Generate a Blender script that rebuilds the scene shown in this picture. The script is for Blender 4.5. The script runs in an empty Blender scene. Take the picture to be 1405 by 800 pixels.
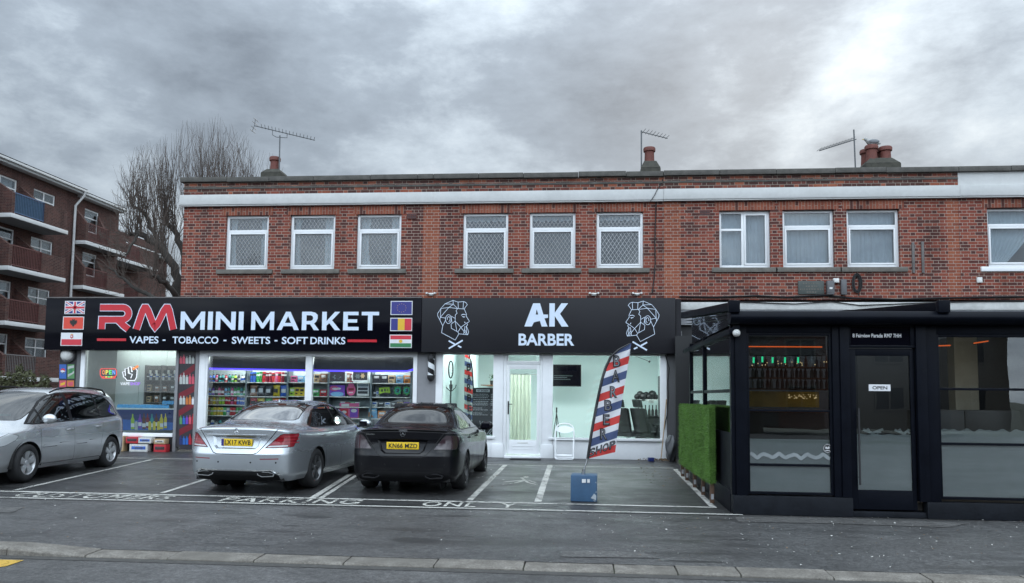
import bpy, bmesh, math, random
from math import radians, sin, cos, pi
from mathutils import Vector, Matrix
from mathutils.bvhtree import BVHTree
RND = random.Random(11)
SC = bpy.context.scene
COL = SC.collection
# ---------------------------------------------------------------- camera model (measured from the photograph)
F_, CX, CY, ROLL, EYE = 1070.0, 702.5, 462.0, 0.0107, 1.5
PITCH = math.atan((543.0 - CY) / F_)
YAW = math.atan(94.5 / F_ * cos(PITCH))
CAMROT = Matrix.Rotation(YAW, 3, 'Z') @ Matrix.Rotation(pi / 2 + PITCH, 3, 'X') @ Matrix.Rotation(ROLL, 3, 'Z')
CAMLOC = Vector((0, 0, EYE))
YW = 19.1                                     # facade plane of the parade


def ray(px, py):
    return CAMROT @ Vector(((px - CX) / F_, -(py - CY) / F_, -1.0))


SLOPE = .015                                  # the forecourt falls gently from the shops to the road


def GZ(y):
    return -SLOPE * (YW - min(y, YW))


def G(px, py, z=None, dz=0.0):
    """pixel to ground (the sloping forecourt, or a level plane z)"""
    d = ray(px, py)
    if z is None:
        t = (-SLOPE * YW + dz - EYE) / (d.z - SLOPE * d.y)
    else:
        t = (z - EYE) / d.z
    return CAMLOC + d * t


def P(px, py, Y):
    d = ray(px, py)
    return CAMLOC + d * (Y / d.y)


def XZ(px, py, Y):
    p = P(px, py, Y)
    return p.x, p.z


def PX(px, py, X):
    d = ray(px, py)
    return CAMLOC + d * (X / d.x)


# ---------------------------------------------------------------- materials
M = {}


class NT:
    """small helper to write node trees"""
    def __init__(s, name):
        s.m = bpy.data.materials.new(name)
        s.m.use_nodes = True
        s.t = s.m.node_tree
        s.t.nodes.clear()
        s.out = s.t.nodes.new('ShaderNodeOutputMaterial')

    def n(s, typ, **kw):
        nd = s.t.nodes.new('ShaderNode' + typ)
        for k, v in kw.items():
            if hasattr(nd, k):
                setattr(nd, k, v)
            else:
                nd.inputs[k].default_value = v
        return nd

    def l(s, a, b):
        s.t.links.new(a, b)

    def math(s, op, a, b=None, c=None):
        nd = s.t.nodes.new('ShaderNodeMath')
        nd.operation = op
        for i, v in enumerate((a, b, c)):
            if v is None:
                continue
            if isinstance(v, (int, float)):
                nd.inputs[i].default_value = v
            else:
                s.l(v, nd.inputs[i])
        return nd.outputs[0]

    def mix(s, fac, a, b, mode='MIX'):
        nd = s.t.nodes.new('ShaderNodeMix')
        nd.data_type = 'RGBA'
        nd.blend_type = mode
        for i, v in ((0, fac), (6, a), (7, b)):
            if isinstance(v, (int, float)):
                nd.inputs[i].default_value = v
            elif isinstance(v, tuple):
                nd.inputs[i].default_value = (*v[:3], 1)
            else:
                s.l(v, nd.inputs[i])
        return nd.outputs[2]

    def ramp(s, fac, *stops):
        nd = s.t.nodes.new('ShaderNodeValToRGB')
        cr = nd.color_ramp
        while len(cr.elements) < len(stops):
            cr.elements.new(.5)
        for e, (p, c) in zip(cr.elements, stops):
            e.position = p
            e.color = (*c, 1) if isinstance(c, tuple) else (c, c, c, 1)
        s.l(fac, nd.inputs[0])
        return nd.outputs[0]

    def noise(s, vec, scale, detail=4, rough=.55, dist=0.0):
        nd = s.n('TexNoise', Scale=scale, Detail=detail, Roughness=rough, Distortion=dist)
        if vec is not None:
            s.l(vec, nd.inputs['Vector'])
        return nd.outputs[0]

    def pos(s):
        return s.n('NewGeometry').outputs['Position']

    def obj(s):
        return s.n('TexCoord').outputs['Object']

    def princ(s, **kw):
        nd = s.n('BsdfPrincipled')
        for k, v in kw.items():
            i = nd.inputs[k]
            if isinstance(v, (int, float)):
                i.default_value = v
            elif isinstance(v, tuple):
                i.default_value = (*v[:3], 1)
            else:
                s.l(v, i)
        return nd

    def bump(s, h, strength=.3, dist=.01):
        nd = s.n('Bump', Strength=strength, Distance=dist)
        s.l(h, nd.inputs['Height'])
        return nd.outputs[0]

    def done(s, shader, key=None):
        s.l(shader.outputs[0] if hasattr(shader, 'outputs') else shader, s.out.inputs[0])
        M[key or s.m.name] = s.m
        return s.m


def pm(name, col, rough=.6, metal=0.0, var=.18, scale=6.0, bump=0.0, spec=.5, emit=None, estr=1.0, coat=0.0, world=False):
    """plain procedural surface with a little uneven colour and roughness"""
    t = NT(name)
    v = t.pos() if world else t.obj()
    n1 = t.noise(v, scale, 5, .6)
    n2 = t.noise(v, scale * 7, 3, .6)
    f = t.math('ADD', t.math('MULTIPLY', n1, .7), t.math('MULTIPLY', n2, .3))
    lo = tuple(c * (1 - var) for c in col)
    hi = tuple(min(1, c * (1 + var)) for c in col)
    c = t.ramp(f, (.3, lo), (.7, hi))
    kw = {'Base Color': c, 'Metallic': metal, 'Specular IOR Level': spec}
    kw['Roughness'] = t.math('ADD', rough - .08, t.math('MULTIPLY', n1, .16))
    if bump:
        kw['Normal'] = t.bump(n2, bump, .01)
    if emit:
        kw['Emission Color'] = emit
        kw['Emission Strength'] = estr
    if coat:
        kw['Coat Weight'] = coat
        kw['Coat Roughness'] = .03
    return t.done(t.princ(**kw))


def glass(name, tint=(.75, .8, .8), refl=.06, rough=0.0, trans=1.0):
    """window glass: clear (tinted) with a fresnel reflection of the street"""
    t = NT(name)
    tr = t.n('BsdfTransparent')
    tr.inputs[0].default_value = (*tint, 1)
    gl = t.n('BsdfGlossy', Roughness=rough)
    gl.inputs[0].default_value = (1, 1, 1, 1)
    lw = t.n('LayerWeight', Blend=.2)
    wob = t.noise(t.pos(), 1.3, 2, .5)
    t.l(t.bump(wob, .05, .02), gl.inputs['Normal'])
    fac = t.math('MINIMUM', t.math('ADD', refl, t.math('MULTIPLY', lw.outputs['Fresnel'], .85)), .92)
    if trans < 1:
        df = t.n('BsdfDiffuse')
        df.inputs[0].default_value = (.01, .012, .013, 1)
        m0 = t.n('MixShader', Fac=trans)
        t.l(df.outputs[0], m0.inputs[1])
        t.l(tr.outputs[0], m0.inputs[2])
        tr = m0
    mx = t.n('MixShader')
    t.l(fac, mx.inputs[0])
    t.l(tr.outputs[0], mx.inputs[1])
    t.l(gl.outputs[0], mx.inputs[2])
    return t.done(mx)


def emis(name, col, s):
    t = NT(name)
    e = t.n('Emission', Strength=s)
    e.inputs[0].default_value = (*col, 1)
    return t.done(e)


# ---------------------------------------------------------------- objects
ORG = {}


def tag(o, label=None, cat=None, group=None, kind=None):
    if label:
        o['label'] = label
    if cat:
        o['category'] = cat
    if group:
        o['group'] = group
    if kind:
        o['kind'] = kind
    return o


def thing(name, loc, label, cat, group=None, rz=0.0):
    o = bpy.data.objects.new(name, None)
    o.empty_display_size = .1
    COL.objects.link(o)
    o.location = loc
    o.rotation_euler = (0, 0, rz)
    ORG[o.name] = Vector(loc)
    return tag(o, label, cat, group)


def link(name, me, parent=None, loc=None):
    o = bpy.data.objects.new(name, me)
    COL.objects.link(o)
    if parent is not None:
        o.parent = parent
    if loc is not None:
        o.location = loc
    return o


def copy_tree(o, parent=None, first=True):
    c = o.copy()
    COL.objects.link(c)
    if parent is not None:
        c.parent = parent
    for ch in list(o.children):
        copy_tree(ch, c, False)
    return c


class MB:
    """collects shapes and links them as ONE mesh object"""
    def __init__(s):
        s.v, s.f, s.mi, s.cur = [], [], [], 0
        s.tf = None

    def mat(s, i):
        s.cur = i
        return s

    def add(s, vs, fs):
        b = len(s.v)
        for v in vs:
            v = Vector(v)
            s.v.append(s.tf @ v if s.tf is not None else v)
        for f in fs:
            s.f.append(tuple(b + i for i in f))
            s.mi.append(s.cur)
        return s

    def box(s, x0, x1, y0, y1, z0, z1, rz=0.0, piv=None):
        vs = [Vector((x, y, z)) for x in (x0, x1) for y in (y0, y1) for z in (z0, z1)]
        if rz:
            c = Vector(piv or ((x0 + x1) / 2, (y0 + y1) / 2, 0))
            R_ = Matrix.Rotation(rz, 3, 'Z')
            vs = [R_ @ (v - c) + c for v in vs]
        return s.add(vs, [(0, 1, 3, 2), (4, 6, 7, 5), (0, 4, 5, 1), (2, 3, 7, 6), (0, 2, 6, 4), (1, 5, 7, 3)])

    def obox(s, o, ax, ay, az):
        """box from corner o and three edge vectors"""
        o, ax, ay, az = Vector(o), Vector(ax), Vector(ay), Vector(az)
        vs = [o + ax * i + ay * j + az * k for i in (0, 1) for j in (0, 1) for k in (0, 1)]
        return s.add(vs, [(0, 1, 3, 2), (4, 6, 7, 5), (0, 4, 5, 1), (2, 3, 7, 6), (0, 2, 6, 4), (1, 5, 7, 3)])

    def poly(s, pts):
        return s.add(pts, [tuple(range(len(pts)))])

    def prism(s, pts, d):
        """polygon (3d points) extruded by vector d"""
        d = Vector(d)
        n = len(pts)
        pts = [Vector(p) for p in pts]
        fs = [tuple(range(n))[::-1], tuple(range(n, 2 * n))]
        fs += [(i, (i + 1) % n, n + (i + 1) % n, n + i) for i in range(n)]
        return s.add(pts + [p + d for p in pts], fs)

    def tube(s, path, r, n=8, cap=True):
        path = [Vector(p) for p in path]
        rs = r if isinstance(r, (list, tuple)) else [r] * len(path)
        vs, fs = [], []
        up = None
        for i, p in enumerate(path):
            a = path[max(0, i - 1)]
            b = path[min(len(path) - 1, i + 1)]
            t = (b - a).normalized() if (b - a).length > 1e-9 else Vector((0, 0, 1))
            if up is None:
                up = t.orthogonal().normalized()
            up = (up - t * up.dot(t))
            up = up.normalized() if up.length > 1e-6 else t.orthogonal().normalized()
            w = t.cross(up)
            for k in range(n):
                a_ = 2 * pi * k / n
                vs.append(p + (up * cos(a_) + w * sin(a_)) * rs[i])
        for i in range(len(path) - 1):
            for k in range(n):
                k2 = (k + 1) % n
                fs.append((i * n + k, i * n + k2, (i + 1) * n + k2, (i + 1) * n + k))
        if cap:
            fs.append(tuple(range(n))[::-1])
            fs.append(tuple((len(path) - 1) * n + k for k in range(n)))
        return s.add(vs, fs)

    def lathe(s, prof, c=(0, 0, 0), axis='z', n=24, closed=False, a0=0.0, a1=2 * pi):
        """prof: list of (radius, height along axis)"""
        c = Vector(c)
        vs, fs = [], []
        full = abs(a1 - a0 - 2 * pi) < 1e-6
        m = n if full else n + 1
        for r, h in prof:
            for k in range(m):
                a = a0 + (a1 - a0) * k / n
                x, y = r * cos(a), r * sin(a)
                vs.append(c + Vector({'z': (x, y, h), 'y': (x, h, y), 'x': (h, x, y)}[axis]))
        L = len(prof)
        for i in range(L if closed else L - 1):
            j = (i + 1) % L
            for k in range(m if full else n):
                k2 = (k + 1) % m
                fs.append((i * m + k, i * m + k2, j * m + k2, j * m + k))
        return s.add(vs, fs)

    def ball(s, c, r, n=12, m=8, sc=(1, 1, 1)):
        prof = [(max(1e-4, sin(pi * i / m)), -cos(pi * i / m)) for i in range(m + 1)]
        c = Vector(c)
        vs, fs = [], []
        for rr, h in prof:
            for k in range(n):
                a = 2 * pi * k / n
                vs.append(c + Vector((rr * cos(a) * sc[0], rr * sin(a) * sc[1], h * sc[2])) * r)
        for i in range(m):
            for k in range(n):
                k2 = (k + 1) % n
                fs.append((i * n + k, i * n + k2, (i + 1) * n + k2, (i + 1) * n + k))
        return s.add(vs, fs)

    def sheet(s, fn, nu, nv):
        vs = [fn(i / nu, j / nv) for j in range(nv + 1) for i in range(nu + 1)]
        fs = [(j * (nu + 1) + i, j * (nu + 1) + i + 1, (j + 1) * (nu + 1) + i + 1, (j + 1) * (nu + 1) + i) for j in range(nv) for i in range(nu)]
        return s.add(vs, fs)

    def build(s, name, mats, parent=None, smooth=None, bevel=0.0, seg=2, fix=True, org=None):
        if not isinstance(mats, (list, tuple)):
            mats = [mats]
        o0 = Vector((0, 0, 0))
        if parent is not None:
            o0 = ORG.get(parent.name, o0)
        elif org is not None:
            o0 = Vector(org)
        me = bpy.data.meshes.new(name)
        me.from_pydata([v - o0 for v in s.v], [], s.f)
        for m in mats:
            me.materials.append(M[m] if isinstance(m, str) else m)
        me.polygons.foreach_set('material_index', s.mi)
        if fix or bevel:
            bm = bmesh.new()
            bm.from_mesh(me)
            bmesh.ops.recalc_face_normals(bm, faces=bm.faces)
            if bevel:
                bm.edges.ensure_lookup_table()
                es = [e for e in bm.edges if len(e.link_faces) == 2 and e.calc_face_angle(0) > .6]
                bmesh.ops.bevel(bm, geom=es, offset=bevel, segments=seg, profile=.6, affect='EDGES', clamp_overlap=True)
            bm.to_mesh(me)
            bm.free()
        if smooth or bevel:
            me.polygons.foreach_set('use_smooth', [True] * len(me.polygons))
            me.set_sharp_from_angle(angle=radians(smooth or 35))
        me.update()
        o = link(name, me, parent)
        ORG[o.name] = Vector(o0)
        if parent is None and org is not None:
            o.location = o0
        return o


# ---------------------------------------------------------------- lettering and flat marks
_TC = {}


def text2d(s, bold=0.0, space=1.0):
    """(verts, faces, (xmin, ymin, xmax, ymax)) of a line of text"""
    key = (s, bold, space)
    if key in _TC:
        return _TC[key]
    cu = bpy.data.curves.new('tmp', 'FONT')
    cu.body = s
    cu.size = 1
    cu.offset = bold
    cu.space_character = space
    cu.resolution_u = 4
    ob = bpy.data.objects.new('tmp', cu)
    COL.objects.link(ob)
    dg = bpy.context.evaluated_depsgraph_get()
    me = bpy.data.meshes.new_from_object(ob.evaluated_get(dg))
    vs = [v.co.copy() for v in me.vertices]
    fs = [tuple(p.vertices) for p in me.polygons]
    bpy.data.objects.remove(ob)
    bpy.data.curves.remove(cu)
    bpy.data.meshes.remove(me)
    if not vs:
        vs, fs = [Vector((0, 0, 0))], []
    bb = (min(v.x for v in vs), min(v.y for v in vs), max(v.x for v in vs), max(v.y for v in vs))
    _TC[key] = (vs, fs, bb)
    return _TC[key]


def put_text(mb, s, fn, u0, u1, v0, v1, bold=0.0, shear=0.0, space=1.0):
    """fit a line of text in the rectangle u0..u1, v0..v1; fn(u, v) gives the 3d point"""
    vs, fs, bb = text2d(s, bold, space)
    w = max(1e-6, bb[2] - bb[0])
    h = max(1e-6, bb[3] - bb[1])
    pts = []
    for v in vs:
        a = (v.x - bb[0]) / w
        b = (v.y - bb[1]) / h
        pts.append(fn(u0 + (u1 - u0) * a + shear * (b - .5), v0 + (v1 - v0) * b))
    mb.add(pts, fs)


def stroke2d(path, w):
    """polyline thickened to a strip with mitred joints: left and right point lists"""
    pts = [Vector(p) for p in path]
    closed = (pts[0] - pts[-1]).length < 1e-6
    L, Rr = [], []
    n = len(pts)
    for i, p in enumerate(pts):
        a = pts[i - 1] if i else (pts[-2] if closed else None)
        b = pts[i + 1] if i < n - 1 else (pts[1] if closed else None)
        d1 = (p - a).normalized() if a is not None else None
        d2 = (b - p).normalized() if b is not None else None
        d1 = d1 or d2
        d2 = d2 or d1
        t = d1 + d2
        t = t.normalized() if t.length > 1e-6 else d1
        nr = Vector((-t.y, t.x))
        k = max(.45, abs(nr.dot(Vector((-d1.y, d1.x)))))
        L.append(p + nr * (w / 2 / k))
        Rr.append(p - nr * (w / 2 / k))
    return L, Rr


_SK = [0]


def put_stroke(mb, path, w, fn):
    _SK[0] = (_SK[0] + 1) % 24
    off = Vector((0, -.00022 * _SK[0], 0))
    f0 = fn
    fn = lambda u, v: Vector(f0(u, v)) + off
    L, Rr = stroke2d(path, w)
    for i in range(len(L) - 1):
        o2 = Vector((0, -.00005 * (i % 9), 0))
        mb.poly([fn(*Rr[i]) + o2, fn(*Rr[i + 1]) + o2, fn(*L[i + 1]) + o2, fn(*L[i]) + o2])


def put_poly(mb, pts, fn):
    mb.poly([fn(*p) for p in pts])


def arc(cx, cy, rx, ry, a0, a1, n=12):
    return [(cx + rx * cos(radians(a0 + (a1 - a0) * i / n)), cy + ry * sin(radians(a0 + (a1 - a0) * i / n))) for i in range(n + 1)]


# ---------------------------------------------------------------- openings in walls
def wall_grid(mb, x0, x1, z0, z1, holes, pt, reveal=.1, rev_pt=None):
    """flat wall with rectangular holes: pt(x, z, depth) -> point. holes: (xa, xb, za, zb)"""
    xs = sorted({x0, x1, *[h[0] for h in holes], *[h[1] for h in holes]})
    zs = sorted({z0, z1, *[h[2] for h in holes], *[h[3] for h in holes]})
    for i in range(len(xs) - 1):
        for j in range(len(zs) - 1):
            cx, cz = (xs[i] + xs[i + 1]) / 2, (zs[j] + zs[j + 1]) / 2
            if any(h[0] < cx < h[1] and h[2] < cz < h[3] for h in holes):
                continue
            mb.poly([pt(xs[i], zs[j], 0), pt(xs[i + 1], zs[j], 0), pt(xs[i + 1], zs[j + 1], 0), pt(xs[i], zs[j + 1], 0)])
    for a, b, c, d in holes:
        for (p, q) in (((a, c), (b, c)), ((b, c), (b, d)), ((b, d), (a, d)), ((a, d), (a, c))):
            mb.poly([pt(*p, 0), pt(*q, 0), pt(*q, reveal), pt(*p, reveal)])


def frame_bars(mb, x0, x1, z0, z1, w, y0, y1):
    """four butted frame members"""
    mb.box(x0, x0 + w, y0, y1, z0, z1)
    mb.box(x1 - w, x1, y0, y1, z0, z1)
    mb.box(x0 + w, x1 - w, y0, y1, z0, z0 + w)
    mb.box(x0 + w, x1 - w, y0, y1, z1 - w, z1)

_TR = [(.405, .39), (.555, .76), (.705, .39)]
_AL = [(0, 0), (.44, 1), (.555, 1), (.555, .76), (.405, .39), (.555, .39), (.555, .215), (.33, .215), (.24, 0)]
GLYPH = {
    'M': (1.15, [[(0, 0), (0, 1), (.18, 1), (.575, .36), (.965, 1), (1.15, 1), (1.15, 0), (.94, 0), (.94, .60), (.62, .08), (.53, .08), (.21, .59), (.21, 0)]]),
    'I': (.23, [[(0, 0), (0, 1), (.23, 1), (.23, 0)]]),
    'N': (.94, [[(0, 0), (0, 1), (.19, 1), (.72, .36), (.72, 1), (.94, 1), (.94, 0), (.75, 0), (.22, .64), (.22, 0)]]),
    'A': (1.11, [_AL, [(1.11 - x, y) for x, y in _AL]]),
    'R': (.87, [[(0, 0), (0, 1), (.23, 1), (.23, 0)], [(.23, 1), (.46, 1), (.66, .95), (.78, .83), (.79, .64), (.72, .46), (.62, .36), (.46, .315), (.23, .315), (.23, .50), (.44, .50), (.53, .55), (.565, .655), (.53, .76), (.44, .81), (.23, .81)], [(.42, .312), (.615, .352), (.87, 0), (.61, 0)]]),
    'K': (.92, [[(0, 0), (0, 1), (.23, 1), (.23, 0)], [(.23, .50), (.64, 1), (.90, 1), (.50, .54), (.92, 0), (.65, 0), (.36, .385), (.23, .245)]]),
    'E': (.78, [[(0, 0), (0, 1), (.76, 1), (.76, .815), (.23, .815), (.23, .595), (.70, .595), (.70, .415), (.23, .415), (.23, .185), (.78, .185), (.78, 0)]]),
    'T': (.87, [[(.32, 0), (.32, .81), (0, .81), (0, 1), (.87, 1), (.87, .81), (.55, .81), (.55, 0)]]),
}


def put_glyphs(mb, s, fn, u0, u1, v0, v1, gap=.14):
    tot = sum(GLYPH[c][0] for c in s) + gap * (len(s) - 1)
    k = (u1 - u0) / tot
    x = 0
    for c in s:
        wd, polys = GLYPH[c]
        for i, pl in enumerate(polys):
            mb.poly([Vector(fn(u0 + (x + a) * k, v0 + (v1 - v0) * b)) + Vector((0, -.0003 * i, 0)) for a, b in pl])
        x += wd + gap
# ---------------------------------------------------------------- camera, sky, sun
cam = bpy.data.cameras.new('camera')
cam.sensor_width = 36
cam.lens = 36 * F_ / 1405
cam.shift_y = (CY - 400) / 1405
cam.clip_end = 2000
cam.clip_start = .05
co = bpy.data.objects.new('camera', cam)
COL.objects.link(co)
co.matrix_world = Matrix.Translation(CAMLOC) @ CAMROT.to_4x4()
SC.camera = co

w = bpy.data.worlds.new('World')
SC.world = w
w.use_nodes = True
wt = w.node_tree
wt.nodes.clear()


class WT(NT):
    def __init__(s):
        s.t = wt
        s.out = wt.nodes.new('ShaderNodeOutputWorld')


t = WT()
SUN_EL, SUN_AZ = 24.0, 14.0               # behind the cloud, beyond the parade, right of the view
sky = t.n('TexSky', sky_type='NISHITA', sun_disc=False, sun_elevation=radians(SUN_EL), sun_rotation=radians(SUN_AZ), altitude=20, air_density=1.2, dust_density=2.5)
tc = t.n('TexCoord').outputs['Generated']
sx = t.n('SeparateXYZ')
t.l(tc, sx.inputs[0])
dx, dy, dz = sx.outputs
mpv = t.n('Mapping')
mpv.inputs['Scale'].default_value = (1, 1, 2.1)
mpv.inputs['Location'].default_value = (2.3, .4, 7.7)
t.l(tc, mpv.inputs[0])
v = mpv.outputs[0]
n1 = t.noise(v, 3.0, 9, .56, .12)
n2 = t.noise(v, 8.5, 9, .66, .1)
n3 = t.noise(v, 1.4, 3, .5, .1)
cl = t.math('ADD', t.math('ADD', t.math('MULTIPLY', n1, .54), t.math('MULTIPLY', n2, .26)), t.math('MULTIPLY', n3, .20))


def lobe(px, py, power):
    d = ray(px, py).normalized()
    dt = t.n('VectorMath', operation='DOT_PRODUCT')
    t.l(tc, dt.inputs[0])
    dt.inputs[1].default_value = d
    return t.math('POWER', t.math('MAXIMUM', dt.outputs['Value'], 0.0), power)


# thin bright places in the cloud on the right, dark bellies on the upper left and right of the middle
LIGHT = [(1205, 30, 1300, .03), (1165, 90, 1300, .032), (1112, 150, 1500, .07), (1085, 208, 1800, .11), (1060, 170, 300, .03), (120, 245, 110, .055), (650, 170, 120, .07), (480, 60, 300, .03), (1370, 150, 90, .03)]
SHADE = [(300, 30, 42, .105), (930, 60, 75, .10), (680, 20, 70, .07), (60, 60, 60, .04), (820, 170, 160, .05), (1390, 20, 120, .05), (1290, 60, 260, .06)]
f = t.math('ADD', t.math('MULTIPLY', t.math('SUBTRACT', cl, .5), 1.5), .487)
for px_, py_, pw_, k_ in LIGHT:
    f = t.math('ADD', f, t.math('MULTIPLY', lobe(px_, py_, pw_), k_))
for px_, py_, pw_, k_ in SHADE:
    f = t.math('SUBTRACT', f, t.math('MULTIPLY', lobe(px_, py_, pw_), k_))
ccol = t.ramp(f, (.20, (1.15, 1.37, 1.66)), (.42, (2.05, 2.42, 2.85)), (.54, (3.25, 3.76, 4.25)), (.67, (4.7, 5.2, 5.55)), (.88, (7.6, 7.5, 6.9)))
# overcast luminance rises to the zenith and stays high behind the viewer
zen = t.math('ADD', 1.0, t.math('MULTIPLY', t.math('POWER', t.math('MAXIMUM', dz, 0.0), 1.2), 3.4))
back = t.math('ADD', 1.0, t.math('MULTIPLY', t.math('MAXIMUM', t.math('MULTIPLY', t.math('SUBTRACT', .15, dy), 1.3), 0.0), 2.1))
br = t.math('MULTIPLY', zen, back)
cm = t.n('VectorMath', operation='SCALE')
t.l(ccol, cm.inputs[0])
t.l(br, cm.inputs['Scale'])
mixc = t.mix(.97, sky.outputs[0], cm.outputs[0])
bg = t.n('Background', Strength=.1)
t.l(mixc, bg.inputs[0])
t.l(bg.outputs[0], t.out.inputs[0])

sun = bpy.data.lights.new('sun', 'SUN')
sun.energy = .6
sun.angle = radians(18)
sun.color = (1, .95, .87)
so = bpy.data.objects.new('sun', sun)
COL.objects.link(so)
sd = Vector((sin(radians(SUN_AZ)) * cos(radians(SUN_EL)), cos(radians(SUN_AZ)) * cos(radians(SUN_EL)), sin(radians(SUN_EL))))
so.rotation_euler = sd.to_track_quat('Z', 'Y').to_euler()

vs_ = SC.view_settings
SC.display_settings.display_device = 'sRGB'
vs_.view_transform = 'Standard'
vs_.look = 'None'
vs_.gamma = 1
vs_.use_curve_mapping = False
vs_.exposure = 0.06
SC.cycles.use_denoising = True
SC.cycles.max_bounces = 8
SC.cycles.transparent_max_bounces = 16
SC.cycles.sample_clamp_indirect = 6
SC.cycles.caustics_reflective = False
SC.cycles.caustics_refractive = False
# ---------------------------------------------------------------- road, pavement, forecourt
def asphalt(name, base, agg, wet, crack=0.0, rough=.62, spots=()):
    t = NT(name)
    p = t.pos()
    a = t.noise(p, 1.1, 6, .62, .6)
    b = t.noise(p, 70, 3, .7)
    c_ = t.noise(p, .35, 4, .6)
    sp = t.n('TexVoronoi', Scale=55.0)
    t.l(p, sp.inputs['Vector'])
    grain = t.math('MULTIPLY', t.math('LESS_THAN', sp.outputs['Distance'], .22), .6)
    col = t.ramp(b, (.3, tuple(x * .7 for x in base)), (.7, tuple(x * 1.35 for x in base)))
    col = t.mix(t.math('MULTIPLY', grain, .28), col, agg)
    vg = t.n('TexVoronoi', Scale=2.6)
    t.l(p, vg.inputs['Vector'])
    gum = t.math('LESS_THAN', vg.outputs['Distance'], t.math('MULTIPLY', t.noise(p, 1.7, 2, .5), .085))
    col = t.mix(t.math('MULTIPLY', gum, .55), col, agg)
    md = t.noise(p, 34, 5, .8)
    col = t.mix(1.0, col, t.ramp(md, (.38, .50), (.62, 1.55)), 'MULTIPLY')
    md2 = t.noise(p, 13, 4, .75)
    col = t.mix(1.0, col, t.ramp(md2, (.38, .72), (.62, 1.28)), 'MULTIPLY')
    patch = t.ramp(t.math('ADD', t.math('MULTIPLY', a, .5), t.math('MULTIPLY', c_, .5)), (.38, .62), (.62, 1.25))
    col = t.mix(1.0, col, patch, 'MULTIPLY')
    mp = t.n('Mapping')
    t.l(p, mp.inputs[0])
    mp.inputs['Scale'].default_value = (.55, 2.6, 1)
    st = t.noise(mp.outputs[0], .9, 5, .6, .4)
    stain = t.ramp(st, (.54, 0.0), (.63, 1.0))
    col = t.mix(t.math('MULTIPLY', stain, wet), col, tuple(x * .28 for x in base))
    wetm = None
    if spots:
        sp_ = t.n('SeparateXYZ')
        t.l(p, sp_.inputs[0])
        nd = t.math('MULTIPLY', t.math('SUBTRACT', t.noise(p, 3.5, 4, .6), .5), 1.6)
        for x_, y_, rx_, ry_ in spots:
            ex = t.math('POWER', t.math('DIVIDE', t.math('SUBTRACT', sp_.outputs[0], x_), rx_), 2.0)
            ey = t.math('POWER', t.math('DIVIDE', t.math('SUBTRACT', sp_.outputs[1], y_), ry_), 2.0)
            mk = t.ramp(t.math('ADD', t.math('ADD', ex, ey), nd), (.55, 1.0), (1.0, 0.0))
            wetm = mk if wetm is None else t.math('MAXIMUM', wetm, mk)
        col = t.mix(t.math('MULTIPLY', wetm, .8), col, tuple(x * .22 for x in base))
    if crack:
        vo = t.n('TexVoronoi', Scale=2.6, feature='DISTANCE_TO_EDGE')
        wv = t.n('VectorMath', operation='ADD')
        nn = t.n('TexNoise', Scale=3.0, Detail=4)
        t.l(p, nn.inputs['Vector'])
        t.l(p, wv.inputs[0])
        t.l(nn.outputs['Color'], wv.inputs[1])
        t.l(wv.outputs[0], vo.inputs['Vector'])
        zone = t.ramp(t.noise(p, .28, 2, .5), (.54, 0.0), (.62, 1.0))
        cr = t.math('MULTIPLY', t.math('LESS_THAN', vo.outputs['Distance'], .022), zone)
        col = t.mix(t.math('MULTIPLY', cr, crack), col, tuple(x * .3 for x in base))
    r = t.ramp(t.math('ADD', t.math('MULTIPLY', a, .55), t.math('MULTIPLY', st, .45)), (.38, rough), (.62, rough - .24))
    nb = t.bump(t.math('ADD', b, t.math('MULTIPLY', grain, .6)), .35, .006)
    return t.done(t.princ(**{'Base Color': col, 'Roughness': r, 'Normal': nb, 'Specular IOR Level': .5}))


SPOTS = []
for px_, py_, rx_, ry_ in ((402, 706.5, .22, .05), (432, 709, .25, .10), (400, 721, .13, .05), (378, 728.5, .30, .07), (568, 741, .33, .18), (618, 708, .40, .03), (300, 700, .3, .05), (950, 770, .35, .06), (1010, 740, .25, .05)):
    g_ = G(px_, py_)
    SPOTS.append((g_.x, g_.y, rx_, ry_))
asphalt('road_asphalt', (.070, .068, .066), (.36, .36, .35), .25, rough=.66)
asphalt('pavement_asphalt', (.060, .0585, .057), (.36, .36, .35), .55, crack=.8, rough=.62, spots=SPOTS)
FSP = []
for px_, py_, rx_, ry_ in ((560, 640, .5, .7), (640, 655, .3, .5), (350, 640, .5, .6), (880, 662, .5, .35), (720, 675, .35, .3), (240, 655, .5, .4), (150, 668, .4, .3)):
    g_ = G(px_, py_)
    FSP.append((g_.x, g_.y, rx_, ry_))
asphalt('forecourt_asphalt', (.036, .0355, .0355), (.20, .20, .20), .6, crack=.45, rough=.55, spots=FSP)


KB, KF = G(700, 768.5).y, G(700, 778).y      # back and front edge of the kerb top
YP0, YP1, YP2 = G(700, 699).y, G(700, 690).y, G(806, 640.3).y
ZK = GZ(KF)
ZROAD = ZK - .04


def gsheet(name, x0, x1, y0, y1, z, mat, kind='structure', level=None):
    m = MB()
    ys_ = [y0] + ([YW] if y0 < YW < y1 else []) + [y1]
    for a, b in zip(ys_[:-1], ys_[1:]):
        za, zb_ = (level, level) if level is not None else (GZ(a) + z, GZ(b) + z)
        m.poly([(x0, a, za), (x1, a, za), (x1, b, zb_), (x0, b, zb_)])
    return tag(m.build(name, mat, org=(0, 0, 0)), kind=kind)


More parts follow.
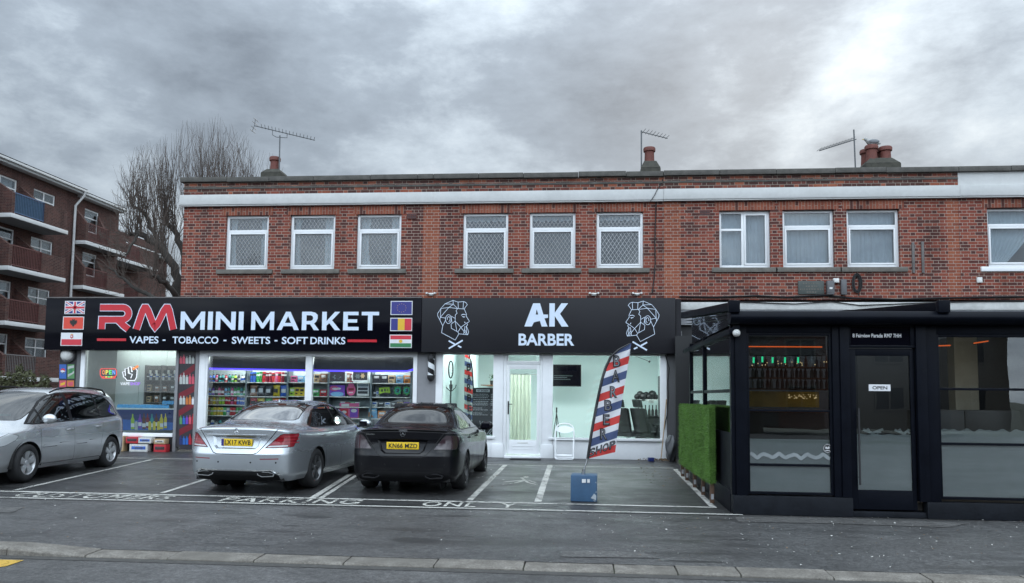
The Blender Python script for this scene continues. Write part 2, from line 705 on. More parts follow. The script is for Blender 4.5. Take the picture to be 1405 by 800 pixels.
pm('verge_earth', (.07, .075, .05), .9, world=True, scale=.4)
gsheet('ground', -900, 900, -900, 900, 0, 'verge_earth', level=-.5)
gsheet('road', -120, 120, -9.0, KF + .02, 0, 'road_asphalt', level=ZROAD)
gsheet('pavement', -120, 120, KB - .02, 60, -.004, 'pavement_asphalt')
gsheet('forecourt', -30, 2.2, YP0 - .1, YW + .6, 0.0, 'forecourt_asphalt')
gsheet('opposite_pavement', -120, 120, -13.5, -9.0, 0, 'pavement_asphalt', level=ZROAD + .1)

# kerb of separate concrete stones with worn edges
t = NT('kerb_concrete')
p = t.pos()
a = t.noise(p, 5, 6, .65)
b = t.noise(p, 45, 4, .7)
c_ = t.noise(p, 1.1, 3, .5)
col = t.ramp(t.math('ADD', t.math('MULTIPLY', a, .5), t.math('MULTIPLY', b, .5)), (.34, (.065, .056, .047)), (.50, (.155, .140, .120)), (.66, (.27, .25, .22)))
col = t.mix(t.ramp(c_, (.45, 0.0), (.65, .7)), col, (.11, .10, .085))
t.done(t.princ(**{'Base Color': col, 'Roughness': .8, 'Normal': t.bump(b, .5, .012)}))
kr = bpy.data.objects.new('kerb', None)
COL.objects.link(kr)
tag(kr, kind='structure')
ORG['kerb'] = Vector((0, 0, 0))
XD = G(60, 752).x
mb = MB()
x = -16.0
rk = random.Random(5)
while x < 16:
    L_ = rk.choice((.9, .92, .9, .62, .9)) * rk.uniform(.95, 1.03)
    dz = rk.uniform(-.006, .006)
    dyy = rk.uniform(-.007, .007)
    hi = ZK - .005 if x > XD - .1 else ZK + .045   # dropped in front of the forecourt, full height at the left
    hn = hi
    if XD - 1.0 < x <= XD - .1:
        hi, hn = ZK + .045, ZK - .005
    x2 = x + L_ - .012
    z0_, z1_ = hi + dz, hn + dz
    y0_, y1_ = KF + dyy, KB + .005 + dyy
    pr = [(y0_ - .012, -.6), (y0_ - .004, -.02), (y0_ + .014, -.004), (y1_, .004), (y1_, -.6)]
    A = [(x, yy, (zz + z0_) if zz > -.1 else zz) for yy, zz in pr]
    B = [(x2, yy, (zz + z1_) if zz > -.1 else zz) for yy, zz in pr]
    n_ = len(pr)
    mb.add(A + B, [(i, (i + 1) % n_, n_ + (i + 1) % n_, n_ + i) for i in range(n_)] + [tuple(range(n_)), tuple(range(n_, 2 * n_))])
    x = x2 + .012
ks = mb.build('kerb_stones', 'kerb_concrete', kr, bevel=.008)
mb = MB()
mb.box(-16, 16, KF + .01, KB - .005, -.55, ZK - .03)
mb.build('kerb_bedding', 'verge_earth', kr)
# pavement edge sloping down to the dropped kerb (ramp)
pm('channel_grit', (.055, .052, .048), .85, world=True, scale=14, var=.4, bump=.4)
tag(MB().sheet(lambda u, v: (-16 + 32 * u, KF - .12 + .115 * v, ZROAD + .004 + .004 * v), 60, 1).build('channel', 'channel_grit'), kind='structure')


# painted lines
def paint(name, colr, wear):
    t = NT(name)
    p = t.pos()
    a = t.noise(p, 16, 6, .7)
    b = t.noise(p, 2.0, 3, .5)
    mask = t.ramp(t.math('ADD', t.math('MULTIPLY', a, .75), t.math('MULTIPLY', b, .25)), (wear - .07, 0.0), (wear + .05, 1.0))
    bs = t.princ(**{'Base Color': t.ramp(b, (.35, tuple(c * .72 for c in colr)), (.65, colr)), 'Roughness': .65, 'Normal': t.bump(a, .2, .004)})
    tr = t.n('BsdfTransparent')
    mx = t.n('MixShader')
    t.l(mask, mx.inputs[0])
    t.l(tr.outputs[0], mx.inputs[1])
    t.l(bs.outputs[0], mx.inputs[2])
    t.done(mx)


paint('worn_white_paint', (.50, .49, .45), .43)
paint('faded_white_paint', (.52, .51, .46), .47)
paint('worn_yellow_paint', (.62, .38, .05), .40)


def gl(px0, py0, px1, py1, wd, mb, z=.004):
    a, b = G(px0, py0), G(px1, py1)
    d = (b - a).normalized()
    n = Vector((-d.y, d.x, 0)) * wd / 2
    mb.poly([(p.x, p.y, GZ(p.y) + z) for p in (a - n, b - n, b + n, a + n)])


def gstrip(mb, x0, x1, y0, y1, z):
    mb.poly([(x0, y0, GZ(y0) + z), (x1, y0, GZ(y0) + z), (x1, y1, GZ(y1) + z), (x0, y1, GZ(y1) + z)])


mb = MB()
pz = .004
# front and back lines of the bays, dividers
XL, XRR = G(-60, 672).x, G(983, 696).x
gstrip(mb, XL, XRR, YP1 - .045, YP1 + .045, pz)
gstrip(mb, XL - 1, G(1021, 708).x, YP0 - .035, YP0 + .035, pz)
gstrip(mb, G(100, 629).x, G(925, 644).x, YP2 - .04, YP2 + .04, pz)
for a in ((208, 631, 20, 673, .085), (285, 657, 222, 677, .085), (480, 651.5, 427, 684.5, .10), (489, 652.5, 440, 684, .08),
          (693, 638.5, 644, 687, .10), (755, 638.5, 738, 689, .11), (926, 644, 979, 697, .09)):
    gl(*a, mb, pz + .0015)
o = mb.build('parking_lines', 'worn_white_paint', org=(0, 0, 0))
tag(o, kind='structure')
# CUSTOMER PARKING ONLY along the front of the bays, read from the shop side
mb = MB()


def gtxt(s, px0, px1, ya, yb, bold=.015):
    xa = G(px0, 688).x
    xb = G(px1, 690).x
    put_text(mb, s, lambda u, v: (u, v, GZ(v) + .0065), xa, xb, ya, yb, bold=bold, space=1.12)


gtxt('CUSTOMERS', -22, 212, YP0 + .10, YP1 - .10)
gtxt('PARKING', 298, 494, YP0 + .10, YP1 - .10)
gtxt('ONL', 585, 657, YP0 + .10, YP1 - .10)
gtxt('Y', 690, 711, YP0 + .10, YP1 - .10)
o = mb.build('parking_lettering', 'faded_white_paint', org=(0, 0, 0), fix=False)
tag(o, kind='structure')
# painted figure in the narrow bay
mb = MB()
c0 = G(717, 661)
sc_ = .34


def gp(u, v):
    return (c0.x + u * sc_, c0.y + v * sc_ * 1.9, GZ(c0.y + v * sc_ * 1.9) + .0065)


put_stroke(mb, [(-1.0, -.25), (-.3, .15), (.25, .3), (.75, -.2)], .13, gp)
put_stroke(mb, [(-.2, .9), (.1, .25), (-.35, -.35), (-.95, -.75)], .15, gp)
put_stroke(mb, [(.1, .25), (.35, -.25), (.85, -.65)], .15, gp)
put_poly(mb, [(.05 + .16 * cos(i * pi / 6), 1.05 + .16 * sin(i * pi / 6)) for i in range(12)], gp)
tag(mb.build('pedestrian_marking', 'worn_white_paint', org=(0, 0, 0), fix=False), kind='structure')
# yellow line end on the road
mb = MB()
mb.poly([tuple(G(px, py, ZROAD + .006)) for px, py in ((-40, 782), (8, 777), (33, 768.5), (-40, 767))])
tag(mb.build('yellow_marking', 'worn_yellow_paint', fix=False), kind='structure')

# repaired patches in the pavement
asphalt('patch_asphalt', (.082, .079, .075), (.36, .35, .34), .3, rough=.75)
for pts in ([(-30, 704), (-30, 697), (34, 695.5), (17, 703.5)], [(768, 764), (772, 756), (880, 757.5), (905, 766)], [(1012, 716), (1008, 709), (1170, 712), (1330, 718), (1300, 724), (1160, 719)]):
    m = MB()
    m.poly([(p.x, p.y, GZ(p.y) + .0025) for p in (G(*q) for q in pts)])
    tag(m.build('pavement_patch', 'patch_asphalt', org=(0, 0, 0)), kind='structure')

# litter and leaf scraps, nobody could count them
pm('paper_scrap', (.55, .54, .50), .8, var=.3)
pm('leaf_scrap', (.16, .10, .05), .8, var=.4)
mb = MB()
rl = random.Random(3)


def scrap(x, y, z, s, m):
    z = GZ(y)
    a = rl.uniform(0, 6.28)
    n_ = rl.randint(4, 6)
    mb.mat(m)
    pts = []
    for i in range(n_):
        q = a + 6.283 * i / n_
        rr = s * rl.uniform(.5, 1.1)
        pts.append((x + cos(q) * rr, y + sin(q) * rr * .8, z + .006 + rl.uniform(0, .012)))
    mb.poly(pts)


for i in range(520):
    x, y = rl.uniform(-9, 6.5), rl.uniform(KB + .1, YP0)
    if rl.random() < .45:
        x = rl.uniform(0, 6)
    scrap(x, y, 0, rl.choice((.005, .006, .007, .008, .008, .01, .012, .016)), 0 if rl.random() < .6 else 1)
for i in range(160):
    scrap(rl.uniform(-8, 2), rl.uniform(YP1, 18.6), 0, rl.choice((.008, .012, .018)), 0 if rl.random() < .5 else 1)
for i in range(45):
    scrap(rl.gauss(-1.95, .25), rl.uniform(14, 17.4), 0, rl.choice((.012, .02, .03)), 0 if rl.random() < .6 else 1)
for i in range(70):
    scrap(1.75 + rl.uniform(-.5, .25), rl.uniform(14, 18.8), 0, rl.choice((.015, .025, .035)), 1)
tag(mb.build('litter', ['paper_scrap', 'leaf_scrap'], fix=False), 'small pale paper scraps and leaf bits scattered over the wet asphalt', 'litter', kind='stuff')
pm('red_cloth', (.42, .02, .03), .8, var=.3)
c0 = G(640, 642)
mb = MB()
mb.sheet(lambda u, v: (c0.x - .18 + .36 * u, c0.y - .12 + .26 * v, GZ(c0.y) + .01 + .05 * abs(sin(u * 7 + v * 3)) * sin(pi * u) * sin(pi * v)), 14, 8)
tag(mb.build('rag', 'red_cloth', smooth=60), 'crumpled red rag on the ground beside the black saloon front wheel', 'rag')
# ---------------------------------------------------------------- brickwork
def brick(name, reds, dark, mortar, course=.075, P=.3375, soldier=False, strips=(), darkbands=(), darkamt=.23):
    t = NT(name)
    g = t.n('NewGeometry')
    p = g.outputs['Position']
    sx = t.n('SeparateXYZ')
    t.l(p, sx.inputs[0])
    u = t.math('ADD', sx.outputs[0], sx.outputs[1])
    v = sx.outputs[2]
    if soldier:
        u, v = v, u
    row = t.math('FLOOR', t.math('DIVIDE', v, course))
    vf = t.math('MULTIPLY', t.math('FRACT', t.math('DIVIDE', v, course)), course)
    par = t.math('MULTIPLY', t.math('FRACT', t.math('MULTIPLY', row, .5)), 1.0)      # 0 or .5
    uu = t.math('ADD', t.math('DIVIDE', u, P), par)
    cell = t.math('FLOOR', uu)
    uf = t.math('FRACT', uu)
    hd = t.math('GREATER_THAN', uf, 2 / 3)
    if soldier:
        hd = t.math('MULTIPLY', hd, 0.0)
    # distance to the nearest joint in metres
    du1 = t.math('MULTIPLY', t.math('MINIMUM', uf, t.math('ABSOLUTE', t.math('SUBTRACT', uf, 2 / 3 if not soldier else 5))), P)
    du = t.math('MINIMUM', du1, t.math('MULTIPLY', t.math('SUBTRACT', 1.0, uf), P))
    dv = t.math('MINIMUM', vf, t.math('SUBTRACT', course, vf))
    nz = t.noise(p, 30, 3, .6)
    dm = t.math('ADD', t.math('MINIMUM', du, dv), t.math('MULTIPLY', t.math('SUBTRACT', nz, .5), .006))
    joint = t.math('LESS_THAN', dm, .0052)
    cv = t.n('CombineXYZ')
    t.l(t.math('ADD', t.math('MULTIPLY', cell, 2.0), hd), cv.inputs[0])
    t.l(row, cv.inputs[1])
    wn = t.n('TexWhiteNoise', noise_dimensions='2D')
    t.l(cv.outputs[0], wn.inputs['Vector'])
    big = t.noise(p, .55, 4, .6)
    rnd = t.math('ADD', t.math('MULTIPLY', wn.outputs[0], .75), t.math('MULTIPLY', big, .25))
    stops = [(i / (len(reds) - 1) * .9 + .05, c) for i, c in enumerate(reds)]
    col = t.ramp(rnd, *stops)
    wn2 = t.n('TexWhiteNoise', noise_dimensions='2D')
    ad = t.n('VectorMath', operation='ADD')
    t.l(cv.outputs[0], ad.inputs[0])
    ad.inputs[1].default_value = (37.3, 11.9, 0)
    t.l(ad.outputs[0], wn2.inputs['Vector'])
    X = sx.outputs[0]
    thr = t.math('ADD', darkamt, t.math('MULTIPLY', hd, .12))
    for (xa, xb, amt) in darkbands:
        ins = t.math('MULTIPLY', t.math('GREATER_THAN', X, xa), t.math('LESS_THAN', X, xb))
        thr = t.math('ADD', thr, t.math('MULTIPLY', ins, amt))
    isd = t.math('LESS_THAN', wn2.outputs[0], thr)
    for (xa, xb) in strips:                                   # brighter rubbed brick piers
        ins = t.math('MULTIPLY', t.math('GREATER_THAN', X, xa), t.math('LESS_THAN', X, xb))
        hot = t.ramp(wn.outputs[0], (.1, (.26, .085, .045)), (.9, (.36, .125, .06)))
        col = t.mix(t.math('MULTIPLY', ins, .42), col, hot)
        isd = t.math('MULTIPLY', isd, t.math('SUBTRACT', 1.0, ins))
    col = t.mix(t.math('MULTIPLY', isd, .85), col, dark)
    fine = t.noise(p, 55, 4, .7)
    col = t.mix(1.0, col, t.ramp(fine, (.3, .72), (.7, 1.22)), 'MULTIPLY')
    mort = t.mix(t.noise(p, 9, 4, .6), tuple(c * .62 for c in mortar), mortar)
    col = t.mix(joint, col, mort)
    # soot running down and blooming
    mp = t.n('Mapping')
    mp.inputs['Scale'].default_value = (1.6, 1.6, .28)
    t.l(p, mp.inputs[0])
    grime = t.ramp(t.noise(mp.outputs[0], 1.2, 5, .6), (.5, 1.0), (.72, .62))
    col = t.mix(1.0, col, grime, 'MULTIPLY')
    h = t.math('ADD', t.math('MULTIPLY', t.math('MINIMUM', dm, .012), 60), t.math('MULTIPLY', fine, .3))
    return t.done(t.princ(**{'Base Color': col, 'Roughness': .85, 'Specular IOR Level': .25, 'Normal': t.bump(h, .35, .012)}))


def fx(px, py=340):
    return XZ(px, py, YW)[0]


REDS = [(.115, .027, .021), (.175, .043, .030), (.225, .060, .038), (.19, .048, .033), (.255, .078, .046)]
DARK = (.062, .025, .023)
MORT = (.42, .335, .28)
dens = [(fx(268), fx(289), .35), (fx(564), fx(582), .55), (fx(603), fx(622), .5), (fx(1000), fx(1290), .12)]
brick('brickwork', REDS, DARK, MORT, strips=[(fx(580), fx(602)), (fx(910.5), fx(934)), (fx(1300), fx(1316))], darkbands=dens)
brick('soldier_brick', [(.16, .045, .03), (.27, .085, .05), (.22, .06, .038)], DARK, (.36, .26, .21), course=.075, P=.30, soldier=True, darkamt=.15)
brick('parapet_brick', [(.10, .034, .028), (.19, .055, .036), (.29, .10, .055)], (.045, .024, .022), (.30, .26, .22), darkamt=.42)

pm('white_render', (.50, .50, .49), .6, var=.12, scale=1.5, world=True)
pm('old_concrete', (.085, .08, .072), .9, var=.45, scale=5, bump=.4, world=True)
pm('sill_concrete', (.13, .12, .105), .9, var=.35, scale=7, bump=.3, world=True)
pm('lichen_concrete', (.045, .043, .034), .95, var=.5, scale=9, bump=.5, world=True)
pm('terracotta', (.13, .04, .03), .75, var=.3, scale=8)
pm('white_upvc', (.74, .75, .76), .35, var=.05, scale=3)
pm('roof_felt', (.05, .05, .05), .9, world=True)
pm('lead_strip', (.36, .37, .38), .5)
pm('net_curtain', (.80, .81, .81), .9, var=.06, scale=3)
pm('grey_curtain', (.66, .67, .69), .9, var=.08, scale=3)
pm('room_wall', (.30, .28, .26), .9, world=True, scale=.6)
pm('dark_room', (.05, .05, .055), .9, world=True, scale=.6)
pm('black_metal', (.02, .02, .022), .45, var=.2)
pm('aerial_metal', (.10, .105, .11), .45, metal=.6, var=.2)
pm('grey_plastic', (.10, .10, .105), .55)
pm('white_plastic', (.62, .62, .60), .45)
pm('cable_rubber', (.012, .012, .013), .6)
pm('ornament', (.35, .33, .30), .6)
glass('window_glass', (.70, .75, .78), .045)
glass('clear_glass', (.88, .92, .92), .018)

ZT, ZB, ZBT = 6.92, 6.285, 6.58       # brick top, white band bottom and top
Z0 = 3.86


def window(root, px0, px1, style, lead, net, z0=4.655, z1=6.05):
    x0, x1 = fx(px0), fx(px1)
    yf = YW + .07
    fr = MB()
    frame_bars(fr, x0, x1, z0, z1, .062, yf, yf + .07)
    panes = []
    if style == 'transom':
        zt = z1 - .40
        fr.box(x0 + .062, x1 - .062, yf, yf + .07, zt - .035, zt + .035)
        panes.append((x0 + .062, x1 - .062, zt + .035, z1 - .062, 0))
        panes.append((x0 + .062, x1 - .062, z0 + .062, zt - .035, 1))
    else:
        xm = x0 + (x1 - x0) * .47
        zt = z1 - .46
        fr.box(xm - .032, xm + .032, yf, yf + .07, z0 + .062, z1 - .062)
        fr.box(x0 + .062, xm - .032, yf, yf + .07, zt - .03, zt + .03)
        panes.append((x0 + .062, xm - .032, zt + .03, z1 - .062, 0))
        panes.append((x0 + .062, xm - .032, z0 + .062, zt - .03, 0))
        panes.append((xm + .032, x1 - .062, z0 + .062, z1 - .062, 1))
    f = fr.build('window', 'white_upvc', root, bevel=.006)
    for (a, b, c, d, sash) in panes:
        if sash:
            s = MB()
            frame_bars(s, a + .004, b - .004, c + .004, d - .004, .042, yf - .012, yf + .05)
            s.build('sash', 'white_upvc', f, bevel=.005)
            a, b, c, d = a + .04, b - .04, c + .04, d - .04
        MB().box(a - .01, b + .01, yf + .03, yf + .04, c - .01, d + .01).build('pane', 'window_glass', f)
        if lead:
            m = MB()
            sx_, sz_ = .098, .148
            k = sz_ / sx_
            n0 = int((b - a + (d - c) / k) / sx_) + 3
            for sgn in (1, -1):
                for i in range(-n0, n0):
                    # line z = c + sgn*k*(x-a) + i*sz_
                    pts = []
                    for xx in (a, b):
                        zz = c + sgn * k * (xx - a) + i * sz_
                        if c <= zz <= d:
                            pts.append((xx, zz))
                    for zz in (c, d):
                        xx = a + (zz - c - i * sz_) / (sgn * k)
                        if a < xx < b:
                            pts.append((xx, zz))
                    if len(pts) == 2:
                        put_stroke(m, pts, .0105, lambda u, v: (u, yf + .026, v))
            m.build('leading', 'lead_strip', f, fix=False)
    # curtains behind
    rr = random.Random(int(px0))
    def sheetc(a, b, amp, mat, top=z1 - .05, bot=z0 + .05, yo=.14, pinch=0.0):
        ph = rr.uniform(0, 6)
        def fn(u, v):
            e = 1 - pinch * sin(pi * min(1, v * 1.0)) if pinch else 1
            xx = a + (b - a) * u * e
            return (xx, yf + yo + amp * sin(u * (b - a) * 55 + ph + .6 * sin(v * 3)) + amp * .5 * sin(u * (b - a) * 131 + ph), bot + (top - bot) * v)
        MB().sheet(fn, 60, 6).build('curtain', mat, f, smooth=80, fix=False)
    if net == 'sides':
        sheetc(x0 + .06, x0 + .06 + (x1 - x0) * rr.uniform(.14, .24), .018, 'net_curtain', pinch=.25)
        sheetc(x1 - .06 - (x1 - x0) * rr.uniform(.16, .24), x1 - .06, .018, 'net_curtain')
    elif net == 'full':
        sheetc(x0 + .05, x1 - .05, .018, 'grey_curtain')
    elif net == 'left':
        sheetc(x0 + .05, x0 + .05 + (x1 - x0) * .2, .018, 'net_curtain')
    elif net == 'swag':
        sheetc(x0 + .05, x1 - .05, .02, 'net_curtain', bot=z1 - .45)
        def fn(u, v):
            return (x0 + .05 + (x1 - x0 - .1) * u * (1 - .62 * (1 - v) ** 1.2 * (1 if u > 0 else 1)), yf + .15 + .018 * sin(u * 60 + v * 2), z0 + .06 + (z1 - .45 - z0 - .06) * v)
        MB().sheet(fn, 60, 14).build('curtain', 'net_curtain', f, smooth=80, fix=False)
    if net in ('jars', 'sides2'):
        # things on the inner sill
        m = MB()
        for i in range(4):
            xx = x0 + .12 + i * (x1 - x0 - .24) / 3.2 + rr.uniform(-.03, .03)
            h = rr.uniform(.07, .16)
            rw = rr.uniform(.035, .06)
            m.lathe([(.001, 0), (rw, 0), (rw * 1.1, h * .6), (rw * .6, h * .8), (rw * .7, h), (.001, h)], (xx, yf + .16, z0 + .06), n=10)
        m.build('ornament', 'ornament', f, smooth=50)
        def fr_(u, v):
            return (x0 + .06 + (x1 - x0 - .12) * u, yf + .13 + .01 * sin(u * 50), z1 - .14 - .05 * abs(sin(u * 20)) + (.09 + .05 * abs(sin(u * 20))) * v)
        MB().sheet(fr_, 60, 2).build('curtain', 'net_curtain', f, smooth=80, fix=False)
    si = MB()
    si.box(x0 - .19, x1 + .15, YW - .075, YW + .07, z0 - .125, z0 - .012)
    si.build('sill', 'white_upvc' if net == 'swag' else 'sill_concrete', f, bevel=.008)
    return (x0, x1, z0 - .012, z1)


def unit(label, px0, px1, wins, proud=0.0, band='white_render', top_white=False, left_end=False, last=False):
    x0 = fx(px0)
    x1 = fx(px1) if not last else 24.0
    root = thing('brick_building', ((x0 + x1) / 2, YW, 0), label, 'building', 'brick buildings of the shop parade')
    holes = []
    for wdef in wins:
        holes.append(window(root, *wdef))
    yy = YW - proud
    # lintels sit in the wall 4 mm proud
    ln = MB()
    for a, b, c, d in holes:
        ln.box(a - .11, b + .11, yy - .006, yy + .05, d + .004, d + .205)
    ln.build('lintel', 'soldier_brick', root)
    wl = MB()
    wall_grid(wl, x0, x1, Z0, ZT, holes, lambda x, z, dd: (x, yy + dd, z), reveal=.16)
    if left_end:
        wl.poly([(x0, yy, Z0), (x0, YW + 9, Z0), (x0, YW + 9, ZT), (x0, yy, ZT)])
    wl.build('wall', 'brickwork', root, fix=False)
    MB().box(x0, x1, YW + 9, YW + 9.2, 0, ZT).build('rear_wall', 'brickwork', root)
    # darker brick strip and string course above the white band
    ub = MB()
    ub.box(x0 - (.02 if left_end else 0), x1, yy - .02, yy + .1, ZBT, ZT)
    ub.build('parapet', 'parapet_brick' if not top_white else 'white_render', root)
    if not top_white:
        sc_ = MB()
        sc_.box(x0 - (.03 if left_end else 0), x1, yy - .035, yy - .015, 6.75, 6.80)
        sc_.build('string_course', 'old_concrete', root, bevel=.006)
    bd = MB()
    bd.box(x0 - (.09 if left_end else 0), x1, yy - .11, yy - .003, ZB + .035, ZBT)
    bd.box(x0 - (.07 if left_end else 0), x1, yy - .09, yy - .003, ZB, ZB + .033)
    bd.build('white_band', band, root, bevel=.006)
    cp = MB()
    xx = x0 - (.1 if left_end else 0)
    rr = random.Random(int(px0))
    while xx < x1 - .01:
        xe = min(x1, xx + rr.uniform(1.1, 1.5))
        if x1 - xe < .3:
            xe = x1
        dz_ = rr.uniform(-.008, .008)
        cp.box(xx, xe - .008, yy - .10 + rr.uniform(-.008, .008), yy + .28, ZT + dz_, ZT + .125 + dz_)
        xx = xe
    cp.build('coping', 'old_concrete', root, bevel=.012)
    MB().box(x0, x1, yy + .1, YW + 9, 6.4, 6.45).build('roof', 'roof_felt', root)
    rm = MB()
    rm.box(x0 + .05, x1 - .05, YW + 2.6, YW + 2.65, 3.95, 6.38)
    rm.box(x0 + .05, x1 - .05, YW + .2, YW + 2.6, 3.9, 3.95)
    rm.box(x0 + .05, x1 - .05, YW + .2, YW + 2.6, 6.34, 6.39)
    rm.box(x0 + .02, x0 + .05, YW + .2, YW + 2.6, 3.95, 6.34)
    rm.build('room', 'room_wall', root)
    return root


b1 = unit('brick upper storey with three leaded windows above the red and white mini market sign', 250.5, 594,
          [(309, 367.5, 'transom', 1, 'sides'), (397.5, 459, 'transom', 1, 'sides'), (489, 550, 'transom', 1, 'sides')], left_end=True)
b2 = unit('brick upper storey with three leaded windows above the barber sign', 594, 910.5,
          [(635, 697, 'transom', 1, 'jars'), (726.5, 789.5, 'transom', 1, 'jars'), (818.5, 882.5, 'transom', 1, 'jars')])
b3 = unit('brick upper storey with three plain curtained windows above the black cafe roof', 910.5, 1316,
          [(987, 1057, 'split', 0, 'full'), (1074, 1144.5, 'transom', 0, 'full'), (1162, 1234.5, 'transom', 0, 'full')], proud=.025)
b4 = unit('brick upper storey at the right end with white painted parapet and net curtain window', 1316, 1500,
          [(1355, 1428, 'transom', 0, 'swag')], proud=.03, top_white=True, last=True)

# air bricks
for root, px, py in ((b1, 565, 297), (b3, 967, 292)):
    x, z = XZ(px, py, YW)
    m = MB()
    for i in range(5):
        for j in range(3):
            m.box(x - .11 + i * .047, x - .11 + i * .047 + .03, YW - .036, YW - .028, z - .055 + j * .04, z - .055 + j * .04 + .022)
    m.mat(1).box(x - .125, x + .125, YW - .028, YW + .02, z - .068, z + .068)
    m.build('air_brick', ['dark_room', 'terracotta'], root)


# chimneys behind the parapet, part of the buildings
def chimney(root, px, pw, pots, ytop, ybase=236, fl=13, pot_r=.15):
    Y = YW + .55
    xc, zb = XZ(px, ybase, Y)
    m = MB()
    w2 = XZ(px + pw / 2, ybase, Y)[0] - xc
    z1 = XZ(px, ybase - fl, Y)[1]
    m.box(xc - w2, xc + w2, Y - .3, Y + .45, 6.45, zb + .03)
    a = [(xc - w2, Y - .3, zb + .03), (xc + w2, Y - .3, zb + .03), (xc + w2, Y + .45, zb + .03), (xc - w2, Y + .45, zb + .03)]
    k = .62
    b = [(xc + (p[0] - xc) * k, Y + .07 + (p[1] - Y - .07) * k, z1) for p in a]
    m.add(a + b, [(0, 1, 5, 4), (1, 2, 6, 5), (2, 3, 7, 6), (3, 0, 4, 7), (4, 5, 6, 7), (3, 2, 1, 0)])
    c = m.build('chimney', 'lichen_concrete', root, bevel=.02)
    for (ppx, ptop, dy) in pots:
        x = XZ(ppx, ytop, Y + dy)[0]
        zt = XZ(ppx, ptop, Y + dy)[1]
        r = pot_r
        MB().lathe([(.001, z1 - .06), (r * 1.0, z1 - .06), (r * .92, zt - .16), (r * .94, zt - .12), (r * 1.16, zt - .10), (r * 1.2, zt - .03), (r * 1.08, zt), (r * .8, zt), (r * .75, zt - .15), (.001, zt - .2)], (x, Y + dy, 0), n=20).build('chimney_pot', 'terracotta', c, smooth=40)


chimney(b1, 377, 27, [(377.5, 216, .05)], 216, 242, fl=8, pot_r=.125)
chimney(b2, 891.5, 27, [(891, 203, .05)], 203, 236, pot_r=.13)
chimney(b3, 1206, 48, [(1188.5, 206, .3), (1195.5, 200, -.05), (1206, 205, .3), (1214.5, 202, .0)], 202, 230, fl=11, pot_r=.135)

# TV aerials
def aerial(label, mast, boom, nel, refl=None, bracket=False, ell=.13):
    Y = YW + .5
    x0, z0 = XZ(*mast[0], Y)
    x1, z1 = XZ(*mast[1], Y)
    root = thing('tv_aerial', (x0, Y, z0), label, 'aerial', 'TV aerials above the parade roof')
    MB().tube([(x0, Y, z0 - .6), (x1, Y, z1)], .018, 8).build('mast', 'aerial_metal', root, smooth=40)
    a = Vector(P(*boom[0], Y))
    b = Vector(P(*boom[1], Y))
    m = MB().tube([a, b], .011, 6)
    d = (b - a)
    for i in range(nel):
        c = a + d * (.12 + .87 * i / (nel - 1))
        l_ = ell * (1 - .35 * i / nel)
        m.tube([c + Vector((.04, -l_, .05)), c + Vector((-.04, l_, .02))], .006, 5)
    m.build('boom', 'aerial_metal', root, smooth=40)
    if refl:
        m = MB()
        dn = d.normalized()
        up = Vector((-dn.z, 0, dn.x))
        for s in (-1, 1):
            for k in (.4, 1.0):
                m.tube([a + up * s * .16 * k + Vector((0, -.16, 0)), a + up * s * .16 * k + Vector((0, .16, 0))], .007, 5)
            m.tube([a, a + up * s * .17 - dn * .02], .008, 5)
        m.build('reflector', 'aerial_metal', root)
    if bracket:
        p = Vector(P(384, 188, Y))
        l_, r_ = Vector(P(374, 179, Y)), Vector(P(394, 184, Y))
        MB().tube([l_, l_ + Vector((0, 0, -.12)), p + Vector((-.1, 0, 0)), p + Vector((.12, 0, -.02)), r_ + Vector((0, 0, -.1)), r_], .010, 6).build('bracket', 'aerial_metal', root, smooth=50)


aerial('long slatted TV aerial on a tall mast at the left chimney beside the bare tree', ((383.5, 240), (384, 186)), ((349, 172.5), (432, 192.5)), 16, True, True)
aerial('TV aerial tilted down to the right on a mast at the middle single-pot chimney', ((880, 236), (880, 179)), ((879, 180.5), (916, 190)), 8)
aerial('TV aerial pointing down left from a leaning mast beside the chimney with several pots', ((1174.5, 236), (1171.5, 178)), ((1175, 191), (1124, 207)), 12)

# gull sitting on the chimney pot
pm('gull_white', (.33, .33, .32), .8, var=.1)
pm('gull_grey', (.17, .175, .185), .8, var=.2)
pm('beak_yellow', (.45, .30, .06), .5)
gx, gz = XZ(1194, 200, YW + .5)
gy = YW + .5
m = MB()
body = [(-.02, .0, .018), (0.02, .045, .045), (.05, .085, .075), (.06, .15, .085), (.045, .22, .07), (.035, .29, .04), (.03, .36, .012)]
# head left (-x), tail right and lower
spine = [(-.155, .165, .012), (-.135, .17, .036), (-.105, .165, .044), (-.07, .125, .046), (-.03, .10, .075), (.04, .088, .086), (.11, .075, .07), (.18, .06, .04), (.25, .045, .012)]
m.tube([(gx + s[0], gy, gz + s[1]) for s in spine], [s[2] for s in spine], 12)
for dy in (-.035, .035):
    m.tube([(gx + .02, gy + dy, gz + .05), (gx + .02, gy + dy, gz - .005)], .008, 6)
bird = m.build('bird', ['gull_white'], None, smooth=70, org=(gx, gy, gz))
tag(bird, 'pale gull hunched on top of a chimney pot', 'bird')
m = MB()
for dy in (-1, 1):
    m.ball((gx + .07, gy + dy * .058, gz + .092), .1, 12, 8, sc=(1.35, .32, .55))
m.build('wing', 'gull_grey', bird, smooth=70)
MB().tube([(gx - .150, gy, gz + .165), (gx - .195, gy, gz + .155)], [.014, .004], 8).build('beak', 'beak_yellow', bird, smooth=60)

# cables, boxes and fittings on the wall
def cable(label, pts, r=.011, Y=YW - .02, mat='cable_rubber', group=None):
    o = MB().tube([(*XZ(px, py, Y)[:1], Y, XZ(px, py, Y)[1]) for px, py in pts], r, 6).build('cable', mat, None, smooth=60, org=(*XZ(*pts[0], Y)[:1], Y, XZ(*pts[0], Y)[1]))
    tag(o, label, 'cable', group)


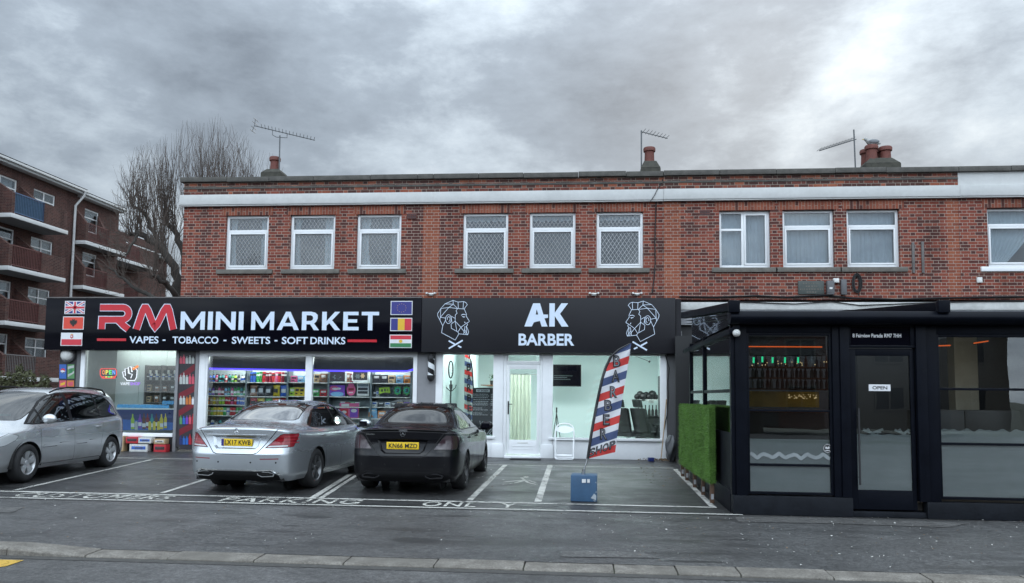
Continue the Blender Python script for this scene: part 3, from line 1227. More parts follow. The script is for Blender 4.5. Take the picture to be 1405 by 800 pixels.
cable('black cable running from the parapet down the brick joint to the barber sign end', [(913, 236), (908, 250), (903, 260), (900.5, 275), (899.5, 300), (898.5, 330), (899, 360), (897, 385), (895, 402)], .013)
cable('thin black cable slanting across the white band to the joint', [(892, 277), (898, 268), (903, 258)], .009, YW - .13)
cable('thick black cable along the foot of the bricks above the cafe', [(932, 407), (980, 408), (1040, 406), (1080, 408), (1130, 405), (1170, 409), (1230, 411), (1290, 409), (1405, 407), (1440, 407)], .022, YW - .06)
cable('sagging black cable below the thick one on the white board', [(1000, 414), (1090, 417), (1140, 414), (1180, 419), (1260, 416), (1330, 414), (1405, 413)], .012, YW - .09)

x, z = XZ(1112, 395, YW)
pm('plaque_green', (.055, .065, .06), .6, var=.3)
pl = thing('wall_plaque', (x, YW, z), 'small grey green street plaque with faint lettering on the brickwork', 'plaque')
MB().box(x - .30, x + .30, YW - .06, YW - .02, z - .16, z + .16).build('panel', 'plaque_green', pl, bevel=.006)
m = MB()
for i, wd in enumerate((.19, .13, .26, .11)):
    xx = x - wd
    while xx < x + wd:
        l_ = RND.uniform(.02, .05)
        m.poly([(xx, YW - .063, z + .085 - i * .07), (xx + l_, YW - .063, z + .085 - i * .07), (xx + l_, YW - .063, z + .115 - i * .07), (xx, YW - .063, z + .115 - i * .07)])
        xx += l_ + RND.uniform(.012, .03)
m.build('lettering', 'sill_concrete', pl, fix=False)


def wallbox(name, label, cat, px0, py0, px1, py1, d, mat, extra=None):
    x0, z1 = XZ(px0, py0, YW)
    x1, z0 = XZ(px1, py1, YW)
    t_ = thing(name, ((x0 + x1) / 2, YW, z0), label, cat)
    MB().box(x0, x1, YW - .03 - d, YW - .026, z0, z1).build('case', mat, t_, bevel=.012)
    MB().box(x0 + .02, x1 - .02, YW - .034 - d, YW - .03 - d, z0 + (z1 - z0) * .12, z0 + (z1 - z0) * .8).build('cover', mat, t_, bevel=.003)
    if extra:
        MB().box(x0 + (x1 - x0) * .3, x0 + (x1 - x0) * .7, YW - .04 - d, YW - .034 - d, z0 + (z1 - z0) * .38, z0 + (z1 - z0) * .52).build('sticker', 'white_plastic', t_)


wallbox('meter_box', 'dark grey cable box with a white sticker beside the plaque', 'box', 1132.5, 386, 1143, 405, .10, 'grey_plastic', True)
wallbox('junction_box', 'dark cable box tilted to the right of the stickered box', 'box', 1152, 384, 1160, 405, .09, 'grey_plastic')
wallbox('alarm_box', 'small white box between the two dark cable boxes', 'box', 1142, 382.5, 1150, 388.5, .06, 'white_plastic')
wallbox('vent_box', 'small white square box on the bricks near the right end', 'box', 1338.5, 381, 1346, 388.5, .05, 'white_plastic')
# coil of cable
x, z = XZ(1174.5, 389, YW)
m = MB()
for k in range(6):
    pth = [(x + (.055 + .012 * k) * cos(a * pi / 12), YW - .05 - .012 * (k % 3), z + (.17 + .012 * k) * sin(a * pi / 12)) for a in range(25)]
    m.tube(pth, .011, 6)
m.tube([(x + .03, YW - .04, z - .2), (x + .05, YW - .04, z - .3)], .01, 6)
tag(m.build('cable_coil', 'cable_rubber', None, smooth=60, org=(x, YW, z)), 'coil of black cable hanging on the brick wall', 'cable')
# two grey battens
pm('grey_timber', (.13, .12, .115), .85, var=.3)
for lab, px0, ptop, px1, pbot in (('weathered grey batten on bricks, the shorter left one of two', 1251.5, 333, 1253.5, 375), ('weathered grey batten on bricks, the taller right one of two', 1264.5, 332, 1267, 375)):
    xa, za = XZ(px0, ptop, YW)
    xb, zb = XZ(px1, pbot, YW)
    tag(MB().box(xa - .03, xa + .03, YW - .06, YW - .026, zb, za).build('batten', 'grey_timber', None, bevel=.006, org=(xa, YW, zb)), lab, 'batten')

# little floodlights on the wall foot above the signs
for px, nm in ((592, 'twin spotlight fitting on the bricks above the left bearded head'), (815, 'twin spotlight fitting on the bricks between the letters and right bearded head'), (874, 'twin spotlight fitting on the bricks above the right bearded head')):
    x, z = XZ(px, 404, YW)
    s = thing('spotlight', (x, YW, z), nm, 'spotlight', 'spotlights above the barber sign')
    MB().box(x - .06, x + .06, YW - .05, YW - .004, z - .03, z + .03).build('base', 'white_plastic', s, bevel=.008)
    for d in (-.1, .1):
        MB().lathe([(.001, -.05), (.022, -.05), (.03, .05), (.001, .05)], (x + d, YW - .09, z + .02), 'y', 12).build('lamp', 'white_plastic', s, smooth=40)
    MB().tube([(x - .1, YW - .09, z + .01), (x, YW - .05, z), (x + .1, YW - .09, z + .01)], .01, 6).build('arm', 'white_plastic', s)
# ---------------------------------------------------------------- materials of the shopfronts
pm('gloss_black_acrylic', (.003, .003, .006), .10, var=.15, spec=.12, world=True, scale=.8)
pm('satin_black_panel', (.012, .0115, .0145), .45, var=.12, spec=.25, world=True, scale=1.2)
pm('sign_red', (.50, .010, .022), .3, var=.06)
pm('sign_white', (.60, .68, .80), .35, var=.04)
pm('flag_white', (.68, .68, .70), .4, var=.04)
pm('flag_blue', (.030, .030, .19), .4, var=.05)
pm('flag_red', (.55, .03, .05), .4, var=.05)
pm('flag_orange', (.62, .055, .03), .4, var=.05)
pm('flag_yellow', (.68, .42, .03), .4, var=.05)
pm('flag_green', (.03, .19, .07), .4, var=.05)
pm('flag_black', (.008, .008, .008), .4)
pm('grey_paint', (.22, .22, .23), .55, var=.1, world=True, scale=1.6)
pm('dark_grey_paint', (.10, .10, .105), .5, var=.1, world=True)
pm('white_frame', (.80, .81, .82), .38, var=.06, world=True, scale=2)
pm('shop_floor', (.20, .19, .18), .5, world=True)
pm('pale_panel_wall', (.50, .54, .53), .7, var=.1, world=True)
pm('shop_wall', (.42, .44, .44), .8, world=True)
pm('shelf_metal', (.14, .17, .18), .4, metal=.4)
pm('poster_dark', (.030, .026, .032), .35, var=.3, world=True)
pm('black_stallriser', (.018, .018, .02), .5, world=True)
pm('shelf_back', (.30, .34, .36), .6, world=True)
pm('price_strip', (.62, .62, .58), .5, var=.4, scale=40)
emis('led_blue', (.10, .07, 1.0), 2.2)
emis('fill_white', (.95, 1.0, .98), 95)
emis('fill_dim', (.95, 1.0, .98), 15)
emis('neon_red', (1, .06, .05), 1.4)
emis('neon_yellow', (1, .75, .08), 1.3)
emis('neon_green', (.12, 1, .25), 1.2)
emis('neon_blue', (.15, .35, 1), 1.6)
emis('neon_white', (.9, .9, 1), 1.3)
emis('neon_purple', (.45, .15, 1), 1.3)
emis('neon_orange', (1, .28, .06), 1.3)

YS = YW - .30                                   # face of the fascia signs


def sgn(px, py, Y=YS - .014, ref=480):
    return (XZ(px, 445, Y)[0], Y, XZ(ref, py, Y)[1])


def atY(Y, ref=None):
    """pixel on a plane of constant Y; level lines stay level when ref is given"""
    if ref is None:
        return lambda u, v: tuple(P(u, v, Y))
    return lambda u, v: (XZ(u, v, Y)[0], Y, XZ(ref, v, Y)[1])


# ---------------------------------------------------------------- mini market fascia
xa, xb = XZ(62, 445, YS)[0], XZ(578, 445, YS)[0]
zt, zb = XZ(320, 409, YS)[1], XZ(320, 481.5, YS)[1]
sg = thing('shop_sign', ((xa + xb) / 2, YS, zb), 'long gloss black fascia sign reading RM MINI MARKET with six small flags', 'sign')
MB().box(xa, xb, YS, YW - .004, zb, zt).build('panel', 'gloss_black_acrylic', sg, bevel=.006)
m = MB().box(xa - .01, xb, YS - .012, YW - .004, zt + .002, zt + .03)
m.build('trim', 'grey_timber', sg)
f1, f2, f3 = (lambda u, v: sgn(u, v, YS - .006)), (lambda u, v: sgn(u, v, YS - .012)), (lambda u, v: sgn(u, v, YS - .018))


def c1(x, y):
    return (50 + x / 5.018, 395 + y / 5.018)


R_ = [c1(*p) for p in [(432, 137), (590, 137)] + arc(590, 180, 41, 42.5, -90, 90, 10)[1:] + [(450, 222.5), (450, 290)]]
R2 = [c1(*p) for p in [(566, 230), (600, 264), (634, 290)]]
M_ = [c1(*p) for p in [(690, 291), (728, 158), (738, 137), (750, 137), (764, 158), (805, 255), (818, 272), (832, 255), (874, 158), (888, 137), (900, 137), (910, 158), (944, 291)]]
for wd, fn, mt in ((10.6, f1, 'sign_white'), (8.8, f2, 'sign_red')):
    m = MB()
    for pth in (R_, R2, M_):
        put_stroke(m, pth, wd, fn)
    m.build('lettering' if mt == 'sign_red' else 'letter_outline', mt, sg, fix=False)
m = MB()
put_glyphs(m, 'MINI', f2, 247.5, 334, 453.2, 427.8)
put_glyphs(m, 'MARKET', f2, 344.5, 519.8, 453.2, 427.8)
for s, a, b in (('VAPES', 178.5, 218.5), ('-', 224, 228), ('TOBACCO', 237.5, 300.5), ('-', 307.5, 311.5), ('SWEETS', 319, 371.5), ('-', 377.5, 381.5), ('SOFT', 387.5, 423), ('DRINKS', 426.5, 474.5)):
    if s == '-':
        put_text(m, s, f2, a, b, 469, 467, bold=.01)
    else:
        put_text(m, s, f2, a, b, 472.6, 462.6, bold=.018)
m.build('lettering', 'sign_white', sg, fix=False)
m = MB()
for a, b in ((134, 174), (477.5, 517.5)):
    put_poly(m, [(a, 469.4), (b, 469.4), (b, 465.8), (a, 465.8)], f2)
m.build('stripe', 'sign_red', sg, fix=False)


def flag(x0, x1, y0, y1, parts):
    m = MB()
    mats = ['flag_white']
    put_poly(m, [(x0, y1), (x1, y1), (x1, y0), (x0, y0)], lambda u, v: sgn(u, v, YS - .008))
    k = .011
    for mt, polys in parts:
        if mt not in mats:
            mats.append(mt)
        m.mat(mats.index(mt))
        for pl in polys:
            put_poly(m, [(x0 + 1 + (x1 - x0 - 2) * a, y0 + 1 + (y1 - y0 - 2) * b) for a, b in pl], lambda u, v, k=k: sgn(u, v, YS - k))
        k += .002
    m.build('flag', mats, sg, fix=False)


def rc(a, b, c, d):
    return [(a, d), (b, d), (b, c), (a, c)]


def diag(p, q, w):
    L, R = stroke2d([p, q], w)
    return [tuple(R[0]), tuple(R[1]), tuple(L[1]), tuple(L[0])]


flag(87.5, 115.5, 413, 431.5, [('flag_blue', [rc(0, 1, 0, 1)]), ('flag_white', [diag((.03, .05), (.97, .95), .19), diag((.03, .95), (.97, .05), .19)]),
     ('flag_red', [diag((.02, .03), (.98, .97), .06), diag((.02, .97), (.98, .03), .06)]), ('flag_white', [rc(.40, .60, 0, 1), rc(0, 1, .34, .66)]), ('flag_red', [rc(.45, .55, 0, 1), rc(0, 1, .41, .59)])])
eagle = [(.5, .22), (.46, .16), (.42, .22), (.44, .3), (.36, .25), (.3, .32), (.34, .36), (.29, .42), (.34, .46), (.31, .54), (.38, .56), (.37, .66), (.45, .64), (.44, .74), (.5, .82),
         (.56, .74), (.55, .64), (.63, .66), (.62, .56), (.69, .54), (.66, .46), (.71, .42), (.66, .36), (.7, .32), (.64, .25), (.56, .3), (.58, .22), (.54, .16)]
flag(86, 115, 435, 453.5, [('flag_orange', [rc(0, 1, 0, 1)]), ('flag_black', [eagle])])
flag(84.5, 114, 458, 476.5, [('flag_red', [rc(0, 1, .5, 1)]), ('sign_red', [[(.44, .12), (.56, .12), (.57, .34), (.5, .44), (.43, .34)]]), ('flag_white', [[(.46, .18), (.54, .18), (.53, .30), (.5, .36), (.47, .30)]]), ('flag_yellow', [rc(.44, .56, .06, .10)])])
stars = []
for i in range(12):
    cxx, cyy = .5 + .22 * sin(i * pi / 6), .5 - .34 * cos(i * pi / 6)
    stars.append([(cxx + .021 * sin(j * pi / 5) * (1 if j % 2 == 0 else .45), cyy - .036 * cos(j * pi / 5) * (1 if j % 2 == 0 else .45)) for j in range(10)])
flag(535.5, 565.5, 413, 432, [('flag_blue', [rc(0, 1, 0, 1)]), ('flag_yellow', stars)])
flag(535.5, 565.5, 436, 454, [('flag_blue', [rc(0, 1 / 3, 0, 1)]), ('flag_yellow', [rc(1 / 3, 2 / 3, 0, 1)]), ('flag_red', [rc(2 / 3, 1, 0, 1)])])
sunp = [(.5 + .10 * sin(j * pi / 14) * (1 if j % 2 == 0 else .72), .5 - .165 * cos(j * pi / 14) * (1 if j % 2 == 0 else .72)) for j in range(28)]
flag(535, 565.5, 459, 477, [('flag_red', [rc(0, 1, 0, 1 / 3)]), ('flag_green', [rc(0, 1, 2 / 3, 1)]), ('flag_yellow', [sunp])])

# ---------------------------------------------------------------- mini market shopfront
YG = YW                                          # glass line
MK = thing('mini_market', (XZ(320, 620, YG)[0], YG, 0), 'mini market shopfront with white frames, poster columns and full display windows', 'shop')
X0 = XZ(80, 550, YG)[0]                          # left end
X1 = XZ(583, 550, YG)[0]
zs = zb + .02


def gx(px, py=560):
    return XZ(px, py, YG)[0]


def gz(py, px=300):
    return XZ(px, py, YG)[1]


# side extension and room shell
m = MB()
m.box(X0 + .02, X1 - .03, YG + 4.2, YG + 4.3, 0.02, 2.75)
m.box(X1 - .06, X1 - .02, YG + .1, YG + 4.2, 0.02, 2.75)
m.build('back_wall', 'shop_wall', MK)
MB().box(X0 + .02, X1 - .02, YG - .02, YG + 4.2, -.05, .012).build('floor', 'shop_floor', MK)
MB().box(X0 + .02, X1 - .02, YG + .02, YG + 4.3, 2.76, 2.84).build('ceiling', 'shop_wall', MK)
m = MB()
xl = XZ(63, 445, YS)[0]
m.box(xl, fx(250), YW + .002, YW + 7, 2.85, 3.86)
m.box(X0, X0 + .03, YG + .3, YG + 7, 0, 2.84)
MB().box(X0 + .04, X0 + .07, YG + .31, YG + 4.2, .02, 2.75).build('lining', 'pale_panel_wall', MK)
m.build('extension_wall', 'brickwork', MK)
# left poster column (82-105) and white post
m = MB().box(gx(80.5), gx(104), YG - .06, YG + .3, 0, zs)
m.build('pillar', 'black_stallriser', MK)


def poster(px0, px1, py0, py1, bg, shapes, Y, name='poster'):
    m = MB()
    mats = [bg]
    put_poly(m, [(px0, py1), (px1, py1), (px1, py0), (px0, py0)], atY(Y))
    k = .002
    for mt, pts in shapes:
        if mt not in mats:
            mats.append(mt)
        m.mat(mats.index(mt))
        put_poly(m, pts, atY(Y - k))
        k += .0004
    return m.build(name, mats, MK, fix=False)


pm('print_blue', (.03, .12, .42), .35)
pm('print_green', (.10, .26, .10), .35)
pm('print_pale', (.45, .48, .46), .4)
pm('print_orange', (.55, .17, .04), .35)
pm('print_pink', (.55, .08, .12), .35)
pm('print_red', (.40, .02, .035), .35)
pm('print_darkred', (.16, .01, .02), .35)
pm('print_navy', (.02, .035, .15), .3)
pm('print_purple', (.16, .05, .36), .35)
pm('print_yellow', (.62, .50, .06), .35)
pm('print_brown', (.10, .035, .025), .35)
Yp = YG - .066
poster(81.5, 91, 500, 519.5, 'print_blue', [('flag_white', arc(86.3, 509, 3.4, 3.6, 0, 360, 16)[:-1]), ('flag_red', [(82.9, 508.6)] + arc(86.3, 509, 3.4, 3.6, 180, 360, 10) + [(88, 508.8), (86, 507.6)]), ('print_navy', [(83.2, 510.2)] + arc(86.3, 509, 3.2, 3.4, 170, 10, 10)[0:] + [(86, 511.2)])], Yp)
poster(92.5, 102, 500, 519.5, 'print_green', [('print_pale', [(93, 503), (101.5, 501), (101.5, 504.5), (93, 507)]), ('print_pale', [(93, 514), (101.5, 509), (101.5, 512), (93, 517.5)]), ('flag_green', [(95, 506), (99.5, 505), (99.5, 511), (95, 513)])], Yp)
poster(81.5, 91, 522, 531, 'print_pink', [('flag_yellow', [(83, 526), (89.5, 524), (89, 527.5), (83, 529.5)])], Yp)
poster(92, 101.5, 522, 531, 'print_orange', [('print_pink', [(93, 525), (100.5, 523.5), (100, 529), (94, 530)])], Yp)
poster(81.5, 101.5, 533, 560, 'print_navy', [('print_red', [(83, 540), (100, 537), (100, 546), (83, 549)])], Yp)
# round bulkhead lamp under the sign
x, z = XZ(92, 487, YG - .12)
bl = thing('wall_lamp', (x, YG - .12, z), 'round white bulkhead lamp under the left end of the mini market sign', 'lamp')
MB().lathe([(.001, .0), (.19, .0), (.2, .03), (.2, .06), (.001, .06)], (x, YG - .12, z), 'y', 24).build('base', 'grey_plastic', bl, smooth=40)
MB().lathe([(.16, 0), (.155, -.03), (.13, -.07), (.08, -.095), (.001, -.10)], (x, YG - .12, z), 'y', 24).build('diffuser', 'white_plastic', bl, smooth=70)


def post(px0, px1, z0_, z1_, mat='white_frame', y0=-.07, y1=.06, name='post'):
    return MB().box(gx(px0), gx(px1), YG + y0, YG + y1, z0_, z1_).build(name, mat, MK, bevel=.006)


post(104.2, 109.5, 0, zs, 'dark_grey_paint')
post(109.7, 115.5, 0, zs)
# window A: glass, sill, stall riser
zsA = gz(594, 200)
MB().box(gx(115.5), gx(241), YG - .005, YG + .005, zsA, zs).build('window', 'clear_glass', MK)
MB().box(gx(115.5), gx(240.5), YG - .10, YG + .10, zsA - .09, zsA).build('sill', 'white_frame', MK, bevel=.01)
MB().box(gx(115.5), gx(240.5), YG - .03, YG + .10, 0, zsA - .095).build('stall_riser', 'black_stallriser', MK)
m = MB()
zh = XZ(170, 497, YG)[1]
m.box(gx(115.6), gx(137.5), YG - .02, YG + .02, zh - .45, zh - .38)
m.box(gx(137.5), gx(139.5), YG - .02, YG + .02, zsA, zs)
# grey screen panels standing behind window A
pm('pale_panel', (.52, .57, .555), .6, var=.08, world=True)
m2 = MB()
for a, b in ((127, 160), (160.6, 199), (199.6, 243)):
    m2.box(gx(a), gx(b), YG + .95, YG + .98, .3, 2.7)
m2.build('screen_panel', 'pale_panel', MK)
post(240.5, 244.5, 0, zs, 'grey_paint', -.08)
# poster column with bottles printed in rows
zc = zs
MB().box(gx(244.7), gx(267.5), YG - .05, YG + .05, .12, zc).build('poster_column', 'poster_dark', MK)
post(267.7, 272, 0, zs, 'grey_paint', -.08)
post(272.2, 281, 0, zs, 'white_frame', -.06)
rp = random.Random(8)
Yq = YG - .053
sh = []
for a, b in (((245, 540), (267, 528)), ((245, 515), (267, 499)), ((246, 589), (267, 578)), ((245, 563), (267, 549))):
    sh.append(('print_darkred', [(a[0], a[1]), (b[0], b[1]), (b[0], b[1] + 9), (a[0], a[1] + 9)]))
for row, (yb, h, cols) in enumerate(((499, 12, ['print_pink', 'print_pink', 'print_pale', 'print_pale', 'print_pale']), (527, 15, ['print_pale', 'print_pale', 'print_pale', 'print_pink', 'print_pink']),
                                     (555, 13, ['print_pale', 'print_pale', 'print_orange', 'print_orange', 'flag_white']), (582, 14, ['print_green', 'print_blue', 'print_purple', 'print_pink', 'print_red']), (610, 14, ['print_navy', 'print_blue', 'print_blue', 'print_red', 'print_red']))):
    for i, c in enumerate(cols):
        x = 246.3 + i * 4.2
        hh = h * rp.uniform(.78, 1.05)
        sh.append((c, [(x, yb), (x + 3.5, yb), (x + 3.5, yb - hh * .72), (x + 2.4, yb - hh * .8), (x + 2.3, yb - hh), (x + 1.2, yb - hh), (x + 1.1, yb - hh * .8), (x, yb - hh * .72)]))
poster(245, 267, 486, 617, 'poster_dark', sh, Yq)

# main windows B and C
zsB = gz(604, 420)
zht = gz(489, 420)
fr = MB()
fr.box(gx(281), gx(572), YG - .06, YG + .06, zht, zs)
fr.box(gx(281), gx(572), YG - .06, YG + .06, zsB - .07, zsB)
fr.box(gx(418.5), gx(428), YG - .06, YG + .06, zsB, zht)
fr.box(gx(566.5), gx(572), YG - .06, YG + .06, zsB, zht)
fr.box(gx(281), gx(284), YG - .05, YG + .05, zsB, zht)
fr.build('window_frame', 'white_frame', MK, bevel=.006)
for a, b in ((284, 418.5), (428, 566.5)):
    MB().box(gx(a), gx(b), YG - .005, YG + .005, zsB, zht).build('window', 'clear_glass', MK)
MB().box(gx(281), gx(572), YG - .05, YG + .08, 0, zsB - .075).build('stall_riser', 'white_frame', MK)
MB().box(gx(572.2), gx(597.5), YG - .05, YG + .2, 0, 2.6).build('pilaster', 'grey_paint', MK, bevel=.006)
# dark blind box above the display and blue LED tube
MB().box(gx(284), gx(566), YG + .12, YG + .16, gz(508, 420), gz(489, 420)).build('blind', 'dark_room', MK)
m = MB()
lz = XZ(420, 508.5, YG + .1)[1]
m.tube([(gx(281.5), YG + .09, lz + .03), (gx(420), YG + .09, lz), (gx(556), YG + .09, lz - .0), (gx(565), YG + .09, lz + .05)], .022, 8)
led = m.build('led_tube', 'led_blue', None, smooth=50, org=(gx(420), YG + .09, lz))
tag(led, 'glowing blue LED strip along the top of the market display window', 'light strip')
for a, b in ((300, 410), (440, 550)):  # added light bars hidden above the blind, they brighten the goods
    xx0, xx1 = gx(a), gx(b)
    cl = MB().box(xx0, xx1, YG + .24, YG + .34, 2.66, 2.745).build('ceiling_or_fill_light', 'fill_white', None, org=(xx0, YG + .6, 2.72))
    tag(cl, 'added unseen fill light over the %s half of the market display shelves' % ('left' if a < 400 else 'right'), 'ceiling light', 'added fill lights of the mini market')
cl = MB().box(gx(135), gx(232), YG + .5, YG + .62, 2.68, 2.745).build('ceiling_or_fill_light', 'fill_dim', None, org=(gx(150), YG + 2, 2.72))  # added unseen light that lifts the panels behind the vape window
tag(cl, 'added unseen fill light over the ledge of the vape window', 'ceiling light', 'added fill lights of the mini market')

# display shelving
YD = YG + .42
DX = [283, 337, 394, 450, 508.5, 565]
ROWS = [[525, 543.5, 556.5, 571.5, 587], [525, 544.5, 560, 576], [524.5, 543.5, 560, 576], [524, 543.5, 557.5, 573], [524.5, 543.5, 557, 573]]


def dz(py, px=424):
    return XZ(px, py, YD)[1]


def dx(px):
    return XZ(px, 540, YD)[0]


BAYN = ['leftmost', 'second', 'middle', 'fourth', 'rightmost']
for b in range(5):
    xa_, xb_ = dx(DX[b]), dx(DX[b + 1])
    s = thing('display_shelf', ((xa_ + xb_) / 2, YD, 0), '%s bay of dark shelving behind the market window, pale uprights' % BAYN[b], 'shelf', 'display shelving in the market window')
    MB().box(xa_ + .012, xb_ - .012, YD + .30, YD + .32, .1, 2.3).build('back_panel', 'shelf_back', s)
    for sd in (xa_, xb_ - .03 if b == 4 else None):
        if sd is not None:
            MB().box(sd - .012, sd + .03, YD - .02, YD + .3, .05, dz(509)).build('upright', 'shelf_metal', s)
    for r in ROWS[b]:
        MB().box(xa_ + .034, xb_ - .016, YD + .0, YD + .29, dz(r) - .022, dz(r)).build('shelf', 'shelf_metal', s)
        MB().box(xa_ + .036, xb_ - .018, YD - .006, YD - .001, dz(r) - .021, dz(r) - .003).build('price_strip', 'price_strip', s)

# goods: a prototype mesh for each shape and colour, copied along the shelves
pal = {'red': (.45, .03, .04), 'blue': (.04, .12, .45), 'pale blue': (.18, .38, .58), 'green': (.05, .30, .08), 'yellow': (.62, .45, .04), 'orange': (.60, .20, .03), 'pink': (.55, .10, .22), 'purple': (.18, .06, .38),
       'white': (.58, .58, .56), 'black': (.035, .035, .04), 'brown': (.24, .12, .07), 'teal': (.04, .26, .26), 'dark red': (.20, .015, .03), 'lime': (.32, .50, .05), 'tan': (.42, .30, .17)}
for k, c in pal.items():
    pm('pack_' + k, c, .32, var=.2, scale=22)
PROTO = {}


def proto(kind, colr):
    key = (kind, colr)
    if key in PROTO:
        return PROTO[key]
    acc = {'white': 'pack_blue', 'black': 'pack_white'}.get(colr, 'pack_white' if RND.random() < .6 else 'pack_black')
    mats = ['pack_' + colr, acc, 'pack_black']
    m = MB()
    if kind == 'bottle':
        m.lathe([(.001, 0), (.034, 0), (.036, .02), (.036, .05)], n=12).mat(1).lathe([(.0365, .05), (.0365, .11)], n=12).mat(0).lathe([(.036, .11), (.034, .135), (.016, .17), (.014, .185)], n=12).mat(2).lathe([(.018, .185), (.018, .205), (.001, .205)], n=12)
    elif kind == 'can':
        m.lathe([(.001, 0), (.03, 0), (.034, .012), (.034, .075)], n=14).mat(1).lathe([(.0343, .075), (.0343, .105)], n=14).mat(0).lathe([(.034, .105), (.034, .155), (.028, .168), (.001, .166)], n=14)
    elif kind == 'tube':
        m.lathe([(.001, 0), (.043, 0), (.043, .15)], n=14).mat(1).lathe([(.0435, .15), (.0435, .19)], n=14).mat(0).lathe([(.043, .19), (.043, .235), (.001, .235)], n=14)
    elif kind == 'bag':
        def fb(sd):
            return lambda u, v: ((u - .5) * .21 * (1 - .12 * sin(pi * v)), sd * .05 * (max(0, sin(pi * u)) ** .6) * (max(0, sin(pi * v)) ** .5) + .004 * sin(u * 31) * sin(pi * v), v * .30)
        m.sheet(fb(1), 12, 12).sheet(fb(-1), 12, 12)
        m.mat(1).box(-.06, .06, -.056, -.05, .10, .20)
    elif kind == 'box':
        m.box(-.075, .075, -.05, .05, 0, .15)
        m.mat(1).box(-.055, .055, -.0525, -.05, .08, .125)
        m.mat(2).box(-.055, .02, -.0525, -.05, .03, .055)
    elif kind == 'crate':
        m.box(-.19, .19, -.14, .14, 0, .15)
        m.mat(1).box(-.15, .15, -.143, -.14, .045, .11)
        m.mat(2).box(-.08, .1, -.1455, -.143, .065, .09)
    o = m.build({'bottle': 'drink_bottle', 'can': 'drink_can', 'tube': 'snack_tube', 'bag': 'snack_bag', 'box': 'goods_box', 'crate': 'stock_box'}[kind], mats, None, smooth=40, bevel=.004 if kind in ('box', 'crate') else 0, org=(0, 0, 0))
    PROTO[key] = [o, False]
    return PROTO[key]


def place(kind, colr, x, y, z, label, cat, group, s=(1, 1, 1), rz=0.0):
    pr = proto(kind, colr)
    if not pr[1]:
        o = pr[0]
        pr[1] = True
    else:
        o = pr[0].copy()
        COL.objects.link(o)
    o.location = (x, y, z)
    o.scale = s
    o.rotation_euler = (0, 0, rz)
    tag(o, label, cat, group)
    return o


SHN = ['top', 'second', 'third', 'fourth', 'fifth']
rg = random.Random(21)


def row(bay, r, kind, cols, px0, px1, hpx=None, word=None, cat=None):
    """spread goods of the given colours between two pixels on one shelf"""
    n = len(cols)
    z = dz(ROWS[bay][r]) + .001
    xs, xe = dx(px0), dx(px1)
    base_h = {'bottle': .205, 'can': .168, 'tube': .235, 'bag': .30, 'box': .15, 'crate': .15}[kind]
    for i, c in enumerate(cols):
        x = xs + (xe - xs) * (i + .5) / n
        s = (hpx * .0182 / base_h) if hpx else 1.0
        s *= rg.uniform(1.04, 1.18)
        wd = (xe - xs) / n / {'bottle': .075, 'can': .071, 'tube': .09, 'bag': .215, 'box': .155, 'crate': .39}[kind] * .95
        w_ = min(1.3, max(.6, wd * 1.05)) if kind != 'box' else wd
        word_ = word or {'bottle': 'drink bottle', 'can': 'drink can', 'tube': 'snack tube', 'bag': 'snack bag', 'box': 'carton', 'crate': 'box'}[kind]
        lab = 'small %s %s on the %s shelf of the %s market bay' % (c, word_, SHN[r], BAYN[bay])
        place(kind, c, x, YD + .09 + rg.uniform(-.01, .015), z, lab, cat or word_.split()[-1], '%s %ss on the %s shelf, %s bay' % (c, word_, SHN[r], BAYN[bay]), (w_, min(1.2, w_), s), rg.uniform(-.15, .15) if kind != 'crate' else 0)


row(0, 0, 'bottle', ['blue', 'blue', 'pink', 'teal', 'teal', 'red', 'teal', 'green', 'lime', 'black', 'white', 'white'], 283.5, 336, 9.5)
row(0, 1, 'bottle', ['blue', 'purple', 'black', 'pink', 'dark red', 'pale blue', 'teal', 'pink', 'green', 'green', 'teal', 'green'], 283.5, 336, 11)
row(0, 2, 'can', ['orange', 'tan', 'yellow', 'tan', 'lime', 'lime', 'red', 'red', 'pink', 'red', 'blue', 'blue', 'blue'], 282, 336, 9.5)
row(0, 3, 'can', ['tan', 'lime', 'yellow', 'yellow', 'yellow', 'green', 'white', 'red', 'red', 'green', 'green', 'red'], 283, 336, 10)
row(0, 4, 'bottle', ['black', 'white', 'black', 'teal', 'black', 'white', 'brown', 'black', 'teal', 'black'], 283, 336, 9)
row(1, 0, 'tube', ['blue', 'blue', 'green', 'green', 'red', 'dark red', 'dark red', 'red', 'pink', 'red', 'dark red', 'black'], 340, 392.5, 13)
row(1, 1, 'bag', ['brown', 'black', 'black', 'yellow', 'blue'], 341, 393, 14.5)
row(1, 2, 'bag', ['red', 'yellow', 'green', 'orange', 'red'], 341, 393, 12)
row(1, 3, 'bag', ['blue', 'red', 'purple', 'yellow', 'green'], 341, 393, 12)
row(2, 0, 'box', ['pink', 'pale blue'], 397, 416, 8)
row(2, 0, 'box', ['tan', 'brown'], 429, 447, 11)
row(2, 1, 'box', ['lime', 'yellow', 'yellow'], 396, 417, 11)
row(2, 1, 'box', ['green', 'red'], 427.5, 447.5, 9)
row(2, 2, 'box', ['blue', 'white', 'red', 'orange'], 397, 447, 9)
row(2, 3, 'box', ['green', 'white', 'yellow', 'orange'], 397, 447, 9)
row(3, 2, 'box', ['white', 'red', 'green', 'white'], 466, 493, 6)
row(3, 3, 'box', ['red', 'pink', 'pink'], 466, 491, 12)
row(4, 0, 'box', ['black', 'black', 'tan', 'pale blue', 'orange'], 511, 563, 10)
row(4, 1, 'box', ['black', 'white'], 511, 519, 7)
row(4, 2, 'box', ['white', 'black', 'white', 'black', 'tan', 'purple'], 509.5, 562, 6)
row(4, 3, 'box', ['pale blue', 'orange', 'white', 'blue', 'black'], 507, 562, 9)
row(3, 0, 'box', ['brown', 'dark red'], 474, 483, 11)


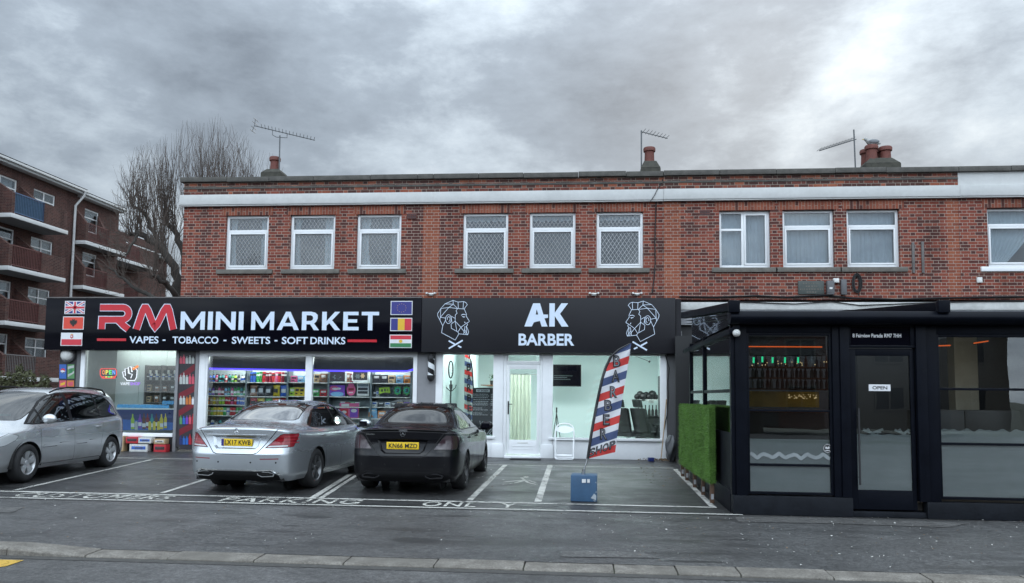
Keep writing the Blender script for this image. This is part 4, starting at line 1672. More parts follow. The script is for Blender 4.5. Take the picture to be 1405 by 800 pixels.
# picture cards standing on the shelves
def card(label, px0, px1, py0, py1, mats, shapes, txt=None):
    Y = YD + .03
    x0, z1 = XZ(px0, py0, Y)
    x1, z0 = XZ(px1, py1, Y)
    m = MB().box(x0, x1, Y, Y + .02, z0, z1)
    k = .002
    for mi, pts in shapes:
        m.mat(mi)
        put_poly(m, [(x0 + (x1 - x0) * a, z1 - (z1 - z0) * b) for a, b in pts], lambda u, v: (u, Y - k, v))
        k += .0006
    if txt:
        s, mi, a, b, c, d = txt
        m.mat(mi)
        put_text(m, s, lambda u, v: (x0 + (x1 - x0) * u, Y - k - .001, z1 - (z1 - z0) * v), a, b, d, c, bold=.02)
    o = m.build('display_card', mats, None, fix=False, org=((x0 + x1) / 2, Y, z0))
    tag(o, label, 'card', 'picture cards in the market display window')


blob = lambda cx_, cy_, rx, ry, n=14, j=.0: [(cx_ + rx * cos(2 * pi * i / n) * (1 - j * (i % 2)), cy_ + ry * sin(2 * pi * i / n) * (1 - j * (i % 2))) for i in range(n)]
card('purple and blue display card with white lettering on the fourth bay', 452.5, 473, 528.5, 543, ['pack_purple', 'pack_pale blue', 'pack_white', 'pack_pink'], [(1, blob(.5, .85, .45, .22)), (3, blob(.3, .3, .3, .25)), (2, blob(.35, .35, .2, .1)), (2, blob(.6, .32, .15, .1))])
card('pink rounded vape display card beside the purple card', 475.5, 488, 525.5, 543, ['poster_dark', 'pack_pink', 'pack_dark red', 'pack_white'], [(1, blob(.5, .55, .48, .45)), (1, blob(.5, .15, .3, .16)), (2, rc(.2, .8, .4, .6)), (3, rc(.25, .7, .72, .8))])
card('grey display card with three panels beside the pink card', 490, 506, 525, 543, ['pack_white', 'shelf_metal', 'pack_black'], [(1, rc(.05, .95, .1, .3)), (2, rc(.08, .9, .38, .58)), (2, rc(.08, .9, .65, .85))])
card('dark framed picture card of grey smoke shapes at the top left of the fourth bay', 453, 473, 510, 523.5, ['poster_dark', 'shelf_metal', 'pack_white', 'pack_black'], [(1, blob(.45, .55, .35, .3, 12, .4)), (3, blob(.5, .5, .2, .3, 12, .3))])
card('white framed picture card at the top right of the fourth bay', 483, 505.5, 508.5, 523, ['pack_white', 'pack_black', 'pack_tan', 'shelf_metal'], [(1, rc(.07, .93, .12, .9)), (3, blob(.35, .55, .2, .28, 12, .4)), (2, blob(.65, .5, .15, .3, 12, .4))])
card('bright yellow green display card with scribbled letters in the rightmost bay', 520, 535.5, 531, 541, ['poster_dark', 'pack_lime', 'pack_black'], [(1, [(0, .1), (.9, 0), (1, .8), (.5, .75), (.05, 1)]), (2, rc(.2, .35, .3, .65)), (2, rc(.45, .6, .25, .6)), (2, rc(.7, .82, .2, .55))])
for a, b, w_ in ((540, 551, 'left'), (552.5, 563.5, 'right')):
    card('green leaf shaped badge card, %s one of the pair in the rightmost bay' % w_, a, b, 529, 542.5, ['poster_dark', 'pack_green', 'pack_black', 'pack_teal'], [(1, blob(.5, .5, .5, .5, 16, .25)), (3, blob(.5, .5, .3, .28)), (2, [(.3, .4), (.6, .3), (.7, .5), (.6, .7), (.3, .6), (.5, .5)])])
card('tall pink and red confectionery card low in the fourth bay', 466, 492, 553, 574, ['pack_pink', 'pack_red', 'pack_white', 'pack_purple'], [(1, rc(.05, .45, .4, .95)), (2, rc(.1, .5, .05, .22)), (3, rc(.55, .95, .35, .95)), (2, blob(.75, .5, .15, .12)), (2, blob(.25, .6, .13, .1))])
card('pale blue and orange sale card low at the left of the rightmost bay', 506, 517, 560, 572, ['pack_pale blue', 'pack_orange', 'pack_white'], [(1, [(0, .4), (.6, 1), (0, 1)]), (2, rc(.3, .8, .2, .35))])

# window A: neon signs, bottle poster, blue packs, shelf unit
Yn = YG + .03
ng = thing('neon_sign', tuple(P(149, 515, Yn)), 'small glowing OPEN sign in rainbow letters behind the vape window', 'sign')
MB().tube([tuple(P(a, b, Yn)) for a, b in ((139, 506), (158, 506), (160, 509), (160, 514), (158, 517), (158, 519), (141, 519), (139, 517), (137.5, 514), (137.5, 508), (139, 506))], .010, 6).build('tube', 'neon_red', ng, smooth=60)
for i, (ch, mt) in enumerate(zip('OPEN', ('neon_orange', 'neon_yellow', 'neon_green', 'neon_blue'))):
    m = MB()
    put_text(m, ch, atY(Yn - .004), 140.2 + i * 4.7, 144.0 + i * 4.7, 514, 507.8, bold=.03)
    m.build('letter', mt, ng, fix=False)
for i, mt in enumerate(('neon_red', 'neon_yellow', 'neon_green', 'neon_yellow', 'neon_red')):
    MB().tube([tuple(P(141 + i * 3.6, 517.2, Yn - .003)), tuple(P(143.2 + i * 3.6, 517.2, Yn - .003))], .016, 6).build('bar', mt, ng)
MB().box(*[XZ(138, 512, Yn)[0], XZ(160, 512, Yn)[0]], Yn + .012, Yn + .02, XZ(149, 518.5, Yn)[1], XZ(149, 506.5, Yn)[1]).build('backing', 'black_metal', ng)
ng = thing('neon_sign', tuple(P(178, 530, Yn)), 'neon outline of a raised hand holding a vape above the words VAPE SHOP', 'sign')
k = lambda x, y: tuple(P(70 + x / 4.706, 470 + y / 4.706, Yn))
for pth in ([(470, 225), (462, 190), (480, 185)], [(480, 215), (478, 170), (500, 165), (505, 200)], [(500, 200), (498, 160), (515, 155), (525, 190)], [(520, 190), (520, 158), (540, 160)], [(475, 225), (490, 245), (540, 245), (552, 225), (556, 180), (545, 165)], [(505, 200), (525, 205), (515, 230)]):
    MB().tube([k(*p) for p in pth], .013, 6).build('hand_tube', 'neon_white', ng, smooth=60)
MB().tube([k(530, 172), k(562, 152)], .03, 8).build('vape_tube', 'neon_orange', ng)
for s, a, b, mt in (('VAPE', 447, 508, 'neon_white'), ('SHOP', 511, 576, 'neon_purple')):
    m = MB()
    put_text(m, s, lambda u, v: k(u, v), a, b, 276, 256, bold=.02)
    m.build('letter', mt, ng, fix=False)
m = MB()
put_poly(m, [(478, 245), (465, 190), (495, 158), (560, 150), (556, 225), (540, 248)], lambda u, v: tuple(P(70 + u / 4.706, 470 + v / 4.706, Yn + .02)))
m.build('backing', 'black_metal', ng, fix=False)

# shelf unit in the vape window
Ys = YG + .55
xa_, za = XZ(199, 501, Ys)
xb_, zb_ = XZ(241, 555, Ys)
s = thing('display_shelf', ((xa_ + xb_) / 2, Ys, zb_), 'grey shelf unit with bottles and boxes behind the vape window', 'shelf')
MB().box(xa_, xb_, Ys + .28, Ys + .30, zb_, za).build('back_panel', 'grey_timber', s)
for a in (xa_, (xa_ + xb_) / 2 - .01, xb_ - .025):
    MB().box(a, a + .025, Ys, Ys + .28, zb_, za).build('upright', 'grey_timber', s)
sz = [XZ(220, y, Ys)[1] for y in (521.5, 537, 552)]
for z in sz:
    MB().box(xa_ + .025, xb_ - .025, Ys + .002, Ys + .279, z - .02, z).build('shelf', 'grey_timber', s)
for i in range(20):
    r_, c_ = divmod(i, 10)
    x = xa_ + .06 + c_ * (xb_ - xa_ - .12) / 9
    place('can', ('black', 'white')[(c_ + r_) % 2], x, Ys + .06 + .1 * r_, sz[0] + .001 + .001 * r_, '%s drink can in the double row on top of the grey shelf unit' % ('black', 'white')[(c_ + r_) % 2], 'can', 'cans in the vape window shelf', (.9, .9, 1.0 + .55 * r_))
for i in range(8):
    r_ = 1 + i // 4
    place('box', rg.choice(['brown', 'tan', 'black']), xa_ + .1 + (i % 4) * (xb_ - xa_ - .2) / 3.2, Ys + .12, sz[r_] + .001, 'small brownish carton inside the grey shelf unit of the vape window', 'carton', 'cartons in the vape window shelf', (.8, 1, .8 + .4 * rg.random()))
# blue multipacks along the window ledge
Yl = YG + .14
zl = XZ(200, 560, Yl)[1]
MB().box(gx(152), gx(240), YG + .03, YG + .4, zl - .03, zl - .002).build('ledge', 'white_frame', MK)
pm('blue_wrap', (.08, .32, .60), .25, var=.35, scale=30)
for i in range(12):
    r_ = 0 if i < 9 else 1
    x = gx(159) + i * .155 if r_ == 0 else gx(221) + (i - 9) * .155
    z = zl + (0 if r_ == 0 else .101)
    m = MB()
    for a in range(3):
        m.lathe([(.001, 0), (.024, 0), (.024, .07), (.014, .092), (.001, .092)], ((a - 1) * .049, 0, 0), n=10)
    m.box(-.073, .073, -.022, .022, .004, .07)
    if i == 0:
        pk = m.build('bottle_pack', 'blue_wrap', None, smooth=40, org=(0, 0, 0))
        o = pk
    else:
        o = pk.copy()
        COL.objects.link(o)
    o.location = (x, Yl + .05, z)
    tag(o, 'blue shrink wrapped bottle pack %s' % ('in the row along the ledge of the vape window' if r_ == 0 else 'stacked on top of the row at its right end'), 'pack', 'blue bottle packs %s' % ('on the ledge' if r_ == 0 else 'on the second layer'))
# printed bottle poster under the ledge
sh = [('print_blue', [(163, 575), (239, 580), (239, 590), (163, 590)])]
for i, (x, h, c, w_) in enumerate(((182, 21, 'pack_lime', 5), (192, 19, 'pack_purple', 4.5), (197.5, 22, 'print_brown', 4.8), (202.5, 20, 'pack_dark red', 4.2), (208.5, 21, 'pack_teal', 4.8), (214.5, 20, 'print_brown', 4.4), (221.5, 21, 'print_yellow', 5), (227, 20, 'print_yellow', 3.8))):
    yb = 589 - (i % 2) * 1.5
    sh.append((c, [(x - w_ / 2, yb), (x + w_ / 2, yb), (x + w_ / 2, yb - h * .65), (x + w_ * .2, yb - h * .8), (x + w_ * .16, yb - h), (x - w_ * .16, yb - h), (x - w_ * .2, yb - h * .8), (x - w_ / 2, yb - h * .65)]))
    sh.append(('flag_white', [(x - w_ / 2, yb - 3), (x + w_ / 2, yb - 3), (x + w_ / 2, yb - 8), (x - w_ / 2, yb - 8)]))
for x, c in ((187, 'print_pale'), (205.5, 'print_yellow'), (211.5, 'print_yellow'), (217.5, 'print_yellow')):
    sh.append((c, [(x - 2, 590), (x + 2, 590), (x + 2, 580), (x + .8, 578), (x - .8, 578), (x - 2, 580)]))
poster(157, 238.5, 562, 590.5, 'print_navy', sh, YG + .02)
# stock boxes painted on boards below the sill stand against the stall riser
for i, (a, b, c, d, cl, lb) in enumerate(((176, 192, 599, 608, 'red', 'red and white box left in the upper row below the vape window sill'), (193, 210, 600, 608, 'white', 'white box with red print right in the upper row below the vape window sill'), (214, 229, 602, 609, 'tan', 'tan topped box above the red box at the right below the vape window sill'),
                                          (181, 205, 609, 618, 'white', 'long white box with red print on the ground below the vape window'), (214, 230, 609.5, 620, 'red', 'bright red box on the ground at the right below the vape window'), (160, 172, 598, 616, 'tan', 'stack of magazines beside the van tail below the vape window'))):
    Y = YG - .17
    x0, z1 = XZ(a, c, Y)
    x1, z0 = XZ(b, d, Y)
    if d > 612:
        z0 = .001
    o = place('crate', cl, (x0 + x1) / 2, Y, max(.001, z0), lb, 'box', None, ((x1 - x0) / .38, .7, (z1 - max(.001, z0)) / .15))
for pr in PROTO.values():
    if not pr[1]:
        bpy.data.objects.remove(pr[0])
# ---------------------------------------------------------------- barber fascia
xa, xb = XZ(578.6, 445, YS)[0], XZ(927, 445, YS)[0]
zt2, zb2 = XZ(750, 408.8, YS)[1], XZ(750, 484, YS)[1]
bs = thing('shop_sign', ((xa + xb) / 2, YS, zb2), 'matt black fascia sign reading AK BARBER between two bearded head outlines', 'sign')
MB().box(xa, xb, YS - .0, YW - .03, zb2, zt2).build('panel', 'satin_black_panel', bs, bevel=.005)
fb = lambda u, v: sgn(u, v, YS - .010, 750)
HEAD = [[(45, 185), (100, 120), (210, 72), (280, 95), (355, 88), (385, 100), (408, 130), (365, 190), (275, 185), (155, 170), (45, 185)],
        [(45, 185), (2, 255), (5, 290), (35, 345), (75, 425), (60, 520), (250, 622), (298, 535)], [(100, 120), (215, 125), (275, 185)], [(210, 72), (215, 125)], [(280, 95), (285, 180)], [(355, 88), (350, 190)],
        [(155, 170), (215, 125)], [(45, 185), (40, 305)], [(155, 170), (45, 300)], [(40, 305), (112, 318)], [(35, 345), (40, 305)], [(75, 425), (115, 340)],
        arc(152, 332, 40, 62, 0, 360, 14), arc(156, 330, 20, 34, -200, 90, 8), [(190, 290), (240, 320)], [(275, 185), (255, 215), (270, 250), (245, 275), (245, 360)],
        [(365, 190), (400, 265), (395, 290), (440, 360), (430, 372), (405, 385), (415, 410), (400, 432), (418, 470), (432, 510), (420, 548), (298, 535), (285, 510), (195, 460), (190, 400), (245, 360)],
        [(245, 360), (325, 445), (285, 510)], [(245, 360), (270, 500)], [(405, 385), (325, 445), (400, 545)], [(380, 430), (365, 540)], [(395, 425), (408, 540)], [(372, 470), (418, 548)], [(190, 300), (200, 380)]]
FACE = [[(325, 278), (352, 264), (388, 270)], [(340, 296), (372, 300), (358, 308)], [(372, 368), (384, 386)]]
for mir in (0, 1):
    m = MB()
    def hp(x, y):
        px = 600 + x / 10
        py = 405 + y / 10
        return fb(px, py) if not mir else fb(878.5 - (px - 625) * 1.04, py + .9)
    for pth in HEAD:
        put_stroke(m, pth, 6.5, hp)
    for pth in FACE:
        put_stroke(m, pth, 9, hp)
    for pth in ([(160, 632), (242, 678)], [(288, 700), (335, 724)], [(163, 740), (352, 625)]):
        put_stroke(m, pth, 21, hp)
    m.build('head_drawing', 'sign_white', bs, fix=False)
m = MB()
c4 = lambda x, y: fb(580 + x / 4.014, 395 + y / 4.014)
put_poly(m, [(560, 213), (607, 85), (645, 85), (664, 147), (690, 147), (690, 165), (670, 168), (688, 213), (655, 213), (645, 182), (612, 190), (601, 213)], lambda u, v: c4(u, v))
m.build('lettering', 'sign_white', bs, fix=False)
m = MB()
put_poly(m, [(697, 85), (727, 85), (727, 137), (763, 85), (800, 85), (756, 143), (803, 213), (765, 213), (727, 155), (727, 213), (697, 213)], c4)
put_text(m, 'BARBER', fb, 711.7, 788, 474.2, 457.8, bold=.028)
m.build('lettering', 'sign_white', bs, fix=False)
m = MB()
put_poly(m, [(622, 147), (636, 147), (627, 118)], lambda u, v: (fb(580 + u / 4.014, 0)[0], YS - .0115, fb(0, 395 + v / 4.014)[2]))
m.build('letter_counter', 'satin_black_panel', bs, fix=False)
tag(MB().box(XZ(927, 445, YW)[0] - .02, XZ(931, 445, YW)[0] + .03, YS + .05, YW - .004, zb2 - .02, zt2 - .02).build('end_board', 'satin_black_panel', None, org=(XZ(929, 445, YW)[0], YW, zb2)), 'dark end board between the barber sign and the white shop board', 'board')

# ---------------------------------------------------------------- barber shopfront
pm('mint_wall', (.715, .815, .80), .75, var=.03, world=True, scale=.7)
pm('mint_floor', (.32, .36, .35), .35, var=.1, world=True)
emis('salon_lamp', (.93, 1.0, 1.0), 21)
pm('black_leather', (.012, .012, .013), .35, var=.2)
pm('chrome', (.55, .56, .57), .2, metal=1.0, var=.05)
t = NT('curtain_green')
bs0 = t.princ(**{'Base Color': t.ramp(t.noise(t.obj(), 4), (.3, (.60, .64, .52)), (.7, (.72, .75, .63))), 'Roughness': .9})
tl = t.n('BsdfTranslucent')
tl.inputs[0].default_value = (.75, .78, .66, 1)
mx = t.n('MixShader', Fac=.55)
t.l(bs0.outputs[0], mx.inputs[1])
t.l(tl.outputs[0], mx.inputs[2])
t.done(mx)
pm('board_black', (.018, .018, .02), .4, var=.2)
pm('white_print', (.6, .6, .6), .5)
pm('plant_green', (.03, .10, .03), .7, var=.4)
pm('wood_shelf', (.22, .09, .04), .6)
BB = thing('barber_shop', (XZ(750, 625, YG)[0], YG, 0), 'white barber shopfront with a glazed door between two bright mint windows', 'shop')
bx = lambda px, py=560: XZ(px, py, YG)[0]
bz = lambda py, px=750: XZ(px, py, YG)[1]
zs2 = zb2 + .02


def bar(name, px0, px1, z0, z1, y0=-.06, y1=.06, mat='white_frame', par=None, bev=.008):
    return MB().box(bx(px0), bx(px1), YG + y0, YG + y1, z0, z1).build(name, mat, par or BB, bevel=bev)


zL, zR = bz(598, 640), bz(601, 830)
zhd = bz(487.5)
bar('post', 597.7, 607, 0, zs2)
bar('post', 676.5, 690.5, 0, zs2)
bar('stall_riser', 607, 676.5, .0, zL - .065, -.04)
bar('sill', 606.5, 679.5, zL - .06, zL, -.09)
bar('window_head', 607, 676.5, zhd, zs2)
MB().box(bx(607), bx(676.5), YG - .005, YG + .005, zL, zhd).build('window', 'clear_glass', BB)
bar('post', 744, 758.3, 0, zs2)
bar('plinth_block', 742.5, 759.5, 0, .33, -.10, -.065)
bar('plinth_block', 675.5, 691.5, 0, .33, -.10, -.065)
bar('stall_riser', 758.5, 905.5, 0, zR - .065, -.04)
bar('sill', 753, 908, zR - .06, zR, -.10)
bar('window_head', 758.5, 905.5, zhd, zs2)
bar('post', 905.7, 914.5, 0, zs2)
MB().box(bx(758.5), bx(905.5), YG - .005, YG + .005, zR, zhd).build('window', 'clear_glass', BB)
bar('pilaster', 914.7, 936, 0, 3.1, -.05, .2, 'dark_grey_paint')
# door frame, transom light, door leaf
bar('door_frame', 690.7, 695, 0, zs2, -.05)
bar('door_frame', 741, 743.8, 0, zs2, -.05)
ztr = bz(498.5)
bar('transom', 695.2, 740.8, ztr - .03, ztr + .05, -.05)
bar('transom', 695.2, 740.8, zhd, zs2, -.05)
bar('post', 695.2, 697, ztr + .052, zhd - .002, -.04)
bar('post', 739.5, 740.8, ztr + .052, zhd - .002, -.04)
MB().box(bx(697), bx(739.5), YG - .005, YG + .005, ztr + .052, zhd - .002).build('transom_window', 'clear_glass', BB)
x0, x1 = bx(695.4), bx(740.6)
gx0, gx1 = bx(699), bx(736.5)
gz0, gz1 = bz(604), bz(507)
ztop = ztr - .034
dr = MB()
dr.box(x0, gx0, YG - .035, YG + .015, .09, ztop)
dr.box(gx1, x1, YG - .035, YG + .015, .09, ztop)
dr.box(gx0, gx1, YG - .035, YG + .015, gz1, ztop)
dr.box(gx0, gx1, YG - .035, YG + .015, .09, gz0)
d = dr.build('door', 'white_frame', BB, bevel=.006)
m = MB()
frame_bars(m, gx0 + .08, gx1 - .08, .20, gz0 - .14, .012, YG - .045, YG - .036)
m.build('panel_moulding', 'white_frame', d, bevel=.004)
MB().box((gx0 + gx1) / 2 - .13, (gx0 + gx1) / 2 + .13, YG - .043, YG - .036, gz0 - .085, gz0 - .055).build('letterbox', 'white_plastic', d, bevel=.004)
MB().box(gx0, gx1, YG - .012, YG - .006, gz0, gz1).build('window', 'clear_glass', d)
m = MB()
hx, hz = XZ(695.8, 556, YG)
hx += .035
m.box(hx - .018, hx + .018, YG - .05, YG - .036, hz - .22, hz + .1)
m.tube([(hx, YG - .05, hz + .03), (hx, YG - .09, hz + .03), (hx - .0, YG - .09, hz + .03), (hx + .10, YG - .09, hz + .025)], .011, 8)
m.build('handle', 'black_metal', d, smooth=40)
m = MB()
m.box(bx(693), bx(743), YG - .18, YG + .05, -.01, .05)
m.build('threshold', 'white_frame', BB, bevel=.01)
tag(MB().box(bx(703), bx(744), YG - .62, YG - .24, .0, .014).build('door_mat', 'cable_rubber', None, bevel=.004, org=(bx(722), YG - .4, 0)), 'thin black mat on the ground in front of the barber door', 'mat')
# curtain behind the door glass
cx0, cx1 = bx(699.5), bx(728)
MB().sheet(lambda u, v: (cx0 + (cx1 - cx0) * u, YG + .10 + .03 * sin(u * 34) + .008 * sin(u * 80 + 2), .35 + (gz1 - .13 - .35) * v), 70, 3).build('curtain', 'curtain_green', d, smooth=80, fix=False)
MB().tube([(gx0, YG + .1, gz1 - .12), (gx1, YG + .1, gz1 - .12)], .012, 6).build('curtain_rail', 'white_plastic', d)
# room
ix0, ix1 = bx(599) + .05, bx(930)
m = MB()
m.box(ix0 + .05, ix1 - .05, YG + 4.4, YG + 4.5, 0.03, 2.95)
m.box(ix0, ix0 + .05, YG + .22, YG + 4.4, 0.03, 2.95)
m.box(ix1 - .05, ix1, YG + .22, YG + 4.4, 0.03, 2.95)
m.build('room_wall', 'mint_wall', BB)
MB().box(ix0, ix1, YG + .07, YG + 4.5, -.05, .025).build('floor', 'mint_floor', BB)
MB().box(ix0, ix1, YG + .07, YG + 4.5, 2.96, 3.02).build('ceiling', 'mint_wall', BB)
for i, (a, b) in enumerate(((615, 665), (700, 745), (770, 830), (850, 895))):
    xx0, xx1 = bx(a), bx(b)
    o = MB().box(xx0, xx1, YG + .7, YG + 1.7, 2.90, 2.94).build('ceiling_or_fill_light', 'salon_lamp', None, org=(xx0, YG + 1.7, 2.92))
    tag(o, ('square ceiling light panel over the left barber window', 'square ceiling light panel behind the barber door', 'square ceiling light panel over the middle of the barber room', 'square ceiling light panel over the barber chairs')[i], 'ceiling light', 'ceiling lights of the barber room')
# partition seen in the left window
MB().box(bx(634), bx(634) + .05, YG + 1.0, YG + 2.6, .03, 2.9).build('partition', 'mint_wall', BB)

# things inside
def on(px, py, Y):
    return P(px, py, Y)


Yt = YG + 3.4
x0, z1 = XZ(758, 500, Yt)
x1, z0 = XZ(797.5, 530.5, Yt)
tv = thing('television', ((x0 + x1) / 2, Yt, z0), 'dark flat television on the mint wall left of the striped flag', 'television')
MB().box(x0, x1, Yt, Yt + .05, z0, z1).build('case', 'black_metal', tv, bevel=.006)
MB().box(x0 + .02, x1 - .02, Yt - .004, Yt - .001, z0 + .025, z1 - .02).build('screen', 'gloss_black_acrylic', tv)
m = MB()
for i in range(3):
    m.box(x0 + .03, x0 + .03 + (x1 - x0) * rg.uniform(.4, .75), Yt - .006, Yt - .0045, z0 + .30 - i * .05, z0 + .31 - i * .05)
m.build('caption', 'shelf_metal', tv)
MB().box(x0 + .3, x1 - .3, Yt + .05, YG + 4.4, (z0 + z1) / 2 - .1, (z0 + z1) / 2 + .1).build('bracket', 'black_metal', tv)
# notice board with price list on the left window glass
Yb = YG + .06
x0, z1 = XZ(648.5, 532, Yb)
x1, z0 = XZ(677, 597, Yb)
nb = thing('price_board', ((x0 + x1) / 2, Yb, z0), 'black price list board headed AK BARBER inside the left barber window', 'board')
MB().box(x0, x1, Yb, Yb + .02, z0, z1).build('panel', 'board_black', nb)
m = MB()
W_, H_ = x1 - x0, z1 - z0
U = lambda u, v: (x0 + W_ * u, Yb - .002, z1 - H_ * v)
put_poly(m, rc(.17, .8, .035, .09), U)
for r in range(11):
    v = .13 + r * .038 + (.03 if r > 6 else 0) + (.03 if r > 8 else 0)
    uu = .04
    while uu < (.72 if r not in (7, 9) else .45):
        l_ = rg.uniform(.03, .09)
        put_poly(m, rc(uu, uu + l_, v, v + .011), U)
        uu += l_ + .02
    if r not in (7, 9):
        put_poly(m, rc(.86, .95, v, v + .012), U)
for pth in ([(.3, .93), (.45, .74), (.5, .72), (.47, .8), (.62, .95)], [(.55, .95), (.75, .74), (.83, .72), (.85, .78), (.6, .82)], [(.7, .98), (.9, .86), (.95, .9), (.8, .97), (.9, .99)], [(.15, .8), (.3, .9), (.2, .97), (.35, .99)], [(.36, .7), (.42, .86), (.55, .99)], arc(.86, .76, .06, .03, 0, 360, 10)):
    put_stroke(m, pth, .018, U)
m.build('print', 'white_print', nb, fix=False)
m = MB()
put_text(m, 'AK BARBER', lambda u, v: (x0 + W_ * u, Yb - .004, z1 - H_ * v), .21, .76, .08, .045, bold=.03)
m.build('lettering', 'board_black', nb, fix=False)
# coat stand
Yc = YG + .8
cx_, cz_ = XZ(617.5, 600, Yc)
cs = thing('coat_stand', (cx_, Yc, .026), 'slim black coat stand in the left barber window', 'coat stand')
m = MB().tube([(cx_, Yc, .03), (cx_, Yc, XZ(617, 522, Yc)[1])], .02, 8)
zt_ = XZ(617, 532, Yc)[1]
for a in range(4):
    q = a * pi / 2 + .4
    m.tube([(cx_, Yc, zt_ - .1), (cx_ + .12 * cos(q), Yc + .12 * sin(q), zt_), (cx_ + .14 * cos(q), Yc + .14 * sin(q), zt_ + .08)], .012, 6)
    m.tube([(cx_, Yc, .25), (cx_ + .2 * cos(q), Yc + .2 * sin(q), .03)], .014, 6)
    m.tube([(cx_, Yc, zt_ - .45), (cx_ + .1 * cos(q), Yc + .1 * sin(q), zt_ - .42)], .01, 6)
m.build('stand', 'black_metal', cs, smooth=50)
# ring shaped ornament hanging above the stand
rx, rz_ = XZ(618.5, 507, Yc)
m = MB().tube([(rx + .055 * cos(a * pi / 12), Yc, rz_ + .22 * sin(a * pi / 12)) for a in range(25)], .018, 8)
m.tube([(rx, Yc, rz_ + .22), (rx, Yc, 2.95)], .005, 5)
for i in range(7):
    m.tube([(rx - .05, Yc, rz_ - .12 + i * .04), (rx + .05, Yc, rz_ - .1 + i * .04)], .004, 4)
tag(m.build('hanging_ornament', 'black_metal', None, smooth=50, org=(rx, Yc, rz_)), 'black oval wire ornament hanging above the coat stand', 'ornament')
# little wall shelf with a plant
Yk = YG + 2.6
x, z = XZ(670, 528, Yk)
o = thing('wall_shelf', (x, Yk, z), 'small reddish wooden shelf above the price board in the barber window', 'shelf')
MB().box(x - .2, x + .25, Yk - .1, YG + 4.4, z - .02, z).build('board', 'wood_shelf', o)
pt = thing('pot_plant', (x + .12, Yk, z), 'tiny dark green potted plant on the reddish wall shelf', 'plant')
MB().lathe([(.001, 0), (.06, 0), (.08, .12), (.001, .12)], (x + .12, Yk, z), n=12).build('pot', 'black_metal', pt, smooth=40)
m = MB()
for i in range(60):
    q, e = rg.uniform(0, 6.28), rg.uniform(-.2, 1.2)
    c = Vector((x + .12, Yk, z + .15)) + Vector((cos(q) * cos(e), sin(q) * cos(e), sin(e) + .2)) * rg.uniform(.03, .11)
    v1 = Vector((rg.gauss(0, 1), rg.gauss(0, 1), rg.gauss(0, 1))).normalized() * .03
    m.poly([c, c + v1, c + v1 + Vector((0, .01, .025)), c + Vector((.005, 0, .025))])
m.build('leaves', 'plant_green', pt, fix=False)


# feather flags
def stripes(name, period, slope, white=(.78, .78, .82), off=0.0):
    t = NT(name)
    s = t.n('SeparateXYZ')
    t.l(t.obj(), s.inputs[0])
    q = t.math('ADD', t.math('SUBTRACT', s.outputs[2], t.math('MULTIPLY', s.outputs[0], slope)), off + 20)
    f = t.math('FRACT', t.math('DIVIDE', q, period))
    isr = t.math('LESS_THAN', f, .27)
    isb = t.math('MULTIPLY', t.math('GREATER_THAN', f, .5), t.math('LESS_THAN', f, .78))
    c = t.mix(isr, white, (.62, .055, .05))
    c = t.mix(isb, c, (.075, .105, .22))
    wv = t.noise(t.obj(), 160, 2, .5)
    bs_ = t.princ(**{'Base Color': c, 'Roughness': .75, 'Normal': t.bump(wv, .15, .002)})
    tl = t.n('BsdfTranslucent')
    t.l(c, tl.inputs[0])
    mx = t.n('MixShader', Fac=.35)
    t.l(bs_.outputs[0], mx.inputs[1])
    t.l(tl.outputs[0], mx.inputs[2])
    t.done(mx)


YF = G(801, 689).y + .19
GF = GZ(YF)
kf = lambda x, y: (740 + x / 4.442, 470 + y / 4.442)
fb0 = P(*kf(300, 700), YF)
stripes('barber_stripes', .435, .36, off=.12)
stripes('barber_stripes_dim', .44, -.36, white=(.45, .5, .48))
LE = [(298, 690), (318, 560), (340, 440), (362, 330), (385, 225), (408, 150), (440, 85), (490, 40), (560, 4)]
RE = [(462, 668), (474, 570), (487, 480), (499, 395), (512, 310), (527, 220), (540, 140), (551, 70), (562, 4)]


def lerp_path(pth, v):
    f = v * (len(pth) - 1)
    i = min(len(pth) - 2, int(f))
    a = f - i
    return (pth[i][0] * (1 - a) + pth[i + 1][0] * a, pth[i][1] * (1 - a) + pth[i + 1][1] * a)


def flag_pt(u, v, dy=0.0):
    a, b = lerp_path(LE, v), lerp_path(RE, v)
    px, py = kf(a[0] + (b[0] - a[0]) * u, a[1] + (b[1] - a[1]) * u + 18 * (1 - v) ** 8 * (1 - u))
    p = P(px, py, YF)
    return (p.x, YF + .035 * sin(u * 4 + v * 9) * u + .012 * sin(u * 9 - v * 17) + dy, p.z)


ff = thing('feather_flag', (fb0.x, YF, GF + .27), 'tall red white and blue striped feather flag reading BARBER SHOP stuck in the blue box', 'flag')
fo = MB().sheet(lambda u, v: flag_pt(u, v), 24, 60).build('fabric', 'barber_stripes', ff, smooth=80, fix=False)
m = MB()
pole = [P(800.2, 658, YF), P(802.5, 640, YF), P(*kf(287, 740), YF), P(*kf(298, 690), YF)] + [P(*kf(*p), YF) for p in LE[1:]]
m.tube([Vector((p.x, YF, p.z)) for p in pole], [.013, .013, .012, .012, .011, .010, .009, .008, .007, .006, .005, .004], 8)
m.build('pole', 'chrome', ff, smooth=60)
m = MB()
m.sheet(lambda u, v: (Vector(flag_pt(0, v)) + Vector((-.030 + .045 * u, -.018 * sin(pi * u) - .006, 0))), 4, 60)
m.build('pole_sleeve', 'black_metal', ff, smooth=80, fix=False)
pm('flag_letter_fill', (.17, .17, .19), .7)
# lettering down the flag, outlined
lets = [('B', 452, 492, 148, 80), ('A', 442, 488, 240, 170), ('R', 432, 472, 335, 268), ('B', 398, 440, 414, 352), ('E', 390, 426, 502, 440), ('R', 372, 412, 590, 525)]


